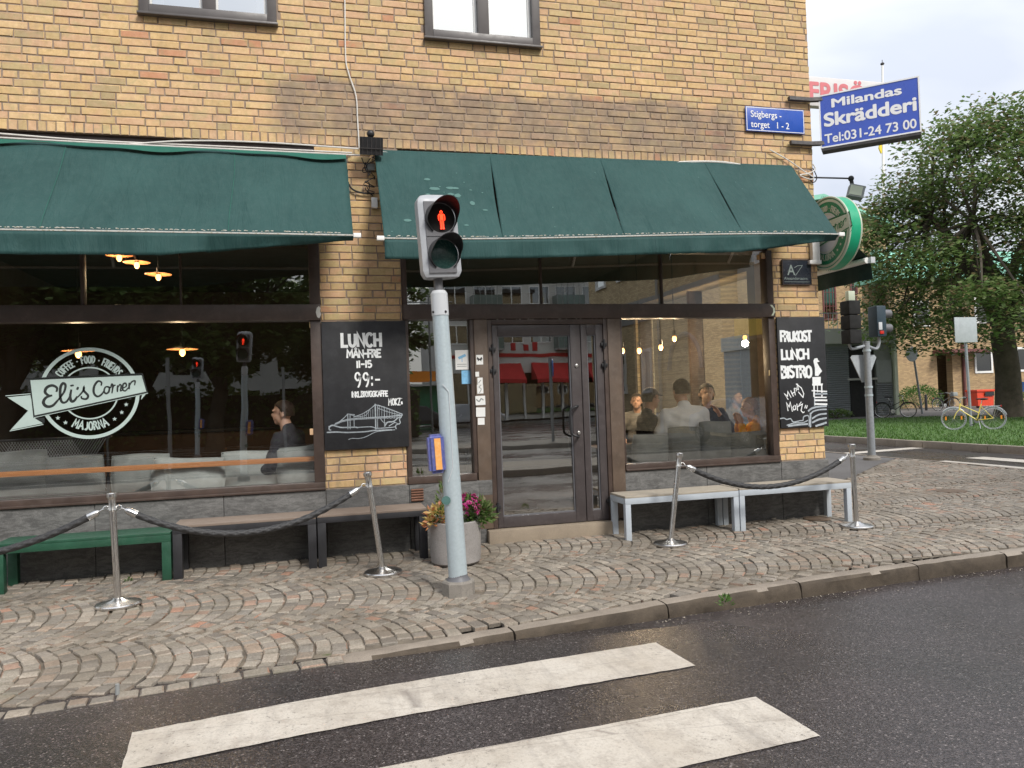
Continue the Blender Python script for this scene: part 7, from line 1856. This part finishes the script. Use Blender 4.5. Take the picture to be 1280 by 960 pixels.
# yellow brick wing at right angles, mirrored in the right window
t = thing('brick_wing', 'pale brick wing with white windows, dark band and arch, mirrored in the right shop window', 'building', (0, 0, 0))
XW = 13.5; y0, y1 = -28, -15.5
MB().box(XW, XW+10, y0, y1, 0, 13).build('wall', 'far_brick_side', t, 0); MB().box(XW-.3, XW+10.3, y0-.3, y1+.3, 13, 13.4).build('roof', 'roof_dark', t, 0)
MB().box(XW-.06, XW-.001, y0, y1, 4.55, 5.5).build('dark_band', 'cage_grey', t, 0)
for (ya_, yb_, z0, z1) in [(-27+2.5*i, -26.1+2.5*i, 1.6, 3.4) for i in range(3)]+[(-27+2.5*i, -25.8+2.5*i, 6.6+3*j, 8.2+3*j) for i in range(5) for j in range(2)]:
    f = MB(); w = .1
    for a, b, c, d_ in ((ya_, ya_+w, z0, z1), (yb_-w, yb_, z0, z1), (ya_+w, yb_-w, z0, z0+w), (ya_+w, yb_-w, z1-w, z1)): f.box(XW-.08, XW-.002, a, b, c, d_)
    o = f.build('window', 'white_frame', t, 0); mb = MB(); mb.add([(XW-.02, ya_, z0), (XW-.02, yb_, z0), (XW-.02, yb_, z1), (XW-.02, ya_, z1)], [(0, 1, 2, 3)]); mb.build('pane', 'sealed_glass', o, 0)
MB().tube([(XW-.03, -18.2+1.3*math.cos(a*PI/16), 2.4+1.3*math.sin(a*PI/16)) for a in range(17)], .10, 6).build('arch', 'cage_grey', t)
MB().tube([(XW-.1, -20.2, 0), (XW-.1, -20.2, 13)], .07, 8).build('drainpipe', 'cage_grey', t)
t = thing('grey_corner_block', 'grey rendered block with yellow shop fascia at the mirrored street corner', 'building', (0, 0, 0))
MB().box(XW+.6, XW+12, -15.4, -12.2, 0, 15).build('wall', 'plaster_grey', t, 0); MB().box(XW+.4, XW+.599, -15.4, -12.2, 3.3, 4.3).build('fascia', 'yellow_panel', t, 0); MB().box(XW+.5, XW+.599, -15.2, -12.4, .4, 3.2).build('shopfront', 'sealed_glass', t, 0); MB().box(XW+.3, XW+12.2, -15.6, -12, 15, 15.3).build('roof', 'roof_dark', t, 0)
for j in range(3): MB().box(XW+.54, XW+.599, -14.4, -13.2, 5.6+3*j, 7.4+3*j).build('window', 'sealed_glass', t, 0)
# traffic islands and rails
isl = struct(thing('traffic_island', None, None)); MB().cbox(-9, 14, -10.2, -8.15, -.2, .02, .04).build('island_slab', 'kerb_granite', isl, 40); MB().cbox(-2, 22, -19, -16.5, -.2, .03, .04).build('island_slab', 'concrete', isl, 40)
rl = struct(thing('tram_track', None, None))
for y in (-22, -23.45, -26, -27.45): MB().box(-60, 60, y-.035, y+.035, -.13, -.108).build('rail', 'steel', rl, 0)
for i in range(5): MB().box(-60, 60, -12.6-i*.9, -12.5-i*.9, -.115, -.113).build('painted_line', 'road_paint', rl, 0) if i in (0, 4) else None
# trees across the street
T1 = make_tree('dense dark tree across the street, rightmost in the emblem window reflection', (-3.6, -24, -.1), 11, 2.4, 4.8, 4.6, 4.6, 6.2, 60, 330, .38, .32, 70, 'leaves_dark', 'trees across the street')
for (x, y, s, rz_, l) in ((-11, -25, 1.1, 1.2, 'dense dark tree across the street, behind the mirrored emblem'), (-18, -24, 1.0, 2.6, 'dense dark tree across the street, left in the emblem window reflection'), (2.0, -31, .85, 4.1, 'smaller dark tree across the street, mirrored beside the pier'), (-8, -33, 1.2, .4, 'tall dark tree in the second row across the street'), (-26, -30, 1.25, 5, 'dark tree across the street, farthest left'), (-15, -36, 1.25, 3.3, 'tall dark tree at the back of the trees across the street')):
    c = copy_tree(T1, None, l); c.location = (x, y, -.1); c.rotation_euler = (0, 0, rz_); c.scale = (s, s, s)
hd_ = MB(); r_ = random.Random(5)  # hedge added to hide the bright block and darken the emblem window reflection
for _ in range(9000):
    x = r_.uniform(-34, 5); y = -29+r_.uniform(-.7, .7); z = r_.uniform(0, 1)**.8*(2.5+.3*math.sin(x)); a = r_.uniform(0, PI); l = .13
    hd_.add([(x-l*math.cos(a), y-l*math.sin(a), z), (x, y, z+r_.uniform(.05, .12)), (x+l*math.cos(a), y+l*math.sin(a), z+.03), (x, y+.03, z-.08)], [(0, 1, 2, 3)])
th_ = thing('hedge', 'long dark hedge added under the mirrored trees to darken the window reflection', 'hedge'); tag(hd_.build('foliage', 'leaves_dark', th_, 0), kind='stuff'); MB().box(-34, 5, -29.4, -28.6, -.1, 2.1).build('inner_twigs', 'bark', th_, 0)
# second signals across the road: copies facing the cafe
root = [o for o in COL.objects if o.get('category') == 'traffic light' and o.name.startswith('pedestrian_signal')][0]
for (px, py, Y, l) in ((300, 605, 8.9, 'pedestrian signal with red man across the near road, mirrored in the emblem window'), (243, 590, 17, 'farther pedestrian signal with red man across the road, mirrored in the emblem window')):
    x = refl(px, 560, Y).x; c = copy_tree(root, None, l); c.location = (x, -Y, .02); c.rotation_euler = (0, 0, PI)
for i, (px, Y) in enumerate(((210, 14), (355, 20), (540, 30), (690, 17.5))):
    p = refl(px, 500, Y); t = thing('street_lamp', ['slim street pole mirrored left of the red signals', 'slim street pole mirrored beside the seated man', 'street pole with wires mirrored in the side window', 'blue sign post on the island mirrored in the door'][i], 'pole', (p.x, -Y, -.1), 0, 'poles across the street')
    H_ = (3, 3, 7, 3)[i]; MB().tube([(0, 0, 0), (0, 0, H_)], .05, 10).build('pole', 'cage_grey', t)
    if i == 3: MB().lathe([(0, 0), (.30, 0), (.30, .02), (0, .02)], (.06, .03, H_-.35), 24, (1, .25, 0)).build('plate', 'blue_sign', t)
    if i == 2: MB().tube([(-1.2, 0, 6.6), (1.2, 0, 6.6)], .03, 6).build('cross_arm', 'cage_grey', t)
# parked cars
def car(label, loc, rz, mat):
    t = thing('parked_car', label, 'car', loc, rz, 'cars parked across the street')
    W_ = .88; prof = [(-2.15, .35), (-2.2, .62), (-2.1, .92), (-1.5, 1.0), (-.95, 1.38), (-.2, 1.46), (.55, 1.40), (1.15, 1.0), (1.95, .86), (2.2, .62), (2.18, .35)]
    mb = MB(); n = len(prof); secs = []
    for s, y in ((.86, -W_), (1, -W_*.93), (1, W_*.93), (.86, W_)): secs.append([(x*(.985 if s < 1 else 1), y*(1 if z < 1.02 else .86), .35+(z-.35)*(s if z < 1.02 else .97)) for x, z in prof])
    mb.add([v for q in secs for v in q], [(i*n+k, i*n+(k+1) % n, (i+1)*n+(k+1) % n, (i+1)*n+k) for i in range(3) for k in range(n)]+[tuple(range(n)), tuple(3*n+k for k in range(n))[::-1]]); o = mb.build('body', mat, t, 50)
    bv = o.modifiers.new('b', 'BEVEL'); bv.width = .05; bv.segments = 2; bv.limit_method = 'ANGLE'
    g = MB()
    for y in (-W_*.90, W_*.90): g.add([(-1.35, y, 1.03), (1.0, y, 1.03), (.5, y*.955, 1.33), (-.85, y*.955, 1.33)], [(0, 1, 2, 3)])
    g.build('side_glass', 'car_glass', t, 0)
    for x in (-1.35, 1.35):
        for y in (-.80, .80):
            w = MB().lathe([(.15, -.1), (.31, -.1), (.33, -.06), (.33, .06), (.31, .1), (.15, .1)], (x, y, .33), 24, (0, 1, 0)).build('wheel', 'tyre', t); MB().lathe([(0, -.105), (.2, -.102), (.2, .102), (0, .105)], (x, y, .33), 16, (0, 1, 0)).build('rim', 'chrome', w)
    for y in (-.62, .62): MB().cbox(2.12, 2.2, y-.16, y+.16, .62, .76, .02).build('headlight', 'sign_white', t); MB().cbox(-2.2, -2.12, y-.14, y+.14, .68, .84, .02).build('tail_light', 'tail_red', t)
    return t
for i, (x, y, m_, l) in enumerate(((refl(520, 490, 38).x, -38, 'car_black', 'black car parked across the square, mirrored in the side window'), (refl(585, 490, 40).x, -40, 'car_silver', 'silver car parked across the square behind the signal pole reflection'), (refl(470, 490, 38).x, -38, 'car_black', 'second black car mirrored beside the pier'), (refl(905, 500, 19).x, -19, 'car_white', 'white car parked before the pale brick wing'), (refl(935, 500, 13.5).x, -13.5, 'car_silver', 'silver car parked under the arch of the pale brick wing'))):
    car(l, (x, y, -.1), R(90) if i > 2 else R(3*i), m_)
